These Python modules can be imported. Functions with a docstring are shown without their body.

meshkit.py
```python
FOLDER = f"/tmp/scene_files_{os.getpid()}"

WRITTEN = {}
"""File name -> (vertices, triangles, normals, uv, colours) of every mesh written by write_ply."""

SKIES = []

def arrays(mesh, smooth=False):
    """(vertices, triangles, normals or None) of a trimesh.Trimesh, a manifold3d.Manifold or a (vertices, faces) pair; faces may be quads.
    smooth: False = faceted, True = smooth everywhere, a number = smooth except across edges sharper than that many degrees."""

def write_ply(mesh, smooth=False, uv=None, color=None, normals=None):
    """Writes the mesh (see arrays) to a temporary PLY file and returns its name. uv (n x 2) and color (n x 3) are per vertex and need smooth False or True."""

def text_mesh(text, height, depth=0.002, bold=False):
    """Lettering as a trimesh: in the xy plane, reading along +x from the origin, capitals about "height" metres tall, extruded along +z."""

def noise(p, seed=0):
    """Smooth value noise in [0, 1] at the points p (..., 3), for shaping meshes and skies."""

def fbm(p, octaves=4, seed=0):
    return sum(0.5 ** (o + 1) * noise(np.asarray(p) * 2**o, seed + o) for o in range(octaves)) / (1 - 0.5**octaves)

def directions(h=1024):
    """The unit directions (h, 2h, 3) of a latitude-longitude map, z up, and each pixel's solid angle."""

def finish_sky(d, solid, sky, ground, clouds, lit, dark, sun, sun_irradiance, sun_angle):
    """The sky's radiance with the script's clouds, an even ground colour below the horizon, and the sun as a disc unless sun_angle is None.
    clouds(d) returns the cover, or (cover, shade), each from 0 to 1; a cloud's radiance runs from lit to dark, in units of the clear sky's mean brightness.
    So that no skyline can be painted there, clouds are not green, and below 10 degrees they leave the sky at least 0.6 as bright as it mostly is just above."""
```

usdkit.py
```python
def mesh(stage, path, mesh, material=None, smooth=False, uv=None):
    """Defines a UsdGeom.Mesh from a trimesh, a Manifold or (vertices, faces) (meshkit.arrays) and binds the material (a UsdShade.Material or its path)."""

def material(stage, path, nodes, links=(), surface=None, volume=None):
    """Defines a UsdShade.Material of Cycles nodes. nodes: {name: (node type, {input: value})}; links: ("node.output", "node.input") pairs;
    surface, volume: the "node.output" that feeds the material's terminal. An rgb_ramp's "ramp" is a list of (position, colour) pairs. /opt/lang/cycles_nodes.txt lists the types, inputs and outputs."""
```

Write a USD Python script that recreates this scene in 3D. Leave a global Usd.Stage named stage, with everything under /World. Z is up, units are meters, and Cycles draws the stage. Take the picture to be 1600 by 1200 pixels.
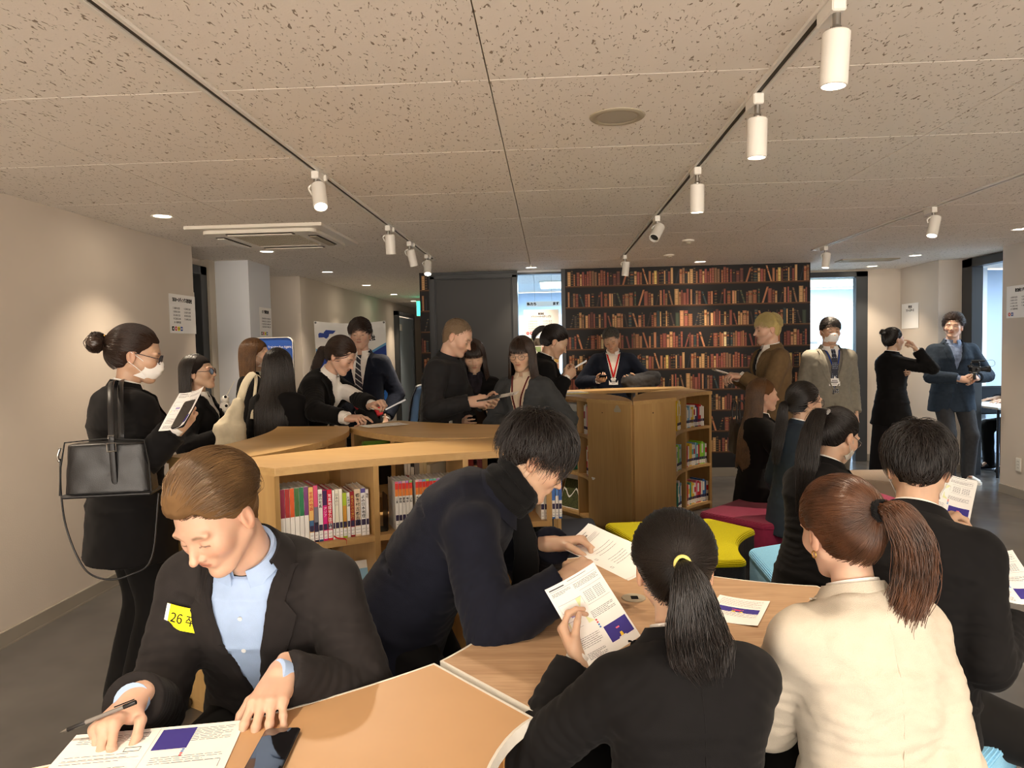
import glob, itertools, math, random
import numpy as np, trimesh, manifold3d
import shapely.geometry as sg
from scipy.spatial import cKDTree
import usdkit, meshkit
from pxr import Gf, Sdf, Usd, UsdGeom, UsdLux, UsdShade, Vt

random.seed(7); np.random.seed(7)
stage = Usd.Stage.CreateInMemory()
UsdGeom.Xform.Define(stage, '/World'); UsdGeom.Scope.Define(stage, '/World/Looks')
M = {}

# ---------------------------------------------------------------- camera
CAM = UsdGeom.Camera.Define(stage, '/World/camera')
# rows: right, up, back, eye (a hand-held phone at 1.5 m, turned a little left, tipped down and rolled)
CAM.AddTransformOp().Set(Gf.Matrix4d(0.99844523, 0.05164739, -0.02096845, 0, 0.01829795, 0.05164739, 0.99849774, 0, 0.05265277, -0.99732898, 0.05062205, 0, 0.0, 0.0, 1.5, 1))
CAM.CreateHorizontalApertureAttr(36.0); CAM.CreateFocalLengthAttr(25.2)
CAM.CreateClippingRangeAttr(Gf.Vec2f(0.05, 200.0))

# ---------------------------------------------------------------- light: the open side of the floor behind the camera, then the lamps in the ceiling
DOME = UsdLux.DomeLight.Define(stage, '/World/surrounding_light')
DOME.CreateColorAttr(Gf.Vec3f(1.0, .88, .75)); DOME.CreateIntensityAttr(1.15)

WARM, COOL = (1.0, .82, .62), (.72, .88, 1.0)
def spot(path, loc, aim, power, angle=30, soft=.5, color=WARM, radius=.03):
    """a lamp with a beam: SphereLight with a cone"""
    L = UsdLux.SphereLight.Define(stage, path)
    z = -unit_(np.array(aim, float)); x = np.cross([0, 1, .01], z); x /= np.linalg.norm(x); y = np.cross(z, x)
    L.AddTransformOp().Set(Gf.Matrix4d(*x, 0, *y, 0, *z, 0, *map(float, loc), 1))
    L.CreateRadiusAttr(radius); L.CreateIntensityAttr(power / (4 * math.pi ** 2 * radius ** 2)); L.CreateColorAttr(Gf.Vec3f(*color))
    s = UsdLux.ShapingAPI.Apply(L.GetPrim()); s.CreateShapingConeAngleAttr(angle); s.CreateShapingConeSoftnessAttr(soft)
    return L
def unit_(v): return v / np.linalg.norm(v)

HC = 2.37                                   # ceiling height
TRACK_X = (-1.10, .74, 2.53)
# (x, y, aim, power, tilt) of the track heads; those with power 0 are off or point away
HEADS = [(-1.10, 3.46, (.25, -.55, -1), 36), (-1.10, 5.0, (0, .15, -1), 45), (-1.10, 5.76, (.15, .25, -1), 45), (-1.10, 6.56, (.05, -.55, -1), 60),
         (.74, 1.93, (-.05, .02, -1), 15), (.74, 2.62, (-.02, .02, -1), 20), (.74, 3.64, (.0, .05, -1), 45), (.74, 4.94, (-.45, -.7, -.75), 0), (.74, 7.0, (-.1, .1, -1), 30),
         (2.53, 4.92, (-.3, -.2, -1), 70), (2.53, 6.76, (-.15, -.1, -1), 60),
         (-1.10, 1.2, (.15, .15, -1), 26), (.74, .6, (-.1, .3, -1), 12), (2.53, 1.2, (-.3, .2, -1), 60), (2.53, 3.0, (-.2, .1, -1), 60)]
DOWN = [(-2.41, y) for y in (1.06, 2.74, 4.43, 6.10, 7.79, 9.48, 11.15, 12.8)] + [(-.18, 7.89), (1.62, 7.77), (3.82, 7.72), (3.82, 8.72), (3.82, 6.05), (3.82, 4.37), (3.82, 2.7), (.0, -1.5), (-1.8, -1.5), (1.8, -1.5), (3.6, -1.5)]
EXPOSURE = 1.26
CAM.CreateExposureAttr(EXPOSURE)
# ---------------------------------------------------------------- helpers
_names = {}
def numbered(name, parent='/World'):
    k = (parent, name); n = _names.get(k, 0); _names[k] = n + 1
    return f'{parent}/{name}' if n == 0 else f'{parent}/{name}_{n:03d}'

def tag(prim, label=None, cat=None, group=None, kind=None):
    for k, v in (('label', label), ('category', cat), ('group', group), ('kind', kind)):
        if v: prim.SetCustomDataByKey(k, v)
    return prim

def thing(name, label, cat, loc=(0, 0, 0), yaw=0.0, group=None):
    x = UsdGeom.Xform.Define(stage, numbered(name))
    x.AddTranslateOp().Set(Gf.Vec3d(*map(float, loc)))
    if yaw: x.AddRotateZOp().Set(float(yaw))
    tag(x.GetPrim(), label, cat, group)
    return str(x.GetPath())

def obj(name, m, mat, parent='/World', smooth=False, label=None, cat=None, group=None, kind=None, color=None):
    p = numbered(name, parent)
    pr = usdkit.mesh(stage, p, m, M[mat] if isinstance(mat, str) else mat, smooth=True if color is not None else smooth)
    if color is not None:
        UsdGeom.PrimvarsAPI(pr).CreatePrimvar('Cd', Sdf.ValueTypeNames.Color3fArray, 'vertex').Set(Vt.Vec3fArray.FromNumpy(np.asarray(color, np.float32)))
    tag(pr.GetPrim(), label, cat, group, kind)
    return p

def curves(name, P, widths, mat, parent, label=None):
    """P: (n, k, 3) strands with k points each; widths (k,) or (n, k)"""
    n, k, _ = P.shape
    c = UsdGeom.BasisCurves.Define(stage, numbered(name, parent))
    c.CreateTypeAttr('linear'); c.CreateWrapAttr('nonperiodic')
    c.CreateCurveVertexCountsAttr(Vt.IntArray.FromNumpy(np.full(n, k, np.int32)))
    c.CreatePointsAttr(Vt.Vec3fArray.FromNumpy(P.reshape(-1, 3).astype(np.float32)))
    w = np.broadcast_to(widths, (n, k)).reshape(-1).astype(np.float32)
    c.CreateWidthsAttr(Vt.FloatArray.FromNumpy(w)); c.SetWidthsInterpolation('vertex')
    UsdShade.MaterialBindingAPI.Apply(c.GetPrim()).Bind(M[mat] if isinstance(mat, str) else mat)
    tag(c.GetPrim(), label)
    return str(c.GetPath())

def lin(c):
    """sRGB 0-255 -> linear"""
    x = np.asarray(c, float) / 255.0
    return tuple(np.where(x < 0.04045, x / 12.92, ((x + 0.055) / 1.055) ** 2.4))

def cat_meshes(ms):
    return trimesh.util.concatenate([m for m in ms if m is not None])

def box(lo, hi, bev=0.0):
    lo, hi = np.array(lo, float), np.array(hi, float)
    if bev <= 0:
        m = trimesh.creation.box(hi - lo); m.apply_translation((lo + hi) / 2); return m
    pts = []
    for s in itertools.product((0, 1), repeat=3):
        c = np.where(s, hi, lo); sg = np.where(s, -1, 1)
        for k in range(3):
            q = c.copy().astype(float)
            for j in range(3):
                if j != k: q[j] += sg[j] * bev
            pts.append(q)
    return trimesh.convex.convex_hull(np.array(pts))

def cyl(a, b, r, r2=None, n=24):
    """solid (tapered) cylinder between two points"""
    a, b = np.array(a, float), np.array(b, float); r2 = r if r2 is None else r2
    d = b - a; L = np.linalg.norm(d); d = d / L
    u = np.cross(d, [0, 0, 1.0] if abs(d[2]) < .9 else [1.0, 0, 0]); u /= np.linalg.norm(u); w = np.cross(d, u)
    t = np.arange(n) * 2 * np.pi / n
    ring = np.cos(t)[:, None] * u + np.sin(t)[:, None] * w
    v = np.vstack([a + ring * r, b + ring * r2, a, b]); i = np.arange(n); j = (i + 1) % n
    f = np.vstack([np.stack([i, j, j + n], 1), np.stack([i, j + n, i + n], 1), np.stack([j, i, np.full(n, 2 * n)], 1), np.stack([i + n, j + n, np.full(n, 2 * n + 1)], 1)])
    m = trimesh.Trimesh(v, f, process=False); m.fix_normals() if False else None
    return m

def tubepath(P, r, n=8, cap=True, ry=None, up=None):
    """swept round (or oval) tube along points"""
    P = np.asarray(P, float); k = len(P)
    T = np.gradient(P, axis=0); T /= np.linalg.norm(T, axis=1, keepdims=True) + 1e-12
    ref = np.array(up if up is not None else ([0, 0, 1.0] if abs(T[0][2]) < .9 else [1.0, 0, 0]), float)
    U = []
    for t in T:
        u = np.cross(t, ref); nn = np.linalg.norm(u)
        u = U[-1] if nn < 1e-6 and U else u / (nn + 1e-12); U.append(u)
        ref = np.cross(u, t)
    U = np.array(U); W = np.cross(U, T)
    r = np.broadcast_to(r, (k,)); ryy = r if ry is None else np.broadcast_to(ry, (k,))
    a = np.arange(n) * 2 * np.pi / n
    v = P[:, None] + (np.cos(a)[None, :, None] * U[:, None] * r[:, None, None] + np.sin(a)[None, :, None] * W[:, None] * ryy[:, None, None])
    i, j = np.meshgrid(np.arange(k - 1), np.arange(n), indexing='ij'); j2 = (j + 1) % n
    q = np.stack([i * n + j, (i + 1) * n + j, (i + 1) * n + j2, i * n + j2], -1).reshape(-1, 4)
    f = [q[:, [0, 1, 2]], q[:, [0, 2, 3]]]
    v = v.reshape(-1, 3)
    if cap:
        c0 = len(v); v = np.vstack([v, P[0], P[-1]]); jj = np.arange(n); j3 = (jj + 1) % n
        f.append(np.stack([np.full(n, c0), jj, j3], 1)); f.append(np.stack([np.full(n, c0 + 1), (k - 1) * n + j3, (k - 1) * n + jj], 1))
    m = trimesh.Trimesh(v, np.vstack(f), process=False)
    if m.volume < 0: m.invert()
    return m

def lathe(prof, n=32):
    """profile [(r, z)] turned about z"""
    p = np.array(prof, float); a = np.arange(n) * 2 * np.pi / n; k = len(p)
    v = np.stack([p[:, None, 0] * np.cos(a), p[:, None, 0] * np.sin(a), np.broadcast_to(p[:, None, 1], (k, n))], -1).reshape(-1, 3)
    i, j = np.meshgrid(np.arange(k - 1), np.arange(n), indexing='ij'); j2 = (j + 1) % n
    q = np.stack([i * n + j, i * n + j2, (i + 1) * n + j2, (i + 1) * n + j], -1).reshape(-1, 4)
    return trimesh.Trimesh(v, np.vstack([q[:, [0, 1, 2]], q[:, [0, 2, 3]]]), process=False)

def prism(poly, z0, z1, bev=0.0):
    """polygon (shapely or points) extruded from z0 to z1, optional top/bottom chamfer"""
    g = poly if hasattr(poly, 'geom_type') else sg.Polygon(poly)
    if hasattr(g, 'geoms'): return cat_meshes([prism(q, z0, z1, bev) for q in g.geoms])
    if bev <= 0:
        m = trimesh.creation.extrude_polygon(g, z1 - z0, engine='earcut'); m.apply_translation([0, 0, z0]); return m
    cs = manifold3d.CrossSection([np.array(g.exterior.coords)[:-1]], manifold3d.FillRule.NonZero)
    core = cs.extrude(z1 - z0 - 2 * bev).translate([0, 0, z0 + bev])
    ins = cs.offset(-bev, manifold3d.JoinType.Round)
    n = 1
    tall = ins.extrude(z1 - z0).translate([0, 0, z0])
    mm = (core + tall).to_mesh()
    return trimesh.Trimesh(mm.vert_properties[:, :3], mm.tri_verts, process=False)

def grid_sheet(P, th=0.0):
    """surface of points (n, m, 3); th > 0 gives it thickness"""
    n, m, _ = P.shape
    i, j = np.meshgrid(np.arange(n - 1), np.arange(m - 1), indexing='ij')
    q = np.stack([i * m + j, (i + 1) * m + j, (i + 1) * m + j + 1, i * m + j + 1], -1).reshape(-1, 4)
    f = np.vstack([q[:, [0, 1, 2]], q[:, [0, 2, 3]]]); v = P.reshape(-1, 3)
    if th <= 0: return trimesh.Trimesh(v, f, process=False)
    t = trimesh.Trimesh(v, f, process=False); N = t.vertex_normals
    vv = np.vstack([v + N * th / 2, v - N * th / 2]); k = len(v)
    b = np.concatenate([np.arange(m), np.arange(1, n) * m + m - 1, (n - 1) * m + np.arange(m - 2, -1, -1), np.arange(n - 2, 0, -1) * m])
    c = np.roll(b, -1)
    ff = np.vstack([f, f[:, ::-1] + k, np.stack([b, c, c + k], 1)[:, ::-1], np.stack([b, c + k, b + k], 1)[:, ::-1]])
    out = trimesh.Trimesh(vv, ff, process=False)
    if out.volume < 0: out.invert()
    return out

_fonts = {}
def glyphs(text, height, depth=0.0006, cjk=True, bold=False, vertical=False, detail=0.7, px=64):
    """Lettering as a mesh in the xy plane; +x reading direction (or stacked downwards), origin at the lower left (upper left when vertical)."""
    from PIL import Image, ImageDraw, ImageFont
    from shapely import box as sbox, union_all, affinity
    key = (cjk, px)
    if key not in _fonts:
        _fonts[key] = ImageFont.truetype(glob.glob('/opt/blender-*/*/datafiles/fonts/' + ('Noto Sans CJK Regular.woff2' if cjk else 'Inter.woff2'))[0], px)
    font = _fonts[key]; s = height / (px * 0.75); st = 2 if bold else 0
    out = []
    items = [(ch, 0, -(i + 1) * px * 1.06) for i, ch in enumerate(text)] if vertical else [(text, 0, 0)]
    for t, ox, oy in items:
        if not t.strip(): continue
        x0, y0, x1, y1 = font.getbbox(t, anchor='ls', stroke_width=st)
        im = Image.new('L', (x1 - x0 + 8, y1 - y0 + 8))
        ImageDraw.Draw(im).text((4 - x0, 4 - y0), t, 255, font, anchor='ls', stroke_width=st)
        on = np.pad(np.asarray(im) > 127, ((0, 0), (1, 1))).astype(np.int8)
        rows, starts = np.nonzero(np.diff(on, axis=1) == 1); ends = np.nonzero(np.diff(on, axis=1) == -1)[1]
        shp = union_all(sbox(starts, -rows - 1, ends, -rows)).buffer(0.6).buffer(-0.6).simplify(detail)
        if vertical: ox = -(x0 + x1) / 2
        shp = affinity.affine_transform(shp, [s, 0, 0, s, (x0 - 4 + ox) * s, (4 - y0 + oy) * s])
        for g in getattr(shp, 'geoms', [shp]):
            if g.area > 0: out.append(trimesh.creation.extrude_polygon(g, depth, engine='earcut'))
    return trimesh.util.concatenate(out)

def place(m, R, t):
    """rows of R are the images of the local axes; t the origin"""
    m = m.copy(); m.vertices = np.asarray(m.vertices) @ np.asarray(R, float) + np.asarray(t, float); return m

def bez(p0, p1, p2, n):
    t = np.linspace(0, 1, n)[:, None]; p0, p1, p2 = map(np.array, (p0, p1, p2))
    return (1 - t) ** 2 * p0 + 2 * t * (1 - t) * p1 + t * t * p2

def catmull(P, n):
    """smooth curve through the points, n samples"""
    P = np.asarray(P, float); k = len(P)
    if k == 2: return P[0] + (P[1] - P[0]) * np.linspace(0, 1, n)[:, None]
    Q = np.vstack([2 * P[0] - P[1], P, 2 * P[-1] - P[-2]])
    u = np.linspace(0, k - 1 - 1e-9, n); i = u.astype(int); t = (u - i)[:, None]
    a, b, c, d = Q[i], Q[i + 1], Q[i + 2], Q[i + 3]
    return .5 * (2 * b + (c - a) * t + (2 * a - 5 * b + 4 * c - d) * t ** 2 + (3 * b - a - 3 * c + d) * t ** 3)

def unit(v):
    v = np.asarray(v, float); return v / (np.linalg.norm(v, axis=-1, keepdims=True) + 1e-12)
# ---------------------------------------------------------------- materials
def mat(name, nodes, links, surface='p.BSDF', **k):
    M[name] = usdkit.material(stage, '/World/Looks/' + name, nodes, links, surface=surface, **k); return M[name]

def plain(name, col, rough=.5, spec=.5, metal=0.0, sheen=0.0, coat=0.0, bump=0.0, bscale=200, var=0.0, vscale=8, srgb=True, sheen_rough=.4):
    c = lin(col) if srgb else col
    n = {'p': ('principled_bsdf', dict(base_color=c, roughness=rough, specular_ior_level=spec, metallic=metal, sheen_weight=sheen, sheen_roughness=sheen_rough, coat_weight=coat))}
    l = []
    if bump or var: n['tc'] = ('texture_coordinate', {})
    if bump:
        n['nb'] = ('noise_texture', dict(scale=bscale, detail=3)); n['b'] = ('bump', dict(strength=bump, distance=.004))
        l += [('tc.object', 'nb.vector'), ('nb.fac', 'b.height'), ('b.normal', 'p.normal')]
    if var:
        n['nv'] = ('noise_texture', dict(scale=vscale, detail=4)); a = np.array(c)
        n['rv'] = ('rgb_ramp', dict(ramp=[(.3, tuple(np.clip(a * (1 - var), 0, 1))), (.7, tuple(np.clip(a * (1 + var), 0, 1)))]))
        l += [('tc.object', 'nv.vector'), ('nv.fac', 'rv.fac'), ('rv.color', 'p.base_color')]
    return mat(name, n, l)

def cloth(name, col, rough=.85, sheen=.15, weave=900, bump=.25, var=.10):
    return plain(name, col, rough, .15, 0, sheen * .25, 0, bump, weave, var, 30)

def wood(name, dark, light, stretch, rough=.42, scale=6.0, fine=70, bump=.06):
    n = {'tc': ('texture_coordinate', {}), 'm': ('mapping', dict(mapping_type='point', scale=stretch)), 'n1': ('noise_texture', dict(scale=scale, detail=5, roughness=.6, distortion=.6)),
         'n2': ('noise_texture', dict(scale=fine, detail=3)), 'mx': ('mix', dict(mix_type='mix', fac=.35)), 'r': ('rgb_ramp', dict(ramp=[(.30, lin(dark)), (.52, tuple((np.array(lin(dark)) + lin(light)) / 2)), (.72, lin(light))])),
         'b': ('bump', dict(strength=bump, distance=.002)), 'p': ('principled_bsdf', dict(roughness=rough, specular_ior_level=.45))}
    return mat(name, n, [('tc.object', 'm.vector'), ('m.vector', 'n1.vector'), ('m.vector', 'n2.vector'), ('n1.color', 'mx.color1'), ('n2.color', 'mx.color2'), ('mx.color', 'r.fac'), ('r.color', 'p.base_color'), ('n2.fac', 'b.height'), ('b.normal', 'p.normal')])

def painted(name, rough=.5, spec=.4, sss=0.0, sheen=0.0, bump=0.0, bscale=300):
    n = {'a': ('attribute', dict(attribute='Cd')), 'p': ('principled_bsdf', dict(roughness=rough, specular_ior_level=spec, subsurface_weight=sss, subsurface_scale=.006, sheen_weight=sheen))}
    l = [('a.color', 'p.base_color')]
    if bump:
        n.update({'tc': ('texture_coordinate', {}), 'nb': ('noise_texture', dict(scale=bscale, detail=3)), 'b': ('bump', dict(strength=bump, distance=.003))})
        l += [('tc.object', 'nb.vector'), ('nb.fac', 'b.height'), ('b.normal', 'p.normal')]
    return mat(name, n, l)

def hairmat(name, col, col2=None, rough=.38):
    rough += .0
    a, b = np.array(lin(col)), np.array(lin(col2 or col)) * (1 if col2 else 1.5)
    mat(name + '_base', {'p': ('principled_bsdf', dict(base_color=tuple(a * .7 + b * .2), roughness=.8, specular_ior_level=.12))}, [])
    return mat(name, {'hi': ('hair_info', {}), 'wn': ('white_noise_texture', dict(dimensions='1D')), 'tc': ('texture_coordinate', {}), 'n': ('noise_texture', dict(scale=18, detail=2)), 'w': ('mix', dict(mix_type='mix', fac=.5)), 'r': ('rgb_ramp', dict(ramp=[(.25, tuple(a * .75)), (.6, tuple((a + b) / 2)), (.85, tuple(b))])),
                      'p': ('principled_bsdf', dict(roughness=rough, specular_ior_level=.55, sheen_weight=.0))},
               [('hi.index', 'wn.w'), ('wn.color', 'w.color1'), ('tc.object', 'n.vector'), ('n.color', 'w.color2'), ('w.color', 'r.fac'), ('r.color', 'p.base_color')])

def emitter(name, col, strength):
    return mat(name, {'e': ('emission', dict(color=col, strength=strength))}, [], surface='e.emission')

painted('skin', .46, .42, .12); painted('print', .6, .2); painted('wallpaper', .55, .25, bump=.05); painted('cover', .35, .5)
hairmat('hair_black', (22, 18, 17), (52, 42, 38), .33); hairmat('hair_brown', (70, 48, 32), (150, 108, 66), .34); hairmat('hair_blond', (116, 84, 46), (196, 152, 92), .34)
hairmat('hair_auburn', (46, 32, 26), (160, 102, 64), .30); hairmat('hair_honey', (74, 54, 36), (168, 130, 84), .26); hairmat('hair_darkbrown', (38, 27, 22), (78, 54, 40), .33); hairmat('hair_bleached', (178, 158, 100), (226, 210, 150), .45)
hairmat('hair_grey', (52, 50, 46), (140, 134, 124), .4); hairmat('hair_buzz', (112, 94, 74), (146, 124, 100), .6)
cloth('suit_black', (19, 18, 19)); cloth('suit_charcoal', (38, 35, 35), var=.12); cloth('suit_navy', (24, 29, 42)); cloth('coat_navy', (25, 27, 38), rough=.95, sheen=.28, weave=500, bump=.4)
cloth('coat_black', (16, 15, 16)); cloth('suit_grey', (128, 124, 112), weave=700); cloth('vest_grey', (116, 112, 104)); cloth('suit_brown', (104, 84, 58)); cloth('blazer_slate', (44, 54, 66))
cloth('knit_black', (17, 16, 16), rough=.95, sheen=.2, weave=400, bump=.4); cloth('cardigan_grey', (62, 64, 66), rough=.95, sheen=.2, weave=350, bump=.5); cloth('scarf_black', (20, 20, 21), rough=.95, sheen=.25, weave=300, bump=.5)
cloth('linen_white', (200, 190, 174), rough=.9, sheen=.1, weave=600, bump=.4, var=.03); cloth('shirt_white', (232, 228, 222), var=.03); cloth('shirt_blue', (166, 190, 226), var=.04); cloth('shirt_black', (36, 36, 38), rough=.7)
cloth('shirt_beige', (206, 188, 164), var=.04); cloth('shirt_check', (120, 134, 160), var=.4); cloth('blouse_print', (38, 34, 40), var=.6); cloth('trouser_black', (15, 14, 14)); cloth('trouser_grey', (58, 58, 60)); cloth('skirt_black', (24, 22, 24))
cloth('tote_cream', (222, 212, 186), var=.05, weave=300); cloth('mask_white', (240, 240, 238), var=.02); cloth('mask_beige', (206, 196, 184), var=.02); cloth('lanyard_red', (196, 40, 40)); cloth('lanyard_blue', (34, 62, 140)); cloth('lanyard_maroon', (88, 36, 34)); cloth('scrunchie_grey', (150, 146, 146), var=.4); cloth('tie_yellow', (222, 208, 120)); cloth('tie_black', (24, 24, 26)); cloth('ribbon_pink', (216, 70, 110)); cloth('jacket_red', (190, 54, 60))
mat('necktie_striped', {'tc': ('texture_coordinate', {}), 'm': ('mapping', dict(mapping_type='point', rotation=(0, .7, 0), scale=(1, 1, 1))), 'w': ('wave_texture', dict(wave_type='bands', bands_direction='z', profile='saw', scale=8.5)), 'r': ('rgb_ramp', dict(interpolate=False, ramp=[(0, lin((22, 26, 44))), (.78, lin((205, 205, 205)))])), 'p': ('principled_bsdf', dict(roughness=.5))},
    [('tc.object', 'm.vector'), ('m.vector', 'w.vector'), ('w.fac', 'r.fac'), ('r.color', 'p.base_color')])
mat('necktie_dots', {'tc': ('texture_coordinate', {}), 'w': ('voronoi_texture', dict(scale=60, randomness=.1)), 'r': ('rgb_ramp', dict(interpolate=False, ramp=[(0, lin((150, 160, 180))), (.28, lin((30, 36, 54)))])), 'p': ('principled_bsdf', dict(roughness=.5))},
    [('tc.object', 'w.vector'), ('w.distance', 'r.fac'), ('r.color', 'p.base_color')])
plain('leather_black', (24, 24, 26), .38, .5, bump=.15, bscale=350); plain('belt_maroon', (70, 30, 28), .4); plain('shoe_black', (18, 17, 17), .35); plain('shoe_white', (222, 218, 210), .5); plain('sole_white', (235, 232, 226), .6)
plain('button_dark', (30, 27, 26), .35); plain('button_white', (228, 232, 236), .3); plain('metal_grey', (170, 168, 164), .3, metal=1.0); plain('gold', (222, 178, 96), .25, metal=1.0); plain('glasses_dark', (36, 32, 44), .25); plain('glasses_metal', (150, 140, 132), .25, metal=.9)
plain('paper_white', (244, 242, 238), .75, .2); plain('ink_grey', (118, 116, 114), .8, .1); plain('ink_black', (34, 32, 34), .8, .1); plain('phone_black', (16, 16, 20), .12, .6, coat=.5); plain('phone_glass', (10, 10, 14), .04, .6, coat=1.0); plain('phone_white', (226, 224, 220), .3); plain('pen_black', (26, 26, 28), .2); plain('sticker_yellow', (250, 236, 20), .6)
plain('pen_clear', (120, 116, 112), .12)
plain('white_paint', (226, 220, 208), .4); plain('lamp_white', (226, 222, 214), .4); plain('lamp_dark', (28, 28, 28), .5); plain('metal_dark', (52, 52, 54), .35, metal=.6); plain('frame_dark', (58, 60, 62), .4, .4); plain('panel_dark', (54, 54, 54), .45, .4, bump=.04, bscale=500); plain('rubber_black', (20, 20, 20), .7); plain('plastic_black', (22, 22, 24), .35); plain('plastic_white', (228, 224, 214), .4)
plain('grille_grey', (170, 160, 140), .6); plain('vent_dark', (66, 60, 50), .6); plain('speaker_mesh', (172, 164, 148), .7, bump=.5, bscale=700)
plain('wall_paint', (208, 197, 184), .8, .2, bump=.12, bscale=120, var=.02, vscale=3); plain('wall_white', (216, 218, 222), .8, .2, bump=.1, bscale=120); plain('baseboard_grey', (150, 142, 130), .5); plain('trim_beige', (186, 176, 160), .5)
plain('room_white', (226, 232, 240), .8, .2); plain('room_blue', (196, 214, 236), .8, .2); plain('whiteboard_grey', (176, 192, 204), .4)
plain('fabric_magenta', (132, 34, 66), .8, .2, sheen=.15, bump=.3, bscale=500, var=.06, vscale=40); plain('fabric_charcoal', (50, 51, 54), .9, .2, sheen=.1, bump=.5, bscale=420, var=.25, vscale=260); plain('fabric_yellow', (196, 186, 10), .9, .2, sheen=.1, bump=.5, bscale=420, var=.12, vscale=260); plain('fabric_blue', (130, 190, 226), .9, .2, sheen=.1, bump=.5, bscale=420, var=.10, vscale=260); plain('fabric_slate', (52, 56, 68), .9, .2, sheen=.1, bump=.5, bscale=420, var=.2, vscale=260); plain('fabric_taupe', (150, 132, 114), .9, .2, sheen=.1, bump=.5, bscale=420)
wood('oak_upright', (172, 134, 80), (202, 166, 110), (1, 1, .07)); wood('oak_top', (176, 138, 84), (208, 172, 116), (.10, 1, 1)); wood('oak_edge', (196, 152, 88), (222, 182, 118), (.2, .2, 1))
wood('oak_shelf', (176, 138, 84), (206, 168, 112), (.12, 1, 1))
wood('table_wood', (152, 116, 84), (214, 180, 144), (.30, 3.6, 1), .42, 5.5, 40); plain('table_tan', (192, 152, 110), .5, .4, var=.02); plain('table_edge', (222, 218, 208), .4); plain('table_side', (176, 128, 76), .5)
emitter('lamp_glow', (1.0, .86, .66), 22.0); emitter('lamp_glow_soft', (1.0, .88, .72), 9.0); emitter('exit_green', (.05, .85, .45), 1.6); emitter('ceiling_panel_cool', (.80, .92, 1.0), 9.0)
mat('lens_glass', {'t': ('transparent_bsdf', dict(color=(.94, .95, .95))), 'g': ('glossy_bsdf', dict(color=(1, 1, 1), roughness=.03)), 'f': ('fresnel', dict(IOR=1.45)), 'x': ('mix_closure', {})}, [('f.fac', 'x.fac'), ('t.BSDF', 'x.closure1'), ('g.BSDF', 'x.closure2')], surface='x.closure')
mat('pane_glass', {'t': ('transparent_bsdf', dict(color=(.90, .95, .97))), 'g': ('glossy_bsdf', dict(color=(1, 1, 1), roughness=.02)), 'f': ('fresnel', dict(IOR=1.5)), 'x': ('mix_closure', {})}, [('f.fac', 'x.fac'), ('t.BSDF', 'x.closure1'), ('g.BSDF', 'x.closure2')], surface='x.closure')
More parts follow.
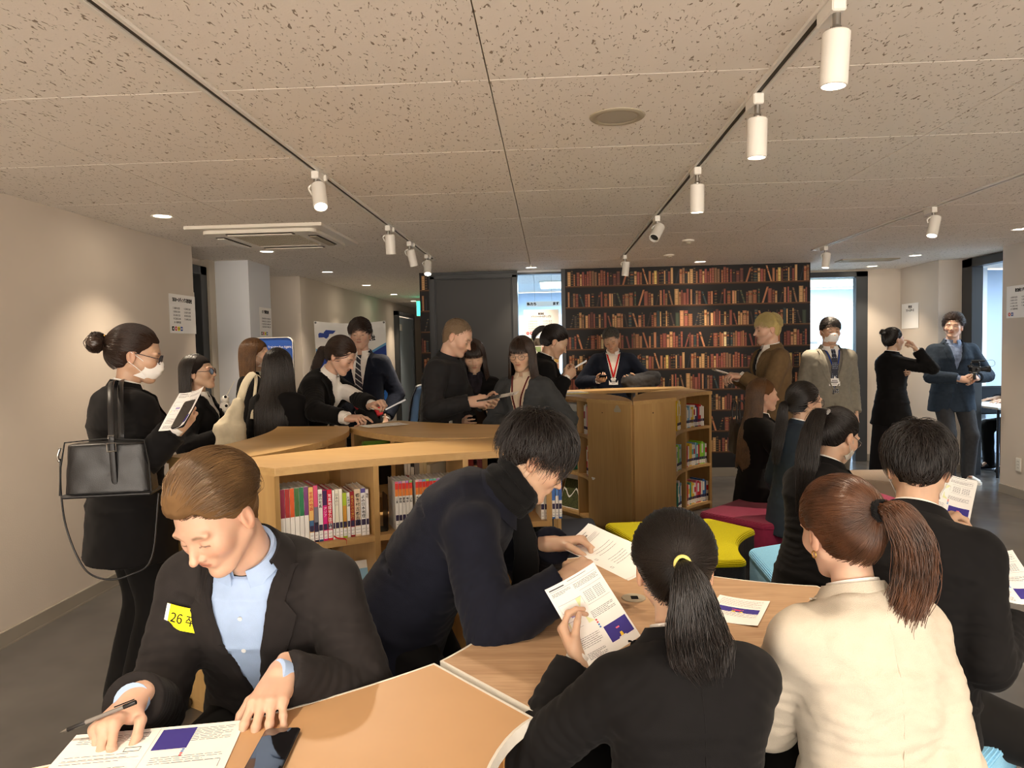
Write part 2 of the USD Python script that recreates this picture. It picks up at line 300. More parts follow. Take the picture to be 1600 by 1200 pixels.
# ceiling board with short worm-like pits
mat('ceiling_board', {'g': ('geometry', {}), 'm': ('mapping', dict(mapping_type='point', rotation=(0, 0, .5), scale=(1.0, .42, 1))), 'n': ('noise_texture', dict(scale=95, detail=1.0, roughness=.4, distortion=1.0)), 'r': ('map_range', dict(range_type='linear', from_min=.660, from_max=.71, to_min=0, to_max=1, clamp=True)),
    'n2': ('noise_texture', dict(scale=160, detail=2)), 'c': ('mix', dict(mix_type='mix', color1=lin((234, 227, 218)), color2=lin((150, 138, 124)))), 'sub': ('math', dict(math_type='multiply_add', value2=-1.0, value3=0.0)), 'ad': ('math', dict(math_type='multiply_add', value2=.12)), 'b': ('bump', dict(strength=.45, distance=.006)), 'p': ('principled_bsdf', dict(roughness=.9, specular_ior_level=.1))},
    [('g.position', 'm.vector'), ('m.vector', 'n.vector'), ('n.fac', 'r.value'), ('r.result', 'c.fac'), ('c.color', 'p.base_color'), ('r.result', 'sub.value1'), ('g.position', 'n2.vector'), ('n2.fac', 'ad.value1'), ('sub.value', 'ad.value3'), ('ad.value', 'b.height'), ('b.normal', 'p.normal')])
mat('floor_vinyl', {'g': ('geometry', {}), 'n': ('noise_texture', dict(scale=2.2, detail=5)), 'r': ('rgb_ramp', dict(ramp=[(.3, lin((80, 78, 77))), (.7, lin((98, 95, 92)))])), 'n3': ('noise_texture', dict(scale=1.3, detail=3)), 'mr': ('map_range', dict(from_min=.3, from_max=.7, to_min=.16, to_max=.28)), 'n2': ('noise_texture', dict(scale=9, detail=2)), 'b': ('bump', dict(strength=.03, distance=.01)), 'p': ('principled_bsdf', dict(specular_ior_level=.5))},
    [('g.position', 'n.vector'), ('n.fac', 'r.fac'), ('r.color', 'p.base_color'), ('g.position', 'n3.vector'), ('n3.fac', 'mr.value'), ('mr.result', 'p.roughness'), ('g.position', 'n2.vector'), ('n2.fac', 'b.height'), ('b.normal', 'p.normal')])
# ---------------------------------------------------------------- signed-distance modelling (for people and soft things)
class Field:
    def __init__(s, lo, hi, h, pad=.07):
        s.lo = np.asarray(lo, np.float32); s.h = np.float32(h); s.pad = pad
        n = np.ceil((np.asarray(hi) - np.asarray(lo)) / h).astype(int) + 1
        s.n = n; s.ax = [s.lo[i] + s.h * np.arange(n[i], dtype=np.float32) for i in range(3)]
        s.F = np.full(n, pad, np.float32)
    def sub(s, lo, hi, extra=0.0):
        a = np.clip(np.floor((np.asarray(lo) - s.pad - extra - s.lo) / s.h).astype(int), 0, s.n)
        b = np.clip(np.ceil((np.asarray(hi) + s.pad + extra - s.lo) / s.h).astype(int) + 1, 0, s.n)
        if (b <= a).any(): return None, None
        sl = tuple(slice(i, j) for i, j in zip(a, b))
        return sl, (s.ax[0][sl[0]][:, None, None], s.ax[1][sl[1]][None, :, None], s.ax[2][sl[2]][None, None, :])
    def add(s, prim, k=.02):
        lo, hi, fn = prim; sl, P = s.sub(lo, hi)
        if sl is None: return s
        d = fn(*P); A = s.F[sl]
        if k > 0:
            hh = np.clip(.5 + .5 * (A - d) / k, 0, 1); s.F[sl] = A + (d - A) * hh - k * hh * (1 - hh)
        else: s.F[sl] = np.minimum(A, d)
        return s
    def cut(s, prim, k=.01):
        lo, hi, fn = prim; sl, P = s.sub(lo, hi)
        if sl is None: return s
        d = -fn(*P); A = s.F[sl]
        if k > 0:
            hh = np.clip(.5 - .5 * (A - d) / k, 0, 1); s.F[sl] = A + (d - A) * hh + k * hh * (1 - hh)
        else: s.F[sl] = np.maximum(A, d)
        return s
    def pts(s):
        return s.ax[0][:, None, None], s.ax[1][None, :, None], s.ax[2][None, None, :]
    def mesh(s, F=None):
        return snet(s.F if F is None else F, s.lo, s.h)

def snet(F, lo, h):
    """naive surface nets: a closed mesh of the zero level"""
    F = np.pad(F, 1, constant_values=.05); lo = np.asarray(lo) - h
    S = F < 0
    c = np.zeros(np.array(F.shape) - 1, np.int8)
    for dx, dy, dz in itertools.product((0, 1), repeat=3):
        c += S[dx:dx + c.shape[0], dy:dy + c.shape[1], dz:dz + c.shape[2]]
    act = np.argwhere((c > 0) & (c < 8))
    if not len(act): return None
    pos = np.zeros((len(act), 3)); cnt = np.zeros(len(act))
    corner = {o: F[act[:, 0] + o[0], act[:, 1] + o[1], act[:, 2] + o[2]] for o in itertools.product((0, 1), repeat=3)}
    for o in corner:
        for ax in range(3):
            if o[ax] == 0:
                o2 = list(o); o2[ax] = 1
                a, b = corner[o], corner[tuple(o2)]
                m = (a < 0) != (b < 0)
                t = np.where(m, a / np.where(m, a - b, 1), 0)
                q = np.array(o, float) + np.zeros((len(act), 3)); q[:, ax] = t
                pos += q * m[:, None]; cnt += m
    v = (act + pos / cnt[:, None]) * h + lo
    vid = np.full(c.shape, -1, np.int32); vid[tuple(act.T)] = np.arange(len(act))
    fs = []
    for ax in range(3):
        a1, a2 = (ax + 1) % 3, (ax + 2) % 3
        A = np.take(S, range(0, S.shape[ax] - 1), ax); B = np.take(S, range(1, S.shape[ax]), ax)
        e = np.argwhere(A != B); inside = A[tuple(e.T)]
        q = []
        for d1, d2 in ((0, 0), (-1, 0), (-1, -1), (0, -1)):
            g = e.copy(); g[:, a1] += d1; g[:, a2] += d2; q.append(vid[tuple(g.T)])
        q = np.stack(q, 1); q[~inside] = q[~inside][:, ::-1]
        fs.append(q)
    q = np.vstack(fs)
    return trimesh.Trimesh(v, np.vstack([q[:, [0, 1, 2]], q[:, [0, 2, 3]]]), process=False)

def cone(a, b, ra, rb):
    a, b = np.asarray(a, np.float32), np.asarray(b, np.float32); ab = b - a; L2 = float(ab @ ab) + 1e-12
    def fn(X, Y, Z):
        x, y, z = X - a[0], Y - a[1], Z - a[2]
        t = np.clip((x * ab[0] + y * ab[1] + z * ab[2]) / np.float32(L2), 0, 1)
        return np.sqrt((x - t * ab[0]) ** 2 + (y - t * ab[1]) ** 2 + (z - t * ab[2]) ** 2) - (np.float32(ra) + t * np.float32(rb - ra))
    return np.minimum(a - ra, b - rb), np.maximum(a + ra, b + rb), fn

def ell(c, r, R=None):
    """ellipsoid; rows of R are its axes"""
    c, r = np.asarray(c, np.float32), np.asarray(np.broadcast_to(r, 3), np.float32)
    R = np.eye(3, dtype=np.float32) if R is None else np.asarray(R, np.float32)
    ext = np.sqrt(((R * r[:, None]) ** 2).sum(0))
    def fn(X, Y, Z):
        x, y, z = X - c[0], Y - c[1], Z - c[2]
        u = [R[i, 0] * x + R[i, 1] * y + R[i, 2] * z for i in range(3)]
        k0 = np.sqrt(sum((u[i] / r[i]) ** 2 for i in range(3))) + np.float32(1e-6)
        k1 = np.sqrt(sum((u[i] / r[i] ** 2) ** 2 for i in range(3))) + np.float32(1e-6)
        return k0 * (k0 - 1) / k1
    return c - ext, c + ext, fn

def eseg(c0, c1, r0, r1, f0, f1, a0, a1, b0, b1, pw=2.3):
    """elliptical tube segment between two frames (right r, forward f) with half-widths a, b"""
    c0, c1, r0, r1, f0, f1 = (np.asarray(v, np.float32) for v in (c0, c1, r0, r1, f0, f1))
    ax = c1 - c0; L2 = float(ax @ ax) + 1e-9; L = math.sqrt(L2); m = max(a0, a1, b0, b1)
    def fn(X, Y, Z):
        x, y, z = X - c0[0], Y - c0[1], Z - c0[2]
        tr = (x * ax[0] + y * ax[1] + z * ax[2]) / np.float32(L2); t = np.clip(tr, 0, 1)
        x = x - t * ax[0]; y = y - t * ax[1]; z = z - t * ax[2]
        u = sum((r0[i] + t * (r1[i] - r0[i])) * q for i, q in enumerate((x, y, z)))
        w = sum((f0[i] + t * (f1[i] - f0[i])) * q for i, q in enumerate((x, y, z)))
        e = np.abs(tr - t) * np.float32(L)
        a = a0 + t * np.float32(a1 - a0); b = b0 + t * np.float32(b1 - b0); mn = np.minimum(a, b)
        k = ((np.abs(u) / a) ** pw + (np.abs(w) / b) ** pw) ** np.float32(1 / pw)
        d = (k - 1) * mn
        return np.where(e > 0, np.sqrt(np.maximum(d, 0) ** 2 + e ** 2) + np.minimum(d, 0) * (e <= 0), d)
    return np.minimum(c0, c1) - m, np.maximum(c0, c1) + m, fn

def ripple(m, amp, scale, seed=0, stretch=(1, 1, 1), octaves=2):
    """cloth unevenness: moves vertices along their normals"""
    v = np.array(m.vertices); n = m.vertex_normals
    d = meshkit.fbm(v * np.array(stretch) * scale + 17.3 * seed, octaves, seed) - .5
    m = m.copy(); m.vertices = v + n * (d * 2 * amp)[:, None]; return m
# ---------------------------------------------------------------- people
def frame(yaw=0, pitch=0, roll=0, base=None):
    """rows right, forward, up; yaw turns left, pitch looks down, roll tilts to the right (degrees)"""
    y, p, r = np.radians([yaw, pitch, roll])
    R, Fw, U = np.array([math.cos(y), math.sin(y), 0]), np.array([-math.sin(y), math.cos(y), 0]), np.array([0, 0, 1.0])
    f = Fw * math.cos(p) - U * math.sin(p); u = U * math.cos(p) + Fw * math.sin(p)
    u2 = u * math.cos(r) + R * math.sin(r); r2 = R * math.cos(r) - u * math.sin(r)
    A = np.array([r2, f, u2])
    return A if base is None else A @ base

def ik(a, c, l1, l2, pole):
    a, c = np.asarray(a, float), np.asarray(c, float); d = c - a; L = np.linalg.norm(d)
    mx = (l1 + l2) * .995
    if L > mx: c = a + d * mx / L; L = mx
    x = d / max(np.linalg.norm(d), 1e-9)
    p = np.asarray(pole, float) - x * (np.asarray(pole, float) @ x); p /= np.linalg.norm(p) + 1e-9
    q = (l1 * l1 - l2 * l2 + L * L) / (2 * L); hgt = math.sqrt(max(l1 * l1 - q * q, 0))
    return a + x * q + p * hgt, c

CURLS = dict(relaxed=((18, 26, 14), (22, 30, 16), (26, 34, 18), (30, 36, 20), 25), flat=((4, 8, 4), (5, 8, 5), (6, 9, 5), (8, 10, 6), 10),
             table=((26, 26, 14), (22, 30, 16), (24, 32, 16), (26, 34, 18), 18), pinch=((42, 46, 22), (48, 54, 26), (54, 58, 28), (58, 60, 30), 40),
             grip=((55, 62, 30), (60, 66, 34), (62, 70, 36), (64, 70, 38), 45), pen=((44, 42, 18), (50, 54, 24), (58, 62, 30), (62, 66, 32), 38),
             point=((20, 20, 10), (48, 60, 30), (60, 70, 34), (64, 72, 36), 40), fist=((70, 85, 40), (72, 88, 42), (74, 90, 42), (76, 90, 42), 50),
             spread=((24, 16, 8), (30, 16, 8), (28, 18, 10), (22, 22, 12), 12))

def hand_mesh(side, curl, h, size=1.0, spread=1.0, custom=None):
    """right hand: palm down (-z), fingers +y, thumb towards -x; the wrist is the origin"""
    cu = custom or CURLS[curl]
    fl = Field((-.105, -.05, -.13), (.075, .215, .05), h, .03)
    mcp = [(-.030, .088, .002), (-.009, .093, .005), (.012, .089, .003), (.031, .079, -.002)]
    for i, x in enumerate((-.018, -.006, .007, .019)):
        fl.add(cone((x, -.02, 0), mcp[i], .0175, .0125), .012)
    fl.add(cone((0, -.05, 0), (0, .0, 0), .026, .025), .012)
    fl.add(cone((-.016, .012, -.008), (-.03, .045, -.012), .017, .016), .014)
    fl.add(cone((.02, .015, -.008), (.024, .05, -.008), .015, .014), .012)
    lens = [(.043, .026, .021), (.047, .030, .022), (.043, .028, .021), (.034, .021, .019)]
    rad = [(.0098, .0088, .0080, .0066), (.0100, .0090, .0082, .0068), (.0096, .0086, .0078, .0064), (.0086, .0077, .0070, .0058)]
    sp = [-7, -1, 5, 12]; nails = []
    for i in range(4):
        p = np.array(mcp[i]); ang = 0.0; s = math.radians(sp[i] * spread)
        for k in range(3):
            ang += math.radians(cu[i][k])
            d = np.array([math.sin(s) * math.cos(ang), math.cos(s) * math.cos(ang), -math.sin(ang)])
            q = p + d * lens[i][k]
            fl.add(cone(p, q, rad[i][k], rad[i][k + 1]), .004 if k else .009)
            if k < 2: fl.add(ell(q, rad[i][k + 1] * 1.08), .003)
            if k == 2:
                up = np.array([math.sin(s) * math.sin(ang), math.cos(s) * math.sin(ang), math.cos(ang)])
                nails.append((q - d * .003 + up * rad[i][3] * .92, d, up, rad[i][3]))
            p = q
    t = math.radians(cu[4])
    p = np.array([-.028, .03, -.012]); dirs = [np.array([-.72, .62, -.25]), np.array([-.45 + .5 * t, .82, -.3 - .35 * t]), np.array([-.25 + .75 * t, .9, -.3 - .45 * t])]
    for k, L in enumerate((.036, .032, .026)):
        d = unit(dirs[k]); q = p + d * L
        fl.add(cone(p, q, (.0135, .0112, .0098)[k], (.0112, .0098, .0078)[k]), .010 if k == 0 else .004); p = q
    nails.append((p - d * .003 + unit(np.cross(d, [0, 1, .6])) * .0, d, unit(np.array([-.6, .1, .75])), .0078))
    m = fl.mesh(); m.vertices = m.vertices * size
    if side == 'L':
        m.vertices = m.vertices * [-1, 1, 1]; m.invert()
    tips = np.array([n[0] for n in nails]) * size
    if side == 'L': tips = tips * [-1, 1, 1]
    return m, tips

def head_mesh(h, sex, neck_to, rn, face):
    f = Field((-.105, -.135, -.20), (.105, .135, .135), h, .05)
    w = face.get('w', 1.0)
    f.add(ell((0, -.018, .036), (.0745, .092, .082)), 0)
    f.add(ell((0, .028, .0), (.064 * w, .062, .085)), .03)
    f.add(cone((0, .048, -.045), (0, .066, -.088), .045 * w, .024), .03)
    for s in (-1, 1):
        f.add(cone((s * .050 * w, -.004, -.045), (s * .022, .058, -.088), .020, .016), .022)
        f.add(ell((s * .040 * w, .060, -.016), (.024, .024, .024)), .025)
        f.add(ell((s * .026, .0785, .026), (.030, .0105, .009)), .015)
    f.add(ell((0, .078, -.092), (.020 if sex == 'm' else .016, .016, .014)), .014)
    for s in (-1, 1):
        f.cut(ell((s * .033, .1, .004), (.019, .017, .013)), .012)
        f.add(ell((s * .032, .0755, .003), (.0148, .0128, .0122)), .003)
    nl = face.get('nose', 1.0 if sex == 'm' else .85)
    f.add(cone((0, .083, .016), (0, .092 + .014 * nl, -.024), .0075, .0098), .012)
    f.add(ell((0, .094 + .016 * nl, -.027), (.0098, .0095, .0082)), .006)
    for s in (-1, 1):
        f.add(ell((s * .0125, .0935 + .006 * (nl - 1), -.030), (.0075, .0105, .0072)), .005)
        f.cut(ell((s * .0066, .1, -.0375), (.0032, .005, .003)), .002)
    f.add(ell((0, .084, -.052), (.026, .0125, .016)), .014)
    f.add(ell((0, .0905, -.0475), (.019, .0075, .0050)), .005)
    f.add(ell((0, .0885, -.0575), (.016, .0078, .0054)), .005)
    f.cut(ell((0, .105, -.0518), (.024, .010, .0012)), .0025)
    f.cut(ell((0, .098, -.0665), (.013, .006, .0045)), .008)
    if neck_to is not None:
        n = np.asarray(neck_to); f.add(cone((0, -.018, -.045), n, rn, rn * 1.06), .02)
        if sex == 'm': f.add(ell((0, .033, -.125), (.010, .012, .014)), .018)
    for s in (-1, 1):
        a = math.radians(12)
        R = np.array([[.93, s * -.36 * -1 * 0 + 0, 0], [0, math.cos(a), math.sin(a)], [0, -math.sin(a), math.cos(a)]])
        R[0] = [1, 0, 0]
        f.add(ell((s * .0775, -.012, -.008), (.0095, .0185, .0325), R), .006)
        f.cut(ell((s * .0875, -.006, -.004), (.0065, .0105, .020), R), .004)
        f.add(ell((s * .0765, .0, -.012), (.006, .0055, .008)), .004)
    return f.mesh()

def sm(x, a, b):
    t = np.clip((x - a) / (b - a), 0, 1); return t * t * (3 - 2 * t)

def face_paint(l, skin, face, sex):
    """vertex colours of the head, l in head-local coordinates"""
    x, y, z = l[:, 0], l[:, 1], l[:, 2]; ax = np.abs(x); front = sm(y, .03, .05)
    c = np.tile(np.array(skin), (len(l), 1))
    def mix(mask, col):
        nonlocal c; m = np.clip(mask, 0, 1)[:, None]; c = c * (1 - m) + np.array(col) * m
    sk = np.array(skin)
    mix(.35 * np.exp(-((ax - .042) / .02) ** 2 - ((z + .022) / .018) ** 2) * front, sk * [1.0, .72, .66])
    mix(.4 * np.exp(-(x / .012) ** 2 - ((z + .027) / .012) ** 2) * sm(y, .09, .1), sk * [1.0, .74, .68])
    mix(.35 * sm(ax, .068, .078) * (z > -.05), sk * [1.0, .66, .58])
    if face.get('stubble', 0):
        b = sm(-z, .03, .05) * sm(y, -.01, .03) * (1 - sm(-z, .105, .125)) * (1 - np.exp(-(x / .02) ** 2 - ((z + .05) / .01) ** 2) * .5)
        mix(b * face['stubble'], sk * .42)
    zl = z - 3.5 * x ** 2; lip = np.exp(-((x / .0215) ** 2) ** 2 - (((zl + .0525) / (.0092 - 8 * x ** 2)) ** 2) ** 2) * front
    mix(.85 * (lip > .35) * sm(lip, .35, .6) * front, face.get('lips', tuple(sk * [.84, .50, .47])))
    mix(.8 * np.exp(-((x / .021) ** 2) ** 4 - ((zl + .0523) / .0016) ** 2) * front, sk * .25)
    mix(.75 * np.exp(-((ax - .0066) / .0032) ** 2 - ((z + .0365) / .003) ** 2) * sm(y, .085, .095), sk * .2)
    # brows
    bz = .0245 + .004 * (1 - ((ax - .034) / .02) ** 2)
    br = np.exp(-((ax - .033) / .0165) ** 6 - ((z - bz) / .0036) ** 4) * front
    mix(.85 * br, face.get('brow', (.03, .02, .015)))
    # eyes
    op = face.get('open', .6); ex = ax - .032; ez = z - .003
    lo = -.0048 - .001 * (1 - op); hi = lo + .0105 * op * np.clip(1 - (ex / .0145) ** 2, 0, 1) + 1e-4
    bot = lo * np.clip(1 - (ex / .0145) ** 2, 0, 1)
    ins = (np.abs(ex) < .0142) & (ez < hi) & (ez > bot) & (y > .06)
    mix(ins * 1.0, (.55, .52, .48))
    gx = face.get('gaze', 0.0) * .005
    iris = (np.hypot(x - gx - np.sign(x) * .032, ez - (lo + .005)) < .0058) & ins
    mix(iris * 1.0, face.get('iris', (.025, .015, .01)))
    lash = np.exp(-((ez - hi) / .0018) ** 2) * (np.abs(ex) < .0155) * (y > .055) * front
    mix(.9 * lash, (.02, .014, .012))
    mix(.25 * np.exp(-(ex / .016) ** 2 - ((ez - .010) / .006) ** 2) * front, sk * .6)
    mix(.25 * np.exp(-(ex / .014) ** 2 - ((ez + .012) / .005) ** 2) * front, sk * .7)
    return c

SKULL_C, SKULL_R = np.array([0, -.018, .036]), np.array([.0745, .092, .082])

def hair_cap(h, t, front=.062, nape=-.055, side=.0, seed=0, bang=0.0, puff=(0, 0, 0), ears=True, under=False):
    """solid hair in head-local coordinates; front: height of the hairline on the forehead, t: thickness"""
    f = Field((-.13, -.16, -.13), (.13, .14, .17), h, .05)
    f.add(ell(SKULL_C + np.array([0, puff[1], puff[2] * .5]), SKULL_R + t + np.array([puff[0], abs(puff[1]), puff[2] * .5])), 0)
    f.add(ell((0, -.042, -.035), (.058 + t * .6, .052 + t * .5, .066)), .03)
    X, Y, Z = f.pts()
    # the face opening: below the forehead line in front, before the ears on the sides
    fz = front - bang * .045 + .10 * np.maximum(np.abs(X) - .045, 0) * 0 - 1.6 * np.maximum(np.abs(X) - .048, 0) * (1 - bang)
    yl = .012 + .55 * np.maximum(Z + .005, 0) + side
    cutf = np.minimum(fz - Z, (Y - yl))           # > 0 inside the opening
    kk = max(t * 1.6, .006); hh_ = np.clip(.5 + .5 * (f.F - cutf) / kk, 0, 1); F = cutf + (f.F - cutf) * hh_ + kk * hh_ * (1 - hh_)
    if under: q_ = np.clip((.030 - Z) / .065, 0, 1); F = F + max(t - .006, 0) * q_ * q_ * (3 - 2 * q_) * (Y < .04)
    F = F + (.12 if under else .26) * np.maximum(-.005 - Z, 0) * (Y < .03)
    cn = (nape + .25 * np.maximum(Y + .03, 0)) - Z; hh_ = np.clip(.5 + .5 * (F - cn) / kk, 0, 1); F = cn + (F - cn) * hh_ + kk * hh_ * (1 - hh_)
    if ears:
        for s in (-1, 1):
            F = np.maximum(F, .027 - np.sqrt((X - s * .082) ** 2 + (Y + .004) ** 2 * 1.1 + (Z + .012) ** 2 * .8))
    return f.mesh(F)

def skull_dirs(n, rng, test):
    out = []
    while sum(map(len, out)) < n:
        d = unit(rng.normal(size=(n * 3, 3))); out.append(d[test(d)])
    return np.vstack(out)[:n]

def slerp(a, b, t):
    """a (n,3), b (n,3), t (k,) -> (n,k,3)"""
    om = np.arccos(np.clip((a * b).sum(-1), -.9999, .9999))[:, None, None]; t = t[None, :, None]
    return (np.sin((1 - t) * om) * a[:, None] + np.sin(t * om) * b[:, None]) / np.sin(om)

def on_skull(d, lift):
    r = SKULL_R * (1 + np.array([0, .55, .40]) * np.clip(-d[..., 2:3], 0, 1) ** 2)
    p = d * (r + lift[..., None]); return p + SKULL_C

def hair_region(front=.55, ears=True):
    """test on unit directions (from the skull's centre): where hair grows"""
    def t(d):
        x, y, z = d.T
        face = (z < front - .9 * np.maximum(np.abs(x) - .45, 0)) & (y > .18 + .5 * np.maximum(z, 0))
        low = z < -.93 + .75 * np.maximum(y + .36, 0)
        ear = (np.abs(x) > .8) & (np.hypot(y - .1, z + .55) < .38)
        return ~(face | low | ear | ((z < -.25) & (y > -.12)))
    return t

class Person:
    def __init__(s, label, pos, yaw, height=1.7, sex='f', sit=None, lean=0, side=0, twist=0, head=(0, 0, 0), R=None, L=None, feet=None, h=.009, hh=.0045, skin=(.56, .37, .27),
                 face=None, seed=1, dz=0.0, build=1.0, shrug=0.0, shf=0.0, knees=None, hips=None, group=None, up=0.0):
        s.pos, s.yaw, s.S, s.sex, s.h, s.hh, s.seed = np.array([pos[0], pos[1], dz]), yaw, height / 1.70, sex, h, hh, seed
        s.skin, s.face, s.build, s.sit = np.array(skin), face or {}, build, sit
        s.rng = np.random.default_rng(seed); S = s.S
        s.path = thing('person', label, 'person', s.pos, yaw, group)
        c, n = math.cos(math.radians(yaw)), math.sin(math.radians(yaw)); s.Rw = np.array([[c, -n, 0], [n, c, 0], [0, 0, 1]])
        fem = sex == 'f'
        s.hs = (.5 + .5 * S) * (.96 if fem else 1.0)
        pz = (sit + .10 * S) if sit is not None else .92 * S + up
        P0 = np.array([0, 0, pz]) + (np.array(hips) if hips is not None else 0)
        fr = lambda q: frame(twist * q, lean * (.35 + .65 * q), side * q)
        s.fr = [fr(q) for q in (0, 0, .3, .6, .9, 1)]
        nodes = [P0]
        for L_, q in ((.15, .3), (.185, .6), (.12, .9), (.035, 1)): nodes.append(nodes[-1] + L_ * S * fr(q)[2])
        s.nodes = [P0 - .12 * S * s.fr[0][2]] + nodes           # hem, pelvis, waist, chest, shoulder line, neck base
        sw = (.140 if fem else .160) * S * build
        F4 = s.fr[4]; shl = s.nodes[4]
        s.sh = {k: shl + g * sw * F4[0] + (shrug - .052) * F4[2] + shf * F4[1] for k, g in (('R', 1), ('L', -1))}
        hf = frame(*head); s.hf = hf
        nb = s.nodes[5]
        piv = nb + .066 * S * unit(s.fr[5][2] * .8 + hf[2] * .5 + s.fr[5][1] * .12)
        s.hc = piv + np.array([0, .012, .088]) @ hf * s.hs
        la, lf = .285 * S, .245 * S
        s.arm, s.hand = {}, {}
        for k, g in (('R', 1), ('L', -1)):
            spec = R if k == 'R' else L
            if spec is None:
                w = s.sh[k] + np.array([g * .045, .05, -.50]) * S; d = unit(np.array([0, .15, -1.0])); nn = np.array([-g, .25, 0]); curl = 'relaxed'; pole = np.array([g * .35, -1, 0]); cc = None; sprd = 1
            else:
                w = s.loc(spec['w']); d = s.ldir(spec.get('d', (0, 0, -1))); nn = s.ldir(spec.get('n', (0, 0, -1))); curl = spec.get('curl', 'relaxed'); cc = spec.get('custom'); sprd = spec.get('spread', 1)
                pole = s.ldir(spec['pole']) if 'pole' in spec else np.array([g * .6, -.35, -1.0])
            e, w = ik(s.sh[k], w, la, lf, pole)
            s.arm[k] = (s.sh[k], e, w); s.hand[k] = (w, unit(d), nn, curl, cc, sprd)
        s.leg = {}
        for k, g in (('R', 1), ('L', -1)):
            hip = P0 + g * .088 * S * s.fr[0][0] - .02 * S * s.fr[0][2]
            if feet and k in feet: ft = s.loc(feet[k]); ank = ft + [0, 0, .085 * S]
            elif sit is not None: ank = P0 * [1, 1, 0] + np.array([g * .11, .40 * S, .085 * S])
            else: ank = np.array([g * .095, -.01, .085 * S]) * [S, 1, 1]
            pole = s.ldir(knees[k]) if knees and k in knees else np.array([g * .12, 1, .0 if sit is None else .4])
            kn, ank = ik(hip, ank, .42 * S, .41 * S, pole)
            s.leg[k] = (hip, kn, ank)
    # world -> person
    def loc(s, p): return s.Rw.T @ (np.asarray(p, float) - s.pos)
    def ldir(s, d): return s.Rw.T @ np.asarray(d, float)
    def wpos(s, p): return s.Rw @ np.asarray(p, float) + s.pos
    def H(s, l): return np.asarray(l) * s.hs @ s.hf + s.hc                 # head-local -> person
    def put(s, name, m, mat, **kw): return obj(name, m, mat, s.path, **kw)
    def hput(s, name, m, mat, **kw):
        m = m.copy(); m.vertices = s.H(m.vertices); return obj(name, m, mat, s.path, **kw)
    def cur(s, name, P, w, mat): return curves(name, P, w, mat, s.path)

    def dims(s, t=0.0, hemw=1.0):
        b, S = s.build, s.S
        if s.sex == 'm': d = [(.184 * hemw, .134 * hemw), (.178, .130), (.152, .112), (.176, .122), (.150, .080), (.066, .060)]
        else: d = [(.180 * hemw, .126 * hemw), (.172, .120), (.132, .098), (.150, .108), (.128, .070), (.056, .052)]
        return [(a * S * (b if i < 5 else 1) + t, c * S * (b if i < 5 else 1) + t) for i, (a, c) in enumerate(d)]

    def body(s, mat='skin', hands=('R', 'L')):
        parts = []
        neck = (s.nodes[5] - .02 * s.fr[5][2] - s.hc) @ s.hf.T / s.hs
        hm = head_mesh(s.hh, s.sex, neck, .056 if s.sex == 'm' else .047, s.face)
        hm.vertices = s.H(hm.vertices); parts.append(hm)
        s.tips = {}
        for k in hands:
            w, d, nn, curl, cc, sprd = s.hand[k]
            m, tips = hand_mesh(k, curl, s.hh * (.75 if s.hh < .004 else .9), (.96 if s.sex == 'm' else .88) * s.S, sprd, cc)
            Y = unit(d); Z = -unit(nn - Y * (nn @ Y)); X = np.cross(Y, Z); A = np.array([X, Y, Z])
            m.vertices = np.asarray(m.vertices) @ A + w; parts.append(m); s.tips[k] = tips @ A + w
        lo = np.min([n for n in s.nodes] + [p for a in list(s.arm.values()) + list(s.leg.values()) for p in a], 0) - .2
        hi = np.max([n for n in s.nodes] + [p for a in list(s.arm.values()) + list(s.leg.values()) for p in a], 0) + .2
        f = Field(lo, hi, .03, .09); D = s.dims(-.026)
        for i in range(1, 5): f.add(eseg(s.nodes[i], s.nodes[i + 1], s.fr[i][0], s.fr[i + 1][0], s.fr[i][1], s.fr[i + 1][1], max(D[i][0], .03), max(D[i + 1][0], .03), max(D[i][1], .03), max(D[i + 1][1], .03)), .02)
        for k in 'RL':
            a, e, w = s.arm[k]; f.add(cone(a, e, .040, .034), .02); f.add(cone(e, w, .034, .023), .02)
            a, e, w = s.leg[k]; f.add(cone(a, e, .062, .044), .03); f.add(cone(e, w, .044, .032), .02)
            f.add(cone(w, w + np.array([0, .1, -.045]), .032, .025), .02)
        tm = f.mesh()
        try:
            mf = None
            for p in [tm] + parts:
                q = manifold3d.Manifold(manifold3d.Mesh(np.asarray(p.vertices, np.float32), np.asarray(p.faces, np.uint32)))
                if q.status() != manifold3d.Error.NoError: raise ValueError
                mf = q if mf is None else mf + q
            mm = mf.to_mesh(); m = trimesh.Trimesh(mm.vert_properties[:, :3], mm.tri_verts, process=False)
        except Exception:
            m = trimesh.util.concatenate([tm] + parts)
        v = np.asarray(m.vertices); l = (v - s.hc) @ s.hf.T / s.hs
        col = np.tile(s.skin, (len(v), 1))
        near = (np.abs(l) < .2).all(1)
        col[near] = face_paint(l[near], s.skin, s.face, s.sex)
        for k in hands:
            for tp in s.tips[k][:4]:
                dd = np.linalg.norm(v - tp, axis=1); q = np.clip(1 - dd / .009, 0, 1)[:, None] * .5; col = col * (1 - q) + s.skin * [1.05, .82, .78] * q
        s.bodypath = s.put('body', m, mat, color=np.clip(col, 0, 1))

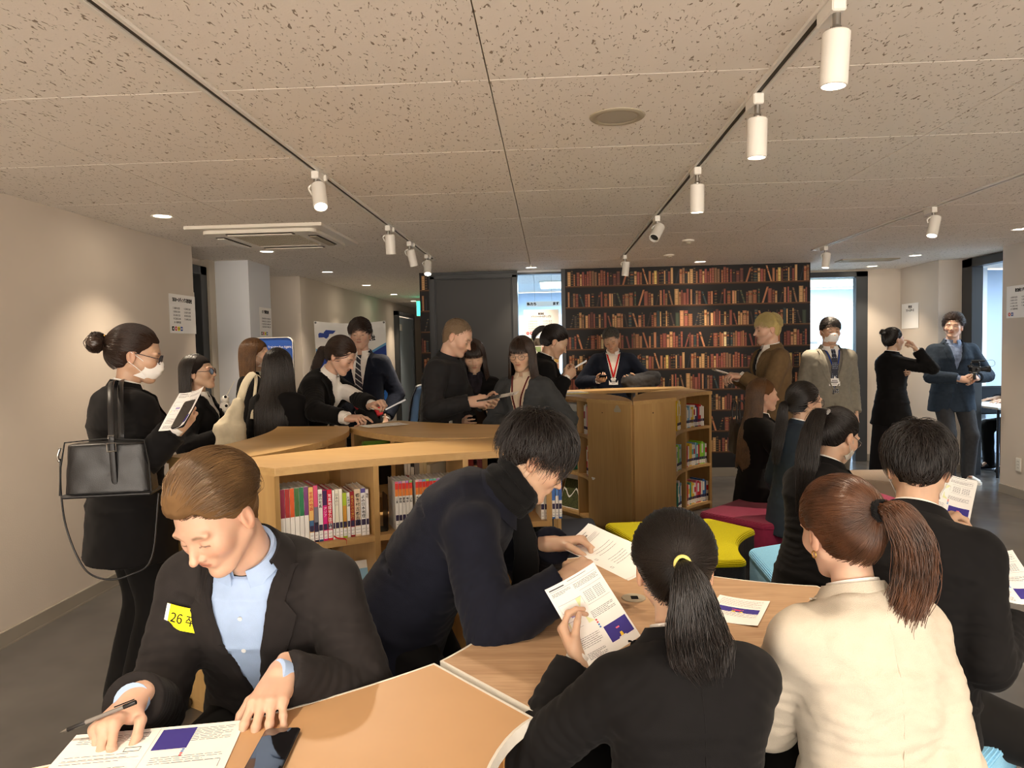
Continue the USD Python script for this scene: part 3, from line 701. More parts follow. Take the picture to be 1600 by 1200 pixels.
    def torso_field(s, t, h, sleeves=True, hem=0.0, hemw=1.05, ts=0.0, sleeve_end=.99, bust=True, shl=1.0, short=None):
        """outer field of an upper garment: t thickness over the body"""
        nd = [np.array(n) for n in s.nodes]; nd[0] = nd[1] - (.12 * s.S + hem) * s.fr[0][2]
        pts = nd + ([p for a in s.arm.values() for p in a] if sleeves else list(s.sh.values()))
        f = Field(np.min(pts, 0) - .2, np.max(pts, 0) + .2, h); D = s.dims(t, hemw)
        m_ = s.sex == 'm'
        for k in 'RL':
            a, e, w = s.arm[k]
            r0, r1, r2 = (.062, .050, .041) if m_ else (.053, .043, .036)
            r0, r1, r2 = (q * s.S * (.5 + .5 * s.build) + t * .7 + ts for q in (r0, r1, r2))
            if sleeves:
                f.add(cone(a, e, r0, r1), .012); ww = e + (w - e) * sleeve_end
                f.add(cone(e, ww, r1, r2), .012)
        if sleeves:
            for k in 'RL':
                a, e, w = s.arm[k]; dd = unit(w - e); ww = e + (w - e) * sleeve_end; r = dd * 0 + 1
                u = unit(np.cross(dd, [0.3, .2, 1])); v = np.cross(dd, u)
                f.cut(eseg(ww, ww + dd * .09, u, u, v, v, .062, .062, .062, .062, 2.0), .004)
        for i in range(5):
            a0, b0 = D[i]; a1, b1 = D[i + 1]
            f.add(eseg(nd[i], nd[i + 1], s.fr[i][0], s.fr[i + 1][0], s.fr[i][1], s.fr[i + 1][1], a0, a1, b0, b1), .02)
        if s.sex == 'f' and bust:
            for g in (-1, 1): f.add(ell(nd[3] + .065 * s.S * g * s.fr[3][0] + .062 * s.S * s.fr[3][1] + .005 * s.fr[3][2], (.066 * s.S + t * .5, .062 * s.S + t * .5, .064 * s.S)), .04)
        if s.sex == 'm': f.add(ell(nd[3] + .045 * s.fr[3][1] + .03 * s.fr[3][2], (.13 * s.S + t, .075 * s.S + t, .10 * s.S), s.fr[3]), .05)
        f.add(ell(nd[3] - .045 * s.fr[3][1] + .05 * s.fr[3][2], (.135 * s.S + t, .06 * s.S + t, .12 * s.S), s.fr[3]), .05)
        for k in 'RL':
            a, e, w = s.arm[k]; r0 = (.060 if m_ else .051) * s.S * (.5 + .5 * s.build) + t * .6 + ts
            inn = s.nodes[5] * .55 + a * .45 - .008 * s.fr[5][2]
            f.add(cone(inn, a, .032 * s.S + t, r0 * .93), .03)
            f.add(ell(a, r0 * .97 * shl), .015)
        return f

    def chestxy(s, x, q, t, off=0.0):
        """point on the front of the chest: x across (m), q 0 pelvis .. 1 neck base along the spine"""
        x = np.asarray(x, float); q = np.asarray(q, float)
        D = s.dims(t); zz = np.array([0, .15, .335, .455, .49]) / .49
        nd = np.array(s.nodes[1:]); fr = np.array(s.fr[1:]); a = np.array([d[0] for d in D[1:]]); b = np.array([d[1] for d in D[1:]])
        itp = lambda A: np.stack([np.interp(q, zz, A[..., i]) for i in range(A.shape[-1])], -1)
        c, r, f = itp(nd), unit(itp(fr[:, 0])), unit(itp(fr[:, 1]))
        aa, bb = np.interp(q, zz, a), np.interp(q, zz, b)
        y = bb * np.clip(1 - np.clip(np.abs(x) / aa, 0, .98) ** 2.3, 0.02, 1) ** (1 / 2.3)
        extra = np.exp(-((q - .72) / .2) ** 2) * (.022 if s.sex == 'm' else .020)
        return c + r * x[..., None] + f * (y + off + extra)[..., None]

    def project(s, P, m, off, back=.12):
        """push chest points onto the garment mesh m from the front, then out by off"""
        f = s.fr[3][1]; sh = P.shape; p = P.reshape(-1, 3); U, W = s.fr[3][0], s.fr[3][2]
        if getattr(s, '_t2m', None) is not m:
            mv = np.asarray(m.vertices); keep = (np.asarray(m.vertex_normals) @ f > .15)
            for k in 'RL':
                a, e, w = s.arm[k]
                for p0, p1 in ((a + (e - a) * .35, e), (e, w)):
                    ax = p1 - p0; tt = np.clip((mv - p0) @ ax / (ax @ ax), 0, 1); keep &= np.linalg.norm(mv - p0 - tt[:, None] * ax, axis=1) > .082 * s.S
            s._v = np.asarray(m.vertices)[keep]; s._t2 = cKDTree(np.stack([s._v @ U, s._v @ W], 1)); s._t2m = m
        dist, idx = s._t2.query(np.stack([p @ U, p @ W], 1), k=12)
        depth = (s._v[idx] @ f); best = np.sort(depth, 1)[:, -3:].mean(1, keepdims=True); wgt = np.exp(-np.abs(best - depth) / .005) / (dist + 3e-3)
        d = (depth * wgt).sum(1) / wgt.sum(1)
        return (p - np.outer(p @ f, f) + np.outer(d + off, f)).reshape(sh)

    def jacket(s, mat, t=.016, hem=.06, hemw=1.08, vq=.42, vw=.075, shirt='shirt_white', lapel=True, lapw=.062, name='jacket', h=None, ts=.004, rip=.004, cuff=True, collar=True, tie=None, buttons=1, bust=True, closed=False, split=True, sleeve_end=.97, shirt_collar=True, shl=1.0, shirt_name='shirt', vtop=1.06):
        h = h or s.h; f = s.torso_field(t, h, True, hem, hemw, ts, sleeve_end, bust, shl)
        nd = s.nodes; up = s.fr[3][2]; X, Y, Z = f.pts()
        J = f.F
        if not closed:
            # V opening: narrowing from the neck to the button, in chest coordinates
            c = nd[3]; fr = s.fr[3]
            rel = [X - c[0], Y - c[1], Z - c[2]]
            u = sum(fr[0][i] * rel[i] for i in range(3)); w = sum(fr[1][i] * rel[i] for i in range(3)); z = sum(fr[2][i] * rel[i] for i in range(3))
            zb = (vq - .684) * .49 * s.S; zt = (vtop - .684) * .49 * s.S
            wid = vw * s.S * np.clip((z - zb) / (zt - zb), 0, 1.15) ** .9
            dv = np.maximum((np.abs(u) - wid) * .93, zb - z)
            dv = np.maximum(dv, -(w + .015 + .35 * np.maximum(z - .12, 0)))
            # open the hem below the button
            zs = zb - .10 * s.S
            V = np.maximum(J, -np.maximum(dv, -(J + .020)))
            hem_cut = np.maximum(np.maximum(np.abs(u) - .30 * np.maximum(zs - z, 0), -(w)), -(J + .016))
            if split: V = np.maximum(V, -hem_cut)
            sh = np.maximum(np.maximum(J + .009, -(J + .030)), np.maximum(dv - .03, -(w + .05)))
        else: V, sh = J, None
        m = f.mesh(V); m = s.folds(ripple(ripple(m, rip * 1.3, 5.5, s.seed + 1), rip * .8, 13, s.seed))
        s.jm = m; s.fm = m
        s.put(name, m, mat, smooth=True)
        if sh is not None and shirt:
            ms = f.mesh(sh)
            if ms is not None:
                s.shm = ms; s.fm = trimesh.util.concatenate([m, ms]); s.put(shirt_name, ripple(ms, .002, 14, s.seed + 3), shirt, smooth=True)
        if lapel and not closed:
            n = 22
            for g in (1, -1):
                q = np.linspace(vq, vtop - .05, n); k = (q - vq) / (vtop - vq)
                inner = vw * s.S * np.clip(k * 1.0, 0, 1.1) ** .9 - .002
                outer = inner + lapw * s.S * np.sin(np.clip(k / .74, 0, 1) * np.pi / 2) ** .8
                outer = np.where(k > .74, inner + lapw * s.S * (.62 + .1 * (k - .74)), outer)
                tt = np.linspace(0, 1, 7)
                xx = (inner[:, None] * (1 - tt) + outer[:, None] * tt) * g
                P = s.chestxy(xx, np.repeat(q[:, None], 7, 1) + .05 * (tt * (k[:, None] > .74)), t)
                P = s.project(P, m, .005)
                P[:, 0] -= s.fr[3][1] * .004
                lm = grid_sheet(P if g > 0 else P[:, ::-1], .004)
                s.put('lapel', lm, mat, smooth=40)
        if collar:
            s.collar(mat, .072 if s.sex == 'm' else .062, .047, .036, 'jacket_collar', gap=62 if not closed else 25, spread=.024)
        if shirt and shirt_collar:
            s.collar(shirt, .060 if s.sex == 'm' else .051, .054, .030, 'shirt_collar', gap=16, point=.03, spread=.012)
        if cuff and shirt:
            for k in 'RL':
                a, e, w = s.arm[k]; d = unit(w - e); r = (.033 if s.sex == 'm' else .0285) * s.S
                s.put('shirt_cuff', tubepath(np.array([w - d * .035, w - d * .01, w + d * .010, w + d * .014, w + d * .012]), np.array([r, r, r * 1.02, r * 1.0, r * .9]), 20), shirt, smooth=50)
        for i in range(buttons if not closed else 0):
            q = np.array([vq - .035 - .16 * i]); P = s.project(s.chestxy(np.array([.012]), q, t), m, .0)
            fdir = s.fr[3][1]; s.put('button', cyl(P[0], P[0] + fdir * .006, .009 * s.S, .0075 * s.S, 14), 'button_dark', smooth=30)
        if tie: s.tie(tie, t, vq)

    def tie(s, mat, t, vq, wid=.036):
        q = np.linspace(.985, max(vq - .02, .05), 18); k = (.985 - q) / (.985 - vq)
        hw = np.where(k < .07, .018, .013 + (wid - .013) * np.clip(k, 0, 1) ** .8)[:, None] * s.S
        P = s.chestxy(hw * np.linspace(-1, 1, 5)[None], np.repeat(q[:, None], 5, 1), .0)
        P = s.project(P, s.shm, .006) if hasattr(s, 'shm') else P
        P[:2] += s.fr[3][1] * .004
        uv = np.stack(np.meshgrid(np.linspace(0, 1, 18), np.linspace(0, 1, 5), indexing='ij'), -1)
        s.put('necktie', grid_sheet(P, .005), mat, smooth=40)

    def cast(s, P, m, off):
        """points moved along the chest's forward axis onto the first surface met from the front"""
        f = s.fr[3][1]; p = P.reshape(-1, 3); o = p + f * .3
        mv = np.asarray(m.vertices); bad = np.zeros(len(mv), bool)
        for k in 'RL':
            a, e, w = s.arm[k]
            for p0, p1 in ((a + (e - a) * .45, e), (e, w)):
                ax = p1 - p0; tt = np.clip((mv - p0) @ ax / (ax @ ax), 0, 1); bad |= np.linalg.norm(mv - p0 - tt[:, None] * ax, axis=1) < .088 * s.S
        m = trimesh.Trimesh(mv, m.faces[~bad[m.faces].any(1)], process=False)
        try:
            loc, ri, _ = m.ray.intersects_location(o, np.repeat(-f[None], len(p), 0), multiple_hits=False)
            out = p.copy(); out[ri] = loc
        except Exception: out = s.project(p, m, 0)
        return (out + f * off).reshape(P.shape)

    def back_seam(s, mat, q0=.97, q1=-.35):
        """stitched seam down the middle of the back"""
        f = s.fr[3][1]; q = np.linspace(q0, q1, 26); zz = np.array([-.30, 0, .15, .335, .455, .49]) / .49
        nd = np.vstack([s.nodes[1] - .30 * s.S * s.fr[0][2], np.array(s.nodes[1:])]); p = np.stack([np.interp(q, zz, nd[:, i]) for i in range(3)], 1)
        try: loc, ri, _ = s.jm.ray.intersects_location(p - f * .5, np.repeat(f[None], len(p), 0), multiple_hits=False)
        except Exception: return
        loc = loc[np.argsort(ri)]
        if len(loc) > 6: s.put('back_seam', tubepath(loc + f * .0004, .0014, 6), mat, smooth=True)

    def folds(s, m):
        """creases at the elbows and under the arms"""
        v = np.array(m.vertices); n = m.vertex_normals; d = np.zeros(len(v))
        for k in 'RL':
            a, e, w = s.arm[k]
            bend = unit(a - e) @ unit(w - e)
            for c, ax, rad, amp in ((e, unit(w - a), .095, .0075), (e + (w - e) * .5, unit(w - e), .10, .0045), (a + (e - a) * .5, unit(e - a + .3 * (w - e)), .10, .0045), (a * .6 + s.nodes[3] * .4, unit(a - s.nodes[2]), .10, .005), (s.nodes[2], s.fr[2][2], .16, .004)):
                r = v - c; g = np.exp(-(r ** 2).sum(1) / rad ** 2)
                ph = (r @ ax) / .030 * 2 * np.pi * .5 + 5 * meshkit.noise(v * 11 + s.seed * 7.1, s.seed)
                d += g * amp * (np.abs(np.sin(ph)) - .5)
        m = m.copy(); m.vertices = v + n * d[:, None]; return m

    def collar(s, mat, r, hgt, fold, name, gap=20, point=0.0, spread=.014, th=.003):
        """stand-and-fall collar round the neck base"""
        c = s.nodes[5] - .012 * s.fr[5][2] + .004 * s.fr[5][1]; fr = frame(0, 0, 0)
        R5, F5, U5 = s.fr[5]; nd = unit(s.hc - .03 * s.hf[1] - s.nodes[5]); U = unit(U5 * .6 + nd * .4)
        Fv = unit(F5 - U * (F5 @ U)); Rv = np.cross(Fv, U)
        th_ = np.radians(np.linspace(gap, 360 - gap, 49)); S = s.S; rows = []
        for a in th_:
            k = .5 + .5 * math.cos(a)       # 1 in front, 0 behind
            e = Rv * math.sin(a) + Fv * math.cos(a)
            rr = r * S * (1 + .10 * k)
            z0 = -.014 * k + .004; hh_ = hgt * (1 - .25 * k); fl = fold + point * max(0, 1 - abs(abs(a - np.pi) - (np.pi - math.radians(gap))) / .5)
            rows.append([c + e * rr + U * z0 * S, c + e * (rr - .004) + U * (z0 + hh_) * S, c + e * (rr + .004) + U * (z0 + hh_ + .004) * S, c + e * (rr + spread * .6) + U * (z0 + hh_ - fold * .4) * S, c + e * (rr + spread * (1 + .8 * k)) + U * (z0 + hh_ - fl) * S])
        P = np.array(rows); s.put(name, grid_sheet(P, th), mat, smooth=60)

    def coat_or_shirt(s, mat, name='shirt', **kw):
        s.jacket(mat, closed=True, name=name, shirt=None, lapel=False, **kw)

    def trousers(s, mat, name='trousers', t=.012, h=None, flare=1.0, end=1.0):
        h = h or max(s.h * 1.4, .015)
        pts = [p for a in s.leg.values() for p in a] + [s.nodes[2]]
        f = Field(np.min(pts, 0) - .19, np.max(pts, 0) + .19, h); D = s.dims(t * .4 - .008); S = s.S
        f.add(eseg(s.nodes[1] - .06 * S * s.fr[1][2], s.nodes[2], s.fr[1][0], s.fr[2][0], s.fr[1][1], s.fr[2][1], D[1][0], D[2][0] * 1.02, D[1][1] * 1.02, D[2][1] * 1.02), 0)
        for k in 'RL':
            a, e, w = s.leg[k]
            r = [.084, .062, .05 * flare] if s.sex == 'm' else [.081, .056, .046 * flare]
            r = [q * S + t * .7 for q in r]
            f.add(ell(a, r[0] * 1.0), .035); f.add(cone(a, e, r[0], r[1]), .03); f.add(cone(e, w + (e - w) * (1 - end) + np.array([0, 0, -.02]), r[1], r[2]), .025)
        m = ripple(f.mesh(), .005, 7, s.seed + 9); s.put(name, m, mat, smooth=True)

    def skirt(s, mat, z_end, a_end=.20, b_end=.17, h=None):
        h = h or s.h * 1.3; c = s.nodes[1]; e = np.array([c[0], c[1], z_end]); D = s.dims(.012)
        f = Field(np.minimum(c, e) - [.3, .3, .05], np.maximum(c, e) + [.3, .3, .25], h)
        f.add(eseg(c, s.nodes[2], s.fr[1][0], s.fr[2][0], s.fr[1][1], s.fr[2][1], D[1][0], D[2][0], D[1][1], D[2][1]), 0)
        f.add(eseg(e, c, s.fr[0][0], s.fr[1][0], s.fr[0][1], s.fr[1][1], a_end, D[1][0], b_end, D[1][1]), .02)
        s.put('skirt', ripple(f.mesh(), .006, 6, s.seed + 4, (1, 1, .25)), mat, smooth=True)

    def shoes(s, mat='shoe_black', name='shoe', sole=None, heel=.0):
        for k, g in (('R', 1), ('L', -1)):
            hip, kn, an = s.leg[k]; base = np.array([an[0], an[1], an[2] - .085 * s.S])
            d = unit((kn - hip) * [1, 1, 0] + np.array([g * .12, .35, 0]))if s.sit is not None else unit(np.array([g * .22, 1, 0]))
            r = np.cross(d, [0, 0, 1.0]); f = Field(base + np.array([-.26, -.26, -.02]), base + np.array([.26, .26, .16]), .008 if s.path.endswith('017') else .013)
            f.add(cone(base - d * .05 + [0, 0, .042], base + d * .02 + [0, 0, .05], .036, .040), 0)
            f.add(cone(base + d * .02 + [0, 0, .04], base + d * .155 + [0, 0, .026], .044, .032), .02)
            f.add(cone(base - d * .015 + [0, 0, .05], base - d * .01 + [0, 0, .10], .040, .044), .02)
            X, Y, Z = f.pts(); F = np.maximum(f.F, base[2] + .003 - Z)
            p = s.put(name, f.mesh(F), mat, smooth=40)
            if sole:
                q = [base + d * a + r * b for a, b in ((-.088, -.02), (-.08, .03), (0, .042), (.10, .048), (.17, .030), (.19, 0), (.17, -.03), (.10, -.046), (0, -.042), (-.08, -.03))]
                s_poly = sg.Polygon([(x[0], x[1]) for x in q]).buffer(.004)
                obj('sole', prism(s_poly, base[2], base[2] + .026), sole, p)

    # ---------------- hair
    def hair_short(s, mat, n=1500, t=.012, L=.05, front=.062, flow='back', lift=.018, seed=0, width=.0016, cap=True, puff=(0, 0, 0), nape=-.080, jitter=.12, fade=0.0, cap_front=None, part=0.0, region=None, droop=.0, low=.75):
        rng = np.random.default_rng(s.seed * 31 + seed)
        if cap: s.hput('hair', ripple(hair_cap(max(s.hh, .0045), t, (cap_front or front) + .006, nape, seed=s.seed, puff=puff, under=True), .003, 60, s.seed), mat + '_base', smooth=True)
        reg = region or hair_region((front - SKULL_C[2]) / SKULL_R[2] - (.10 if flow in ('back', 'crown') else .0))
        d0 = skull_dirs(n, rng, reg); k = 7; tt = np.linspace(0, 1, k)
        if flow == 'back': tgt = np.tile(unit(np.array([part, -.95, -.15])), (n, 1)) + d0 * [.55, 0, .15]
        elif flow == 'fringe': tgt = np.stack([d0[:, 0] * .7 + part, np.where(d0[:, 1] > -.25, 1.0, -.6), np.full(n, -.35)], 1)
        elif flow == 'side': tgt = np.stack([np.full(n, part), d0[:, 1] * .5 + .35, np.full(n, -.15)], 1)
        elif flow == 'crown': tgt = d0 - np.array([0, -.55, .8]) * .75 + np.array([part, 0, -.1])
        else: tgt = d0 + rng.normal(size=(n, 3))
        tgt = unit(unit(tgt) + rng.normal(size=(n, 3)) * jitter)
        up = np.clip(d0[:, 2] * .9 + .45, .15, 1)
        ang = np.arccos(np.clip((d0 * tgt).sum(1), -1, 1)); ln = L * (1 - low * np.clip((.15 - d0[:, 2]) / .5, 0, 1) * (d0[:, 1] < .5)) * rng.uniform(.75, 1.2, n)
        fr = np.clip(ln / .085 / np.maximum(ang, .15), 0, .92)
        P = slerp(d0, tgt, tt)
        # walk only the first part of the arc
        P = np.stack([slerp(d0, tgt, np.array([q]))[:, 0] if False else None for q in tt], 1) if False else np.concatenate([_slerp1(d0, tgt, fr * q)[:, None] for q in tt], 1)
        root = np.clip(1.15 - 1.1 * np.clip((d0[:, 1] - .1) / .5, 0, 1)[:, None] * (1 - np.clip(tt * 3.0, 0, 1))[None], .1, 1)
        lowk = np.clip((d0[:, 2] + .35) / .5, .25, 1)[:, None]; lf = t * .8 * root * lowk + lift * lowk * (up * rng.uniform(.55, 1.15, n))[:, None] * np.sin(np.clip(tt * 2.2, 0, np.pi))[None] ** .8 * 1.0 - droop * tt[None] ** 2
        pts = on_skull(P, lf + .0015)
        pts += np.array([0, puff[1], puff[2]]) * np.clip(d0[:, 2], 0, 1)[:, None, None] * .6
        w = width * np.array([1, 1, 1, .95, .8, .6, .3])
        s.cur('hair_strands', s.H(pts), w, mat)

    def hair_pulled(s, mat, tie, n=1200, t=.009, front=.060, width=.0016, ears=True, lo=.0, capmat=None, nape=-.074):
        """hair combed tight to a point on the head (direction tie, head-local)"""
        rng = np.random.default_rng(s.seed * 17 + 5); tie = unit(np.array(tie, float))
        s.hput('hair', hair_cap(max(s.hh, .0045), t, front + .004, nape, ears=ears), capmat or mat + '_base', smooth=True)
        d0 = skull_dirs(n, rng, hair_region((front - SKULL_C[2]) / SKULL_R[2] - .03))
        k = 10; tt = np.linspace(0, 1, k); tg = unit(tie + rng.normal(size=(n, 3)) * .06)
        P = slerp(d0, tg, tt)
        lf = (t + .0010) * (1 - .8 * np.clip((d0[:, 1] - .0) / .5, 0, 1)[:, None] * (1 - np.clip(tt * 4, 0, 1))[None]) + .003 * rng.uniform(-.5, 1, n)[:, None] + .004 * np.sin(np.pi * tt)[None] * rng.uniform(0, 1, n)[:, None] + .010 * tt[None] ** 6
        s.cur('hair_strands', s.H(on_skull(P, lf)), width * np.linspace(1, .9, k), mat)
        return s.H(on_skull(tie[None], np.array([t + .012]))[0])

    def bundle(s, mat, path, rad, n=500, width=.0016, name='ponytail', flat=1.0, frizz=.004, core=.8, taper=.6, seed=0, side=None, sub=24):
        """lock of hair along path (person coordinates) with radii rad"""
        rng = np.random.default_rng(s.seed * 13 + seed + 2)
        C = catmull(path, sub); k = sub; R = np.interp(np.linspace(0, 1, k), np.linspace(0, 1, len(rad)), rad)
        T = unit(np.gradient(C, axis=0)); ref = np.array(side, float) if side is not None else np.array([1.0, .15, .1])
        U = unit(np.cross(T, np.cross(ref, T))); W = np.cross(T, U)
        p = s.put(name, ripple(tubepath(C, R * core, 20, ry=R * core * flat, up=np.cross(ref, T[0])), .006, 40, s.seed, (1, 1, .2)), mat, smooth=True)
        a = rng.uniform(0, 2 * np.pi, n); r = np.sqrt(rng.uniform(.35, 1.0, n)); tt = np.linspace(0, 1, k)
        tw = rng.normal(size=n) * .5
        ph = a[:, None] + tw[:, None] * tt[None]
        rr = r[:, None] * R[None]
        wob = np.cumsum(rng.normal(size=(n, k, 3)), 1) * frizz * .35; wob -= wob[:, :1]
        P = C[None] + (np.cos(ph) * rr)[..., None] * U[None] + (np.sin(ph) * rr * flat)[..., None] * W[None] + wob
        # ends of unequal length
        end = 1 - .42 * rng.uniform(0, 1, n) ** 1.6
        ii = np.clip(tt[None] * end[:, None] * (k - 1), 0, k - 1.001); i0 = ii.astype(int); f_ = (ii - i0)[..., None]
        rows = np.arange(n)[:, None]; P = P[rows, i0] * (1 - f_) + P[rows, i0 + 1] * f_
        w = width * np.concatenate([np.ones(k - 6), np.linspace(1, .35, 6)])
        curves('hair_strands', P, w, mat, p)
        return p

    def hair_long(s, mat, length, n=1200, width=.002, part=(0.0, .35), phi0=42, t=.012, seed=0, back_off=.0, spread=1.0, bangs=False, front_in=0.0, tip=1.0, ear=False, curve=None, flow=None):
        """loose long hair: combed from a parting over the skull, hanging to length (m) below the ear; phi0: opening for the face"""
        rng = np.random.default_rng(s.seed * 11 + seed); S = s.hs
        s.hput('hair', hair_cap(max(s.hh, .005), t, .055, -.07, ears=ear, bang=1.0 if bangs else 0.0), mat + '_base', smooth=True)
        down = np.array([0, 0, -1.0])
        nb = s.nodes[5]; bk = -s.fr[5][1]
        def ring(phi, v):
            """phi measured from the face's forward axis, v metres below ear level; in person coordinates"""
            e = np.stack([np.sin(phi), np.cos(phi)], -1)
            h0 = np.stack([e[..., 0] * (.0745 + t), e[..., 1] * (.088 + t) - .018, np.full(phi.shape, .0)], -1)
            base = s.H(h0)
            hr = unit(s.hf[0] * [1, 1, 0]); hfw = unit(s.hf[1] * [1, 1, 0] + 1e-9)
            g = np.clip(v / .22, 0, 1)
            wdt = spread * (1 + .25 * g)
            ctr = s.hc + (nb - s.hc) * [1, 1, 0] * g[..., None] * .6
            rad = hr * (e[..., 0] * (.086 * wdt))[..., None] + hfw * (e[..., 1] * (.094 - .02 * g) - .018)[..., None]
            bod = ctr + rad + bk * (back_off * np.clip((v - .08) / .2, 0, 1) * np.clip(-e[..., 1] + .3, 0, 1))[..., None]
            bod = bod * [1, 1, 0] + np.array([0, 0, 1.0]) * base[..., 2:3]
            P = base * (1 - g)[..., None] + bod * g[..., None]
            if curve is not None: P = P + np.array(curve) * (np.clip(v - .12, 0, 9) ** 1.5)[..., None]
            return P + down * v[..., None]
        a0 = math.radians(phi0); nphi, nv = 40, 18
        ph, vv = np.meshgrid(np.linspace(a0, 2 * np.pi - a0, nphi), np.linspace(-.01, length * .97, nv), indexing='ij')
        vv2 = vv * (1 - .12 * np.cos(ph * 3 + s.seed) ** 2 * .5)
        G = ring(ph, vv2); s.put('hair_length', grid_sheet(G, .010), mat, smooth=True)
        pd = unit(np.array([part[0], part[1], 1.0]))
        phi = rng.uniform(a0 * .93, 2 * np.pi - a0 * .93, n); k1, k2 = 8, 14
        e = np.stack([np.sin(phi), np.cos(phi), np.full(n, -.35)], 1); tgt = unit(e)
        st = unit(np.stack([np.full(n, part[0]) + np.sign(np.sin(phi)) * .05, part[1] - rng.uniform(0, 1.1, n) * np.clip(1 - np.cos(phi), .1, 2) * .5, np.ones(n)], 1) + rng.normal(size=(n, 3)) * .06)
        sk = s.H(on_skull(slerp(st, tgt, np.linspace(0, .96, k1)), np.full((n, k1), t) + .0012 + .003 * rng.uniform(0, 1, n)[:, None]))
        ln = length * (1 - .13 * rng.uniform(0, 1, n)) * (1 - .10 * np.cos(phi * 3 + s.seed) ** 2)
        v = np.linspace(.0, 1, k2)[None] * ln[:, None]
        jit = np.cumsum(rng.normal(size=(n, k2)) * .012, 1)
        hang = ring(phi[:, None] + jit, v); ctr = s.hc[None, None] * [1, 1, 0]
        out = unit((hang - ctr) * [1, 1, 0]); hang = hang + out * (.004 + .006 * rng.uniform(0, 1, (n, 1)))[..., None]
        P = np.concatenate([sk[:, :-1], hang], 1); k = P.shape[1]
        # soften the joint
        for _ in range(2): P[:, 1:-1] = .25 * P[:, :-2] + .5 * P[:, 1:-1] + .25 * P[:, 2:]
        s.cur('hair_strands', P, width * np.concatenate([np.ones(k - 5), np.linspace(1, .4, 5)]), mat)
        if bangs:
            m = 260; x = rng.uniform(-.055, .055, m); tt = np.linspace(0, 1, 8)
            z0, z1 = .116, .028 + rng.uniform(-.008, .008, m)
            zz = z0 + (z1[:, None] - z0) * tt; yy = .035 + (.095 - .035 - 6 * x[:, None] ** 2) * np.sin(tt * np.pi / 2)[None] ** .8 + rng.uniform(0, .004, m)[:, None]
            xx = x[:, None] * (.5 + .6 * tt[None] ** .6) + rng.normal(size=(m, 1)) * .003
            s.cur('bangs', s.H(np.stack([xx, yy, zz], -1)), width * .9 * np.linspace(1, .5, 8), mat)

    # ---------------- worn things
    def mask(s, mat='mask_white'):
        x, z = np.meshgrid(np.linspace(-.060, .060, 25), np.linspace(-.016, -.098, 17), indexing='ij')
        n = (x / .060)
        mid = np.interp(z, [-.098, -.075, -.045, -.028, -.016], [.080, .103, .116, .116, .106])
        y = mid - 12 * x ** 2 * (1 + .5 * np.abs(n)) - .004 * np.abs(n)
        zz = z * (1 - .0 * n) + (.010 * (1 - np.abs(n) ** 1.5)) * (z > -.03)
        zz = (zz + .055) * (1 - .30 * np.abs(n) ** 2) - .055
        y += .0016 * np.sin((z + .02) / .012 * np.pi) * (1 - np.abs(n))
        p = s.hput('face_mask', grid_sheet(np.stack([x, y, zz], -1), .003), mat, smooth=60)
        for g in (-1, 1):
            for zb, ze in ((-.030, .012), (-.078, -.030)):
                m = tubepath(catmull([(g * .058, .058, zb), (g * .070, .025, (zb + ze) / 2), (g * .084, -.016, ze)], 8), .0016, 6); m.vertices = s.H(m.vertices); obj('ear_loop', m, mat, p, smooth=True)
    def glasses(s, mat='glasses_dark', r=.023, lens=True, thick=.0017, squash=.82):
        p0 = None
        for g in (-1, 1):
            a = np.linspace(0, 2 * np.pi, 25); c = np.array([g * .033, .099, .002])
            ring = c + np.stack([r * np.cos(a), -.12 * r * g * np.cos(a) * 1.2, r * squash * np.sin(a)], -1)
            m = tubepath(ring, thick, 8, cap=False); m.vertices = s.H(m.vertices)
            if p0 is None: p0 = s.put('eyeglasses', m, mat, smooth=True)
            else: obj('rim', m, mat, p0, smooth=True)
            if lens:
                v = np.vstack([c, ring[:-1]]); ff = np.array([[0, i, i % 24 + 1] for i in range(1, 25)])
                lm = trimesh.Trimesh(s.H(v), ff, process=False); obj('lens', lm, 'lens_glass', p0)
            m = tubepath(catmull([c + [g * r, -.004, .004], (g * .070, .075, .006), (g * .079, -.005, .010), (g * .080, -.025, -.005)], 12), thick, 6); m.vertices = s.H(m.vertices); obj('temple', m, mat, p0, smooth=True)
        m = tubepath(catmull([(-.011, .100, .004), (0, .1035, .008), (.011, .100, .004)], 7), thick, 6); m.vertices = s.H(m.vertices); obj('bridge', m, mat, p0, smooth=True)
    def lanyard(s, mat, badge=True, q_end=.42, label=None, t=.018, card='paper_white', width=.0085):
        m = s.fm; nf = s.fr[3][1]
        for g in (1, -1):
            q = np.linspace(.99, q_end, 14); k = (.99 - q) / (.99 - q_end); x = g * (.060 * (1 - k) ** 1.2 + .002) * s.S
            C = s.project(s.chestxy(x, q, t), m, .008)
            C[1:-1] = (C[:-2] + C[1:-1] * 2 + C[2:]) / 4; P = C[:, None] + s.fr[3][0][None, None] * (np.array([-.5, .5]) * width * 2)[None, :, None]
            s.put('lanyard', grid_sheet(P, .002), mat, smooth=40)
        if badge:
            C = s.project(s.chestxy(np.array([0.0]), np.array([q_end - .09]), t), m, .012)[0]
            r, u = s.fr[3][0], s.fr[3][2]; A = np.array([r, u, np.cross(r, u)])
            A = A if A[2] @ nf > 0 else A * [[1], [1], [-1]]
            bm = box((-.048, -.034, 0), (.048, .034, .003), .001)
            p = s.put('name_badge', place(bm, A, C), card)
            for i, (w, hgt) in enumerate(((.05, .006), (.06, .010), (.04, .005))):
                obj('badge_print', place(box((-w / 2, .016 - i * .016 - hgt / 2, .003), (w / 2, .016 - i * .016 + hgt / 2, .0034)), A, C), 'ink_grey', p, kind=None)
            obj('badge_clip', place(box((-.007, .034, 0), (.007, .05, .005)), A, C), 'metal_grey', p)

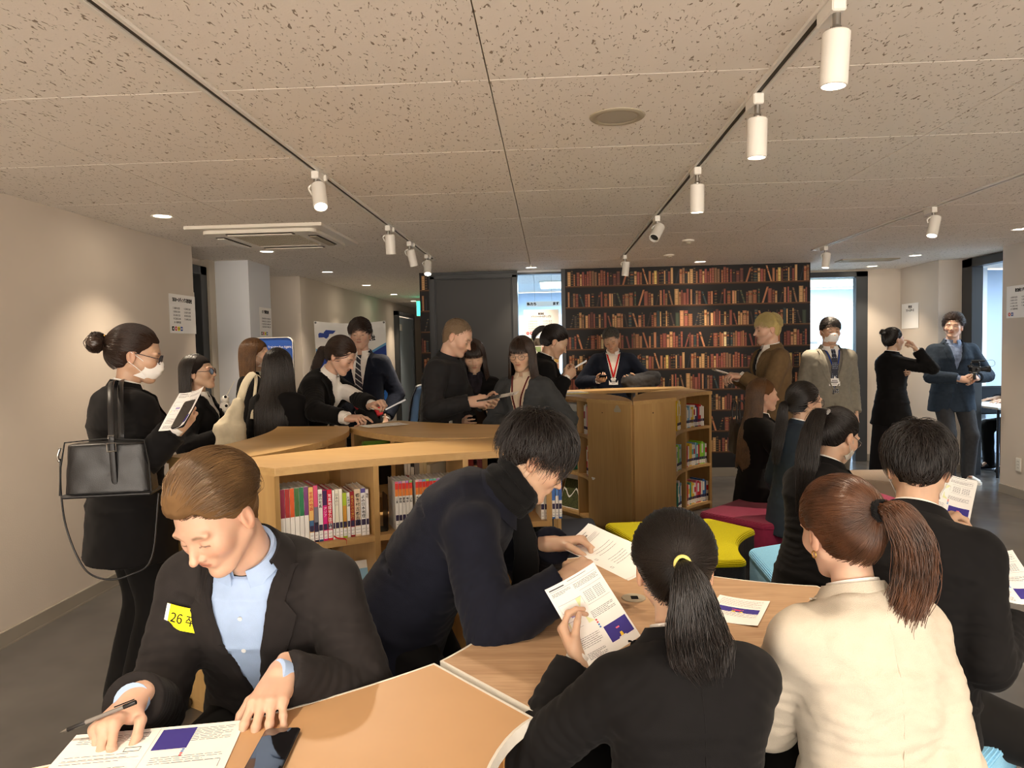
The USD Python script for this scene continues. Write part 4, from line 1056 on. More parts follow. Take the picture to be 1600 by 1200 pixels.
def _slerp1(a, b, t):
    om = np.arccos(np.clip((a * b).sum(-1), -.9999, .9999))[:, None]; t = np.asarray(t)[:, None]
    return (np.sin((1 - t) * om) * a + np.sin(t * om) * b) / np.sin(om)
# ---------------------------------------------------------------- the setting
def struct(name, m, mt, parent='/World', label=None, smooth=False, **k):
    return obj(name, m, mt, parent, smooth, label, kind='structure' if parent == '/World' else None, **k)

Y0, YB = -3.2, 8.15
struct('floor', box((-4.2, Y0, -.12), (8.6, 16.2, 0)), 'floor_vinyl', label='dark grey glossy vinyl floor')
ceil_path = UsdGeom.Xform.Define(stage, '/World/ceiling'); tag(ceil_path.GetPrim(), 'suspended ceiling of pitted white acoustic boards', kind='structure'); CEIL = '/World/ceiling'
obj('ceiling_slab', box((-4.2, Y0, HC + .02), (8.6, 16.2, HC + .12)), 'white_paint', CEIL)
xs = [-4.2, -3.78, -1.98, -.18, 1.62, 3.42, 5.2]; ys = [Y0] + list(np.arange(-2.64 + .0, 9.2, .835)) + [9.9]
ys = [Y0] + [1.535 + .835 * i for i in range(-5, 11)]
for i in range(len(xs) - 1):
    for j in range(len(ys) - 1):
        obj('ceiling_board', box((xs[i] + .002, ys[j] + .002, HC), (xs[i + 1] - .002, ys[j + 1] - .002, HC + .02), .0015), 'ceiling_board', CEIL)
yy = [ys[-1] + .835 * i for i in range(0, 8)]
for j in range(len(yy) - 1):
    obj('ceiling_board', box((-4.2, yy[j] + .002, HC), (-1.3, yy[j + 1] - .002, HC + .02), .0015), 'ceiling_board', CEIL)

H0 = 0.0
def wallbox(x0, x1, y0, y1, z0=0, z1=HC): return box((x0, y0, z0), (x1, y1, z1))
# left side: wall, door recess, column, recess, corridor wall
struct('wall_left', cat_meshes([wallbox(-3.10, -2.86, Y0, 5.68), wallbox(-3.45, -3.10, 5.2, 5.72)]), 'wall_paint', label='beige wall along the left side of the room')
struct('wall_column', cat_meshes([wallbox(-3.45, -2.80, 6.62, 7.14)]), 'wall_white', label='square pale column beside the left doorway')
struct('wall_corridor_left', cat_meshes([wallbox(-3.45, -2.84, 8.13, 13.1), wallbox(-3.45, -2.84, 14.7, 16.2), wallbox(-3.6, -2.84, 13.1, 14.7, 2.2, HC)]), 'wall_paint', label='beige corridor wall behind the blue banner')
struct('wall_recess', cat_meshes([wallbox(-3.6, -3.44, 7.1, 8.2)]), 'wall_white', label='pale back of the recess between the columns')
struct('wall_corridor_end', wallbox(-3.4, -1.3, 16.0, 16.2), 'wall_paint', label='far end wall of the corridor')
# back wall with the printed paper, a sliding panel and a window
BX0, BX1 = -1.46, 2.90
struct('wall_back', cat_meshes([wallbox(BX0, -.40, YB + .012, YB + .16), wallbox(BX0, BX0 + .12, YB + .16, 16.1), wallbox(.19, BX1, YB + .012, YB + .16), wallbox(-.40, .19, YB + .012, YB + .16, 2.345, HC), wallbox(-.40, .19, YB + .012, YB + .16, 0, .08), wallbox(BX1 - .12, BX1, YB + .16, 9.10)]), 'wall_white', label='back wall carrying the bookshelf wallpaper')
# right side
struct('wall_alcove', cat_meshes([wallbox(3.90, 4.33, 9.10, 9.25), wallbox(4.33, 4.45, 8.24, 9.25), wallbox(4.45, 4.62, 8.24, 8.36)]), 'wall_paint', label='beige alcove wall with the lone white notice')
struct('wall_right', cat_meshes([wallbox(4.36, 4.9, Y0, 7.16)]), 'wall_paint', label='beige wall at the right edge with the wall socket')
struct('wall_door_head', cat_meshes([wallbox(4.62, 4.74, 7.16, 8.24, 2.345, HC), wallbox(2.9, 3.9, 9.10, 9.25, 2.345, HC)]), 'wall_paint')
# skirting boards
def skirting(name, pts, h=.085, th=.012, label=None):
    ms = []
    for (x0, y0), (x1, y1) in zip(pts[:-1], pts[1:]):
        lo = (min(x0, x1) - (th if x0 == x1 else 0), min(y0, y1) - (th if y0 == y1 else 0)); hi = (max(x0, x1) + (th if x0 == x1 else 0), max(y0, y1) + (th if y0 == y1 else 0))
        ms += [box((*lo, 0), (*hi, h), .003), box((lo[0] - .002, lo[1] - .002, .0), (hi[0] + .002, hi[1] + .002, .010))]
    struct(name, cat_meshes(ms), 'baseboard_grey', label=label)
skirting('baseboard_left', [(-2.86, Y0), (-2.86, 5.68)], label='grey skirting board along the left wall')
skirting('baseboard_right', [(4.36, Y0), (4.36, 7.16)], label='grey skirting board along the right wall')
skirting('baseboard_alcove', [(3.9, 9.10), (4.33, 9.10), (4.33, 8.24), (4.62, 8.24)], label='grey skirting board round the alcove')
skirting('baseboard_back', [(BX0, YB), (-1.36, YB)]); skirting('baseboard_back', [(.22, YB), (BX1, YB)], .10, label='grey skirting board under the bookshelf wallpaper')
skirting('baseboard_corridor', [(-2.84, 8.13), (-2.84, 13.1)]); skirting('baseboard_column', [(-3.15, 6.62), (-2.80, 6.62), (-2.80, 7.14)])

# printed wallpaper: shelves of old books, all flat print on one sheet
def wallpaper(x0, x1, seed):
    rng = np.random.default_rng(seed); V, Fc, C = [], [], []; layer = [0]
    def quad(p, col, d):
        i = len(V); V.extend([(q[0], YB - .0006 * d - .010, q[1]) for q in p]); Fc.extend([(i, i + 1, i + 2), (i, i + 2, i + 3)]); C.extend([col] * 4)
    base = lin((34, 32, 33)); quad([(x0, .10), (x1, .10), (x1, HC), (x0, HC)], base, 0)
    pal = [(150, 84, 44), (172, 104, 56), (126, 58, 44), (140, 70, 50), (60, 46, 42), (44, 44, 50), (48, 62, 66), (62, 72, 56), (196, 146, 80), (206, 174, 70), (160, 74, 60), (184, 122, 72), (96, 52, 44), (42, 38, 36), (214, 190, 130), (132, 92, 60)]
    wts = np.array([3, 3, 2.4, 2.4, 2.2, 2.4, 1.6, 1, 1.8, .5, 2, 2.4, 2, 2.2, .35, 1.6]); wts /= wts.sum()
    gold = lin((216, 178, 106)); pitch = .2365; zt = 2.345; top = HC
    tile = {}
    def row(k):
        r = np.random.default_rng(100 + k % 4); out = []; x = 0.0
        while x < 1.36:
            if r.uniform() < .11:
                out.append(('gap', x, 0, 0, 0, 0)); x += .012
            w = r.uniform(.016, .034) if r.uniform() < .8 else r.uniform(.034, .050); hgt = r.uniform(.125, .178) * (1 if w < .05 else .97)
            lean = 0.0 if r.uniform() > .13 else r.choice([-1, 1]) * r.uniform(.18, .32)
            if lean: w = min(w, .024); x += .018 + (abs(lean) * hgt * .6 if lean < 0 else 0)
            out.append(('b', x, w, hgt, lean, (r.choice(len(pal), p=wts), r.uniform(.8, 1.15), r.integers(0, 5), r.uniform(.2, 1)))); x += w + .0015 + (abs(lean) * hgt * .75 if lean > 0 else 0)
        return out, x
    nrow = 10
    for k in range(nrow):
        zs = zt - .168 - k * pitch                        # top of the board
        if zs < .10: break
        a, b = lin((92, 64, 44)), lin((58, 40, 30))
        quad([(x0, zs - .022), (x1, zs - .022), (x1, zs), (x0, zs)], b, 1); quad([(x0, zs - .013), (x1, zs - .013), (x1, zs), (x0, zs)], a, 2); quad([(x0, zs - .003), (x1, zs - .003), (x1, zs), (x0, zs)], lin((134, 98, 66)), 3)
        books, period = row(k); off = -1.36 + (k * .53) % 1.0
        for rep in range(-1, 7):
            for kind, bx, w, hgt, lean, inf in books:
                if kind != 'b': continue
                X = x0 + off + rep * period + bx
                if X < x0 + .004 or X + w + abs(lean) * hgt > x1 - .004: continue
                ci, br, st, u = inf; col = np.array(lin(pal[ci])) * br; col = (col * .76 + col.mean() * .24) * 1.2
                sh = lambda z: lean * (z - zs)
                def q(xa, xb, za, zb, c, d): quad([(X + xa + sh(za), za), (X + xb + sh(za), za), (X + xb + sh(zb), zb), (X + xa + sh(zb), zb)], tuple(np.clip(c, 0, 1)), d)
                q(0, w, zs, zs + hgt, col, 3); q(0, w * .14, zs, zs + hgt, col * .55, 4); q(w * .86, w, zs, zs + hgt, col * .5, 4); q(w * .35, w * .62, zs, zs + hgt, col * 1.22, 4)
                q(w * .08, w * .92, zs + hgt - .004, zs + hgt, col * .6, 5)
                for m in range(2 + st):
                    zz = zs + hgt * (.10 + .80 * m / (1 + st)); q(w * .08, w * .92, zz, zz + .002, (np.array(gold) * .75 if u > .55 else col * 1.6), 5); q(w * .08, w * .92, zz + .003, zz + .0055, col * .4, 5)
                if st in (1, 3): q(w * .10, w * .90, zs + hgt * .66, zs + hgt * .80, np.array(lin((120, 44, 34))) if u > .5 else np.array(lin((40, 34, 30))), 5); q(w * .25, w * .75, zs + hgt * .70, zs + hgt * .72, gold, 6); q(w * .3, w * .7, zs + hgt * .74, zs + hgt * .755, gold, 6)
    return trimesh.Trimesh(np.array(V), np.array(Fc), process=False), np.array(C)
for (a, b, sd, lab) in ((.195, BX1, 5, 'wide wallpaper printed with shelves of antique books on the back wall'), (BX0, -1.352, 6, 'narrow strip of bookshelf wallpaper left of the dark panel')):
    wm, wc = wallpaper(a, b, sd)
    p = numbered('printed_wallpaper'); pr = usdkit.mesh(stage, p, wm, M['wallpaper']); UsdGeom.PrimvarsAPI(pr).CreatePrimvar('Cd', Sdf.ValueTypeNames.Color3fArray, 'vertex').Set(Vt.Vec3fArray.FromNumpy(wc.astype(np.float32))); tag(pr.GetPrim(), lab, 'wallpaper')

# dark sliding panel between the strip and the window
t = struct('door_1', box((-1.35, YB - .03, 0), (-.345, YB + .01, HC - .005)), 'frame_dark', label='dark grey full-height sliding panel in the back wall')
P1 = UsdGeom.Xform.Define(stage, '/World/door_2'); tag(P1.GetPrim(), 'recessed leaf of the dark sliding panel', kind='structure')
obj('door_leaf', box((-1.27, YB - .048, .03), (-.42, YB - .03, HC - .09), .004), 'panel_dark', '/World/door_2')
for b in (((-1.335, YB - .05, 0), (-1.285, YB - .03, HC - .05)), ((-.405, YB - .05, 0), (-.35, YB - .03, HC - .05)), ((-1.335, YB - .05, HC - .08), (-.35, YB - .03, HC - .03))):
    obj('door_rail', box(*b, .003), 'frame_dark', '/World/door_2')
# window beside the panel
W1 = UsdGeom.Xform.Define(stage, '/World/window_1'); tag(W1.GetPrim(), 'tall narrow interior window beside the dark panel', kind='structure')
for b in (((-.40, YB - .01, .08), (-.345, YB + .14, 2.345)), ((.15, YB - .02, 0), (.195, YB + .14, HC)), ((-.345, YB, 2.325), (.15, YB + .12, 2.345)), ((-.345, YB, .08), (.15, YB + .12, .13))):
    obj('window_frame', box(*b, .003), 'frame_dark', '/World/window_1')
obj('window_pane', box((-.345, YB + .06, .13), (.15, YB + .068, 2.325)), 'pane_glass', '/World/window_1')
# glazed door at the back right (a grey-suited man stands before it)
D3 = UsdGeom.Xform.Define(stage, '/World/door_3'); tag(D3.GetPrim(), 'glazed doorway with dark frame right of the bookshelf wallpaper', kind='structure')
for b in (((2.9, 9.06, 2.28), (3.92, 9.16, 2.345)), ((3.78, 9.06, 0), (3.92, 9.16, 2.345)), ((2.9, 9.06, 0), (3.0, 9.16, 2.345))):
    obj('door_frame', box(*b, .004), 'frame_dark', '/World/door_3')
obj('door_pane', box((3.0, 9.10, 0.02), (3.78, 9.108, 2.28)), 'pane_glass', '/World/door_3')
# doorway in the right wall
D4 = UsdGeom.Xform.Define(stage, '/World/door_4'); tag(D4.GetPrim(), 'dark-framed doorway in the right wall into the blue-lit room', kind='structure')
for b in (((4.58, 8.05, 0), (4.70, 8.24, 2.36)), ((4.58, 7.16, 0), (4.70, 7.24, 2.36)), ((4.58, 7.16, 2.27), (4.70, 8.24, 2.36))):
    obj('door_frame', box(*b, .004), 'frame_dark', '/World/door_4')
# left doorway and recess
D5 = UsdGeom.Xform.Define(stage, '/World/door_5'); tag(D5.GetPrim(), 'dark-framed door in the recess of the left wall', kind='structure')
obj('door_leaf', box((-3.30, 5.72, 0), (-3.22, 6.40, 2.24), .003), 'frame_dark', '/World/door_5')
for b in (((-3.34, 6.38, 0), (-3.14, 6.50, 2.30)), ((-3.34, 5.72, 2.22), (-3.14, 6.50, 2.30))): obj('door_frame', box(*b, .004), 'frame_dark', '/World/door_5')
obj('door_jamb', box((-3.36, 6.50, 0), (-3.12, 6.62, HC)), 'trim_beige', '/World/door_5')
obj('wall_infill', box((-3.45, 5.70, 2.30), (-3.2, 6.62, HC)), 'wall_paint', '/World/door_5')
obj('lock_box', box((-3.22, 6.30, 1.98), (-3.195, 6.36, 2.06), .003), 'plastic_white', '/World/door_5')
# corridor doors
D6 = UsdGeom.Xform.Define(stage, '/World/door_6'); tag(D6.GetPrim(), 'open grey steel door far down the corridor', kind='structure')
for b in (((-2.86, 13.08, 0), (-2.76, 13.20, 2.22)), ((-2.86, 14.60, 0), (-2.76, 14.72, 2.22)), ((-2.86, 13.08, 2.14), (-2.76, 14.72, 2.22))): obj('door_frame', box(*b, .004), 'frame_dark', '/World/door_6')
obj('door_leaf', box((-2.83, 13.22, .02), (-2.79, 14.58, 2.12), .004), 'whiteboard_grey', '/World/door_6')
obj('lock_box', box((-2.79, 13.30, 1.86), (-2.76, 13.42, 1.98), .003), 'plastic_white', '/World/door_6')

# rooms beyond the glass
struct('wall_back_room', cat_meshes([wallbox(-1.4, 2.9, 11.6, 11.75), wallbox(-1.34, -1.25, 8.4, 11.7)]), 'room_blue', label='pale blue wall of the room behind the window')
struct('wall_far_room', cat_meshes([wallbox(2.9, 6.6, 12.4, 12.5), wallbox(5.35, 5.45, 9.25, 12.4), wallbox(2.78, 2.9, 9.2, 12.5)]), 'room_white', label='white wall of the room behind the glazed doorway')
struct('wall_side_room', cat_meshes([wallbox(7.4, 7.5, 5.2, 9.9), wallbox(4.9, 7.5, 9.6, 9.7), wallbox(4.9, 7.5, 5.2, 5.3)]), 'room_blue', label='blue-lit wall of the side room')
for nm, (x, y, z, w, d, pw) in dict(a=(.6, 10.0, HC - .02, 1.4, 1.0, 50), b=(4.2, 10.9, HC - .02, 1.0, 1.2, 60), c=(6.0, 7.6, HC - .02, 1.0, 1.2, 26)).items():
    p = thing('ceiling_light_panel', {'a': 'cool white ceiling panel light in the room behind the window', 'b': 'cool white ceiling panel light behind the glazed doorway', 'c': 'cool white ceiling panel light in the side room'}[nm], 'ceiling light', (x, y, z))
    obj('panel_frame', box((-w / 2 - .02, -d / 2 - .02, 0), (w / 2 + .02, d / 2 + .02, .02), .004), 'white_paint', p)
    obj('diffuser', box((-w / 2, -d / 2, -.004), (w / 2, d / 2, .001)), 'ceiling_panel_cool', p)
    L = UsdLux.RectLight.Define(stage, p + '/lamp'); L.CreateWidthAttr(w); L.CreateHeightAttr(d); L.AddTranslateOp().Set((0, 0, -.012)); L.CreateIntensityAttr(pw / (w * d * math.pi)); L.CreateColorAttr(Gf.Vec3f(*COOL))
# ---------------------------------------------------------------- ceiling fittings
for i, x in enumerate(TRACK_X):
    y1 = (6.95, 7.15, 7.0)[i]; y0 = Y0 + .3
    p = thing('lighting_track', ('white lighting track along the left of the ceiling', 'white lighting track along the middle of the ceiling', 'white lighting track along the right of the ceiling')[i], 'lighting track', (x, 0, HC))
    obj('track_rail', cat_meshes([box((-.024, y0, -.010), (-.010, y1, .001), .001), box((.010, y0, -.010), (.024, y1, .001), .001), box((-.024, y1 - .03, -.011), (.024, y1 + .02, .001), .001)]), 'lamp_white', p)
    obj('track_slot', box((-.010, y0, -.003), (.010, y1 - .03, .001)), 'vent_dark', p)
NH = ['left track nearest the camera', 'left track, second from the front', 'left track, third from the front', 'left track, glaring at its far end',
      'middle track, cut by the top of the picture', 'middle track, above the round speaker', 'middle track, third in its row', 'middle track, tilted with a dark lens', 'middle track, hanging before the wallpaper',
      'right track, tilted towards the corner', 'right track, at its far end', '', '', '', '']
for i, (x, y, aim, pw) in enumerate(HEADS):
    a = unit(np.array(aim, float)); p = thing('track_spotlight', ('white cylinder spotlight on the ' + NH[i]) if NH[i] else f'white cylinder spotlight on the ceiling track behind the camera', 'spotlight', (x, y, HC), group='white track spotlights' if NH[i] else 'spotlights behind the camera')
    vert = abs(a[0]) + abs(a[1]) < .12
    obj('track_adapter', cat_meshes([box((-.018, -.055, -.045), (.018, .055, -.006), .004), box((.010, .03, -.040), (.030, .055, -.008), .003)]), 'lamp_white', p)
    j = np.array([0, -.035, -.045]); obj('swivel', cat_meshes([cyl(j, j + [0, 0, -.035], .010, n=16), trimesh.creation.icosphere(2, .013).apply_translation(j + [0, 0, -.038])]), 'metal_grey', p, smooth=40)
    top = j + [0, 0, -.045]; R, Lc = .034, .135
    u = unit(np.cross(a, [.3, 1, .2])); w = np.cross(u, a); A = np.array([u, np.cross(a, u), a])
    if np.linalg.det(A) < 0: A[0] *= -1
    body = lathe([(0, 0), (R - .004, 0), (R, .004), (R, Lc - .002), (R - .002, Lc), (R - .005, Lc), (R - .006, Lc - .02), (0, Lc - .02)], 36)
    off = top - a * (.0 if vert else .02) + (np.zeros(3) if vert else np.array([.012, 0, 0]))
    obj('lamp_cylinder', place(body, A, off), 'lamp_white', p, smooth=35)
    if not vert: obj('bracket', tubepath(catmull([j + [-.005, 0, -.02], j + [-.036, 0, -.04], off + a * .05 - u * (R + .004) * np.sign(u[0])], 10), .005, 8), 'lamp_white', p, smooth=True)
    lens = lathe([(0, Lc - .018), (R - .007, Lc - .018)], 24); e = place(lens, A, off); e.invert()
    obj('lens', e, 'lamp_glow' if pw else 'lamp_dark', p)
    if pw: spot(p + '/lamp', off + a * (Lc + .012), a, pw, 32, .6)
for i, (x, y) in enumerate(DOWN):
    beyond = y < 2.0
    nm = {4.43: 'above the woman with the shoulder bag', 6.10: 'behind the air conditioner', 7.79: 'before the banner corner', 9.48: 'over the blue banner', 11.15: 'fifth along the corridor', 12.8: 'last along the corridor'}.get(y) if x < -2 else {7.89: 'above the narrow window', 7.77: 'washing the bookshelf wallpaper', 7.72: 'above the man with the video camera', 8.72: 'before the glazed doorway', 6.05: 'at the right edge of the ceiling'}.get(y)
    p = thing('downlight', f'round recessed downlight {nm}' if nm else 'round recessed downlight outside the picture', 'downlight', (x, y, HC), group='recessed downlights' if nm else 'downlights outside the picture')
    obj('trim_ring', lathe([(.052, -.001), (.066, -.004), (.068, 0), (.068, .002), (.052, .002), (.052, -.001)], 32), 'lamp_white', p, smooth=40)
    e = lathe([(0, -.0006), (.053, -.0006)], 24); e.invert(); obj('lens', e, 'lamp_glow', p)
    spot(p + '/lamp', (0, 0, -.03), (0, 0, -1), 34 if x < -2 else 30, 48, .9, radius=.035)
# air conditioner cassette
p = thing('air_conditioner', 'square white ceiling cassette air conditioner', 'air conditioner', (-1.99, 5.27, HC))
W = .475
obj('panel', prism(sg.Polygon([(-W, -W), (W, -W), (W, W), (-W, W)]).difference(sg.box(-.30, -.30, .30, .30)), -.022, .0), 'white_paint', p)
obj('raised_frame', prism(sg.Polygon([(-.40, -.40), (.40, -.40), (.40, .40), (-.40, .40)]).buffer(-.06).buffer(.06).difference(sg.box(-.24, -.24, .24, .24)), -.045, -.020), 'white_paint', p, smooth=30)
g = [box((-.24, -.24, -.030), (.24, .24, -.024))]
obj('intake_grille', cat_meshes(g + [box((-.24, -.235 + k * .0196, -.042), (.24, -.231 + k * .0196, -.028)) for k in range(25)] + [box((-.235 + k * .0196, -.24, -.042), (-.231 + k * .0196, .24, -.028)) for k in range(25)]), 'grille_grey', p)
for k, (cx, cy, sx, sy) in enumerate(((0, -.335, .24, .038), (0, .335, .24, .038), (-.335, 0, .038, .24), (.335, 0, .038, .24))):
    obj('air_outlet', prism(sg.box(cx - sx, cy - sy, cx + sx, cy + sy).buffer(-.02).buffer(.02), -.0462, -.0445), 'vent_dark', p)
    obj('louvre', prism(sg.box(cx - sx + .012, cy - sy + .014, cx + sx - .012, cy + sy - .020).buffer(-.008).buffer(.008), -.056, -.050), 'white_paint' if k != 3 else 'grille_grey', p, smooth=30)
# ceiling speaker, detectors
p = thing('ceiling_speaker', 'round ceiling speaker with grey mesh', 'speaker', (.274, 2.794, HC))
obj('speaker_rim', lathe([(.077, -.004), (.092, -.008), (.104, -.003), (.106, .001), (.077, .001), (.077, -.004)], 48), 'grille_grey', p, smooth=40)
e = lathe([(0, -.006), (.06, -.0055), (.078, -.003)], 40); e.invert(); obj('speaker_mesh', e, 'speaker_mesh', p, smooth=True)
for (x, y, r, lab) in ((1.18, 6.13, .05, 'flat round ceiling sprinkler plate'), (1.18, 7.09, .055, 'white smoke detector before the wallpaper')):
    p = thing('smoke_detector', lab, 'smoke detector', (x, y, HC))
    obj('base', lathe([(0, -.02), (r * .7, -.02), (r, -.012), (r, 0), (0, 0)], 28), 'white_paint', p, smooth=35); obj('sensor', lathe([(0, -.034), (r * .4, -.032), (r * .45, -.02), (0, -.019)], 20), 'grille_grey', p, smooth=35)
p = thing('ceiling_vent', 'flat ceiling air vent near the glazed doorway', 'vent', (3.45, 8.0, HC))
obj('vent_frame', prism(sg.box(-.3, -.11, .3, .11).difference(sg.box(-.27, -.085, .27, .085)), -.012, 0), 'grille_grey', p)
for k in range(5): obj('vent_slat', box((-.27, -.08 + k * .036, -.010), (.27, -.06 + k * .036, -.004)), 'grille_grey', p)
# ---------------------------------------------------------------- bookcases
ORD = ['first', 'second', 'third', 'fourth', 'fifth', 'sixth', 'seventh', 'eighth', 'ninth', 'tenth', 'eleventh', 'twelfth', 'thirteenth', 'fourteenth', 'fifteenth', 'sixteenth', 'seventeenth', 'eighteenth', 'nineteenth', 'twentieth', 'twenty-first', 'twenty-second', 'twenty-third', 'twenty-fourth', 'twenty-fifth']
BOARDS = (.045, .39, .735)
def bookcase(label, front, back, cuts, name='curved_bookcase', boards=BOARDS, top=1.07):
    N = 33; tt = np.linspace(0, 1, N)
    fr = lambda t: np.array([(1 - q) ** 2 * np.array(front[0]) + 2 * q * (1 - q) * np.array(front[1]) + q * q * np.array(front[2]) for q in np.atleast_1d(t)])
    bk = lambda t: np.array([(1 - q) ** 2 * np.array(back[0]) + 2 * q * (1 - q) * np.array(back[1]) + q * q * np.array(back[2]) for q in np.atleast_1d(t)])
    allp = np.vstack([fr(tt), bk(tt)]); c = np.append(allp.mean(0), 0)
    p = thing(name, label, 'bookcase', c, group='low curved oak bookcases')
    def put(nm, m, mt):
        m.apply_translation(-c); return obj(nm, m, mt, p)
    def poly(t0, t1, ins=0.0, n=14):
        t = np.linspace(t0, t1, n); a, b = fr(t), bk(t); d = unit(b - a)
        return sg.Polygon(np.vstack([a + d * ins, (b - d * ins)[::-1]])).buffer(0)
    put('top_board', prism(poly(0, 1, -.004, 28).buffer(.004), top - .030, top, .0), 'oak_top')
    put('plinth', prism(poly(0, 1, .05, 24), 0, boards[0] - .0), 'oak_shelf')
    for i, t in enumerate(cuts):
        a, b = fr(t)[0], bk(t)[0]; d = unit(b - a); n = np.array([-d[1], d[0]]) * .0115
        if i == 0 or i == len(cuts) - 1:
            o = unit(fr(.5)[0] - a) if i == 0 else unit(fr(.5)[0] - a); sgn = 1 if n @ o > 0 else -1; q = [a, b, b + 2 * n * sgn, a + 2 * n * sgn]
        else: q = [a + n, b + n, b - n, a - n]
        q = [np.array(x) + (d * .003 if k in (0, 3) else -d * .003) for k, x in enumerate(q)]
        put('side_panel' if i in (0, len(cuts) - 1) else 'divider', prism(sg.Polygon(q), 0 if i in (0, len(cuts) - 1) else boards[0], top - .030), 'oak_upright')
    for z in boards:
        for a, b in zip(cuts[:-1], cuts[1:]):
            e = .010 / np.linalg.norm(fr(b)[0] - fr(a)[0]) * (b - a)
            put('shelf_board', prism(poly(a + e, b - e, .004), z, z + .024), 'oak_shelf')
    return dict(fr=fr, bk=bk, cuts=cuts, boards=boards, path=p)

FRONT = bookcase('low curved oak bookcase with travel guides behind the man with the yellow sticker', [(-1.03, 2.60), (-.60, 2.93), (0.0, 3.03)], [(-1.33, 2.775), (-.84, 3.36), (0.0, 3.46)], [0, .36, .69, 1.0])
LEFTC = bookcase('low curved oak bookcase whose pale top sweeps back at the left', [(-1.625, 2.945), (-1.42, 3.55), (-1.58, 4.08)], [(-1.335, 2.78), (-.93, 3.45), (-1.17, 4.05)], [0, .5, 1.0])
MIDC = bookcase('low curved oak bookcase under the hands of the woman pointing at a sheet', [(-1.13, 3.98), (-.6, 3.10), (.03, 3.62)], [(-.93, 4.32), (-.5, 3.99), (.05, 3.92)], [0, .3, .6, 1.0])
BACKR = bookcase('oak bookcase facing right before the wallpaper, full of bright paperbacks', [(1.016, 5.85), (1.12, 6.36), (1.46, 6.56)], [(.64, 5.52), (.75, 6.75), (1.34, 7.02)], [0, .50, 1.0])
BACKL = bookcase('oak bookcase with a scuffed end panel, facing left', [(-.02, 6.42), (.28, 6.15), (.30, 5.875)], [(.24, 6.78), (.66, 6.35), (.62, 5.53)], [0, .55, 1.0])
BACKC = bookcase('rearmost oak bookcase in front of the man with the red lanyard', [(.02, 6.62), (.5, 7.04), (1.34, 7.04)], [(-.02, 6.92), (.5, 7.38), (1.34, 7.38)], [0, .35, .68, 1.0])
# scuffs on the end panel and screw caps
d = unit(np.array([.32, -.345])); n = np.array([-.733, -.68])
def on_panel(name, x, z, w, h, mt, parent, a=(.30, 5.875), dd=(.32, -.345)):
    dd = unit(np.array(dd)); nn = np.array([dd[1], -dd[0]]); nn = nn if nn[1] < 0 else -nn
    o = np.array(a) + dd * x + nn * .0008; ang = np.linspace(0, 2 * np.pi, 13)[:-1]
    r = 1 + .25 * np.sin(ang * 3 + x * 9)
    P = [(o + dd * (w * r_ * math.cos(q)), z + h * r_ * math.sin(q)) for q, r_ in zip(ang, r)]
    v = np.array([(a_[0], a_[1], b_) for a_, b_ in P]); c = v.mean(0); v = np.vstack([v, c]); f = [(i, (i + 1) % 12, 12) for i in range(12)]
    m = trimesh.Trimesh(v, f, process=False); v0 = UsdGeom.XformCache().GetLocalToWorldTransform(stage.GetPrimAtPath(parent)).ExtractTranslation(); m.apply_translation(-np.array(v0)); obj(name, m, mt, parent)
on_panel('scuff', .33, 1.0, .035, .028, 'grille_grey', BACKL['path']); on_panel('scuff', .06, .42, .02, .012, 'paper_white', BACKL['path']); on_panel('screw_hole', .17, .965, .005, .005, 'ink_black', BACKL['path'])
on_panel('screw_hole', .22, .965, .006, .006, 'ink_black', BACKR['path'], (.64, 5.52), (.376, .33))

# ---------------------------------------------------------------- books
COLN = {}
def book(label, base, dirx, w, hgt, dep, col, bands=(), sticker=True, title=None, tcol='ink_black', tsize=.011, lean=0.0, group=None, white_low=0.0, name='book'):
    """a book standing on its tail: base is the lower left corner of its spine, dirx runs along the shelf; the spine faces -y"""
    dx = unit(np.array(dirx)); yaw = math.degrees(math.atan2(dx[1], dx[0])); t = thing(name, label, 'book', (*base[:2], base[2]), yaw, group)
    g = .0012; ms, cs = [], []
    def bx(lo, hi, c):
        m = box(lo, hi); m.unmerge_vertices(); ms.append(m); cs.append(np.tile(c, (len(m.vertices), 1)))
    c0 = np.array(lin(col))
    bx((0, 0, 0), (g, dep, hgt), c0); bx((w - g, 0, 0), (w, dep, hgt), c0); bx((0, -.0006, 0), (w, g, hgt), c0)
    for z0, z1, cc in bands: bx((.0002, -.0010, hgt * z0), (w - .0002, 0, hgt * z1), np.array(lin(cc)))
    obj('cover', trimesh.util.concatenate(ms), 'cover', t, color=np.vstack(cs))
    obj('pages', box((g, g, .002), (w - g, dep - .003, hgt - .003)), 'paper_white', t)
    if sticker:
        s1 = box((.0008, -.0014, .008), (w - .0008, -.0002, .040)); s2 = box((.0012, -.0015, .043), (w - .0012, -.0003, .066))
        ln_ = [box((.003, -.0017, z), (w - .003, -.0013, z + .0012)) for z in (.014, .027)]
        obj('spine_label', s1, 'paper_white', t); obj('spine_sticker', s2, 'ink_violet', t); obj('label_print', cat_meshes(ln_), 'ink_grey', t)
    if title:
        gm = glyphs(title, min(tsize, w * .62), .0004, vertical=True, px=24, detail=.9)
        R = np.array([[1, 0, 0], [0, 0, 1.0], [0, -1, 0]]); obj('spine_title', place(gm, R, (w / 2, -.0012, hgt * (bands[-1][0] if bands and bands[-1][0] > .5 else .95) - .004)), tcol, t)
    if lean:
        UsdGeom.Xformable(stage.GetPrimAtPath(t)).AddRotateYOp().Set(lean)
    return t
plain('ink_violet', (64, 56, 84), .7, .2); plain('ink_blue', (40, 84, 160), .7, .2); plain('ink_red', (200, 40, 50), .7, .2); plain('ink_white', (240, 238, 234), .7, .2); plain('ink_gold', (214, 178, 80), .6, .2)

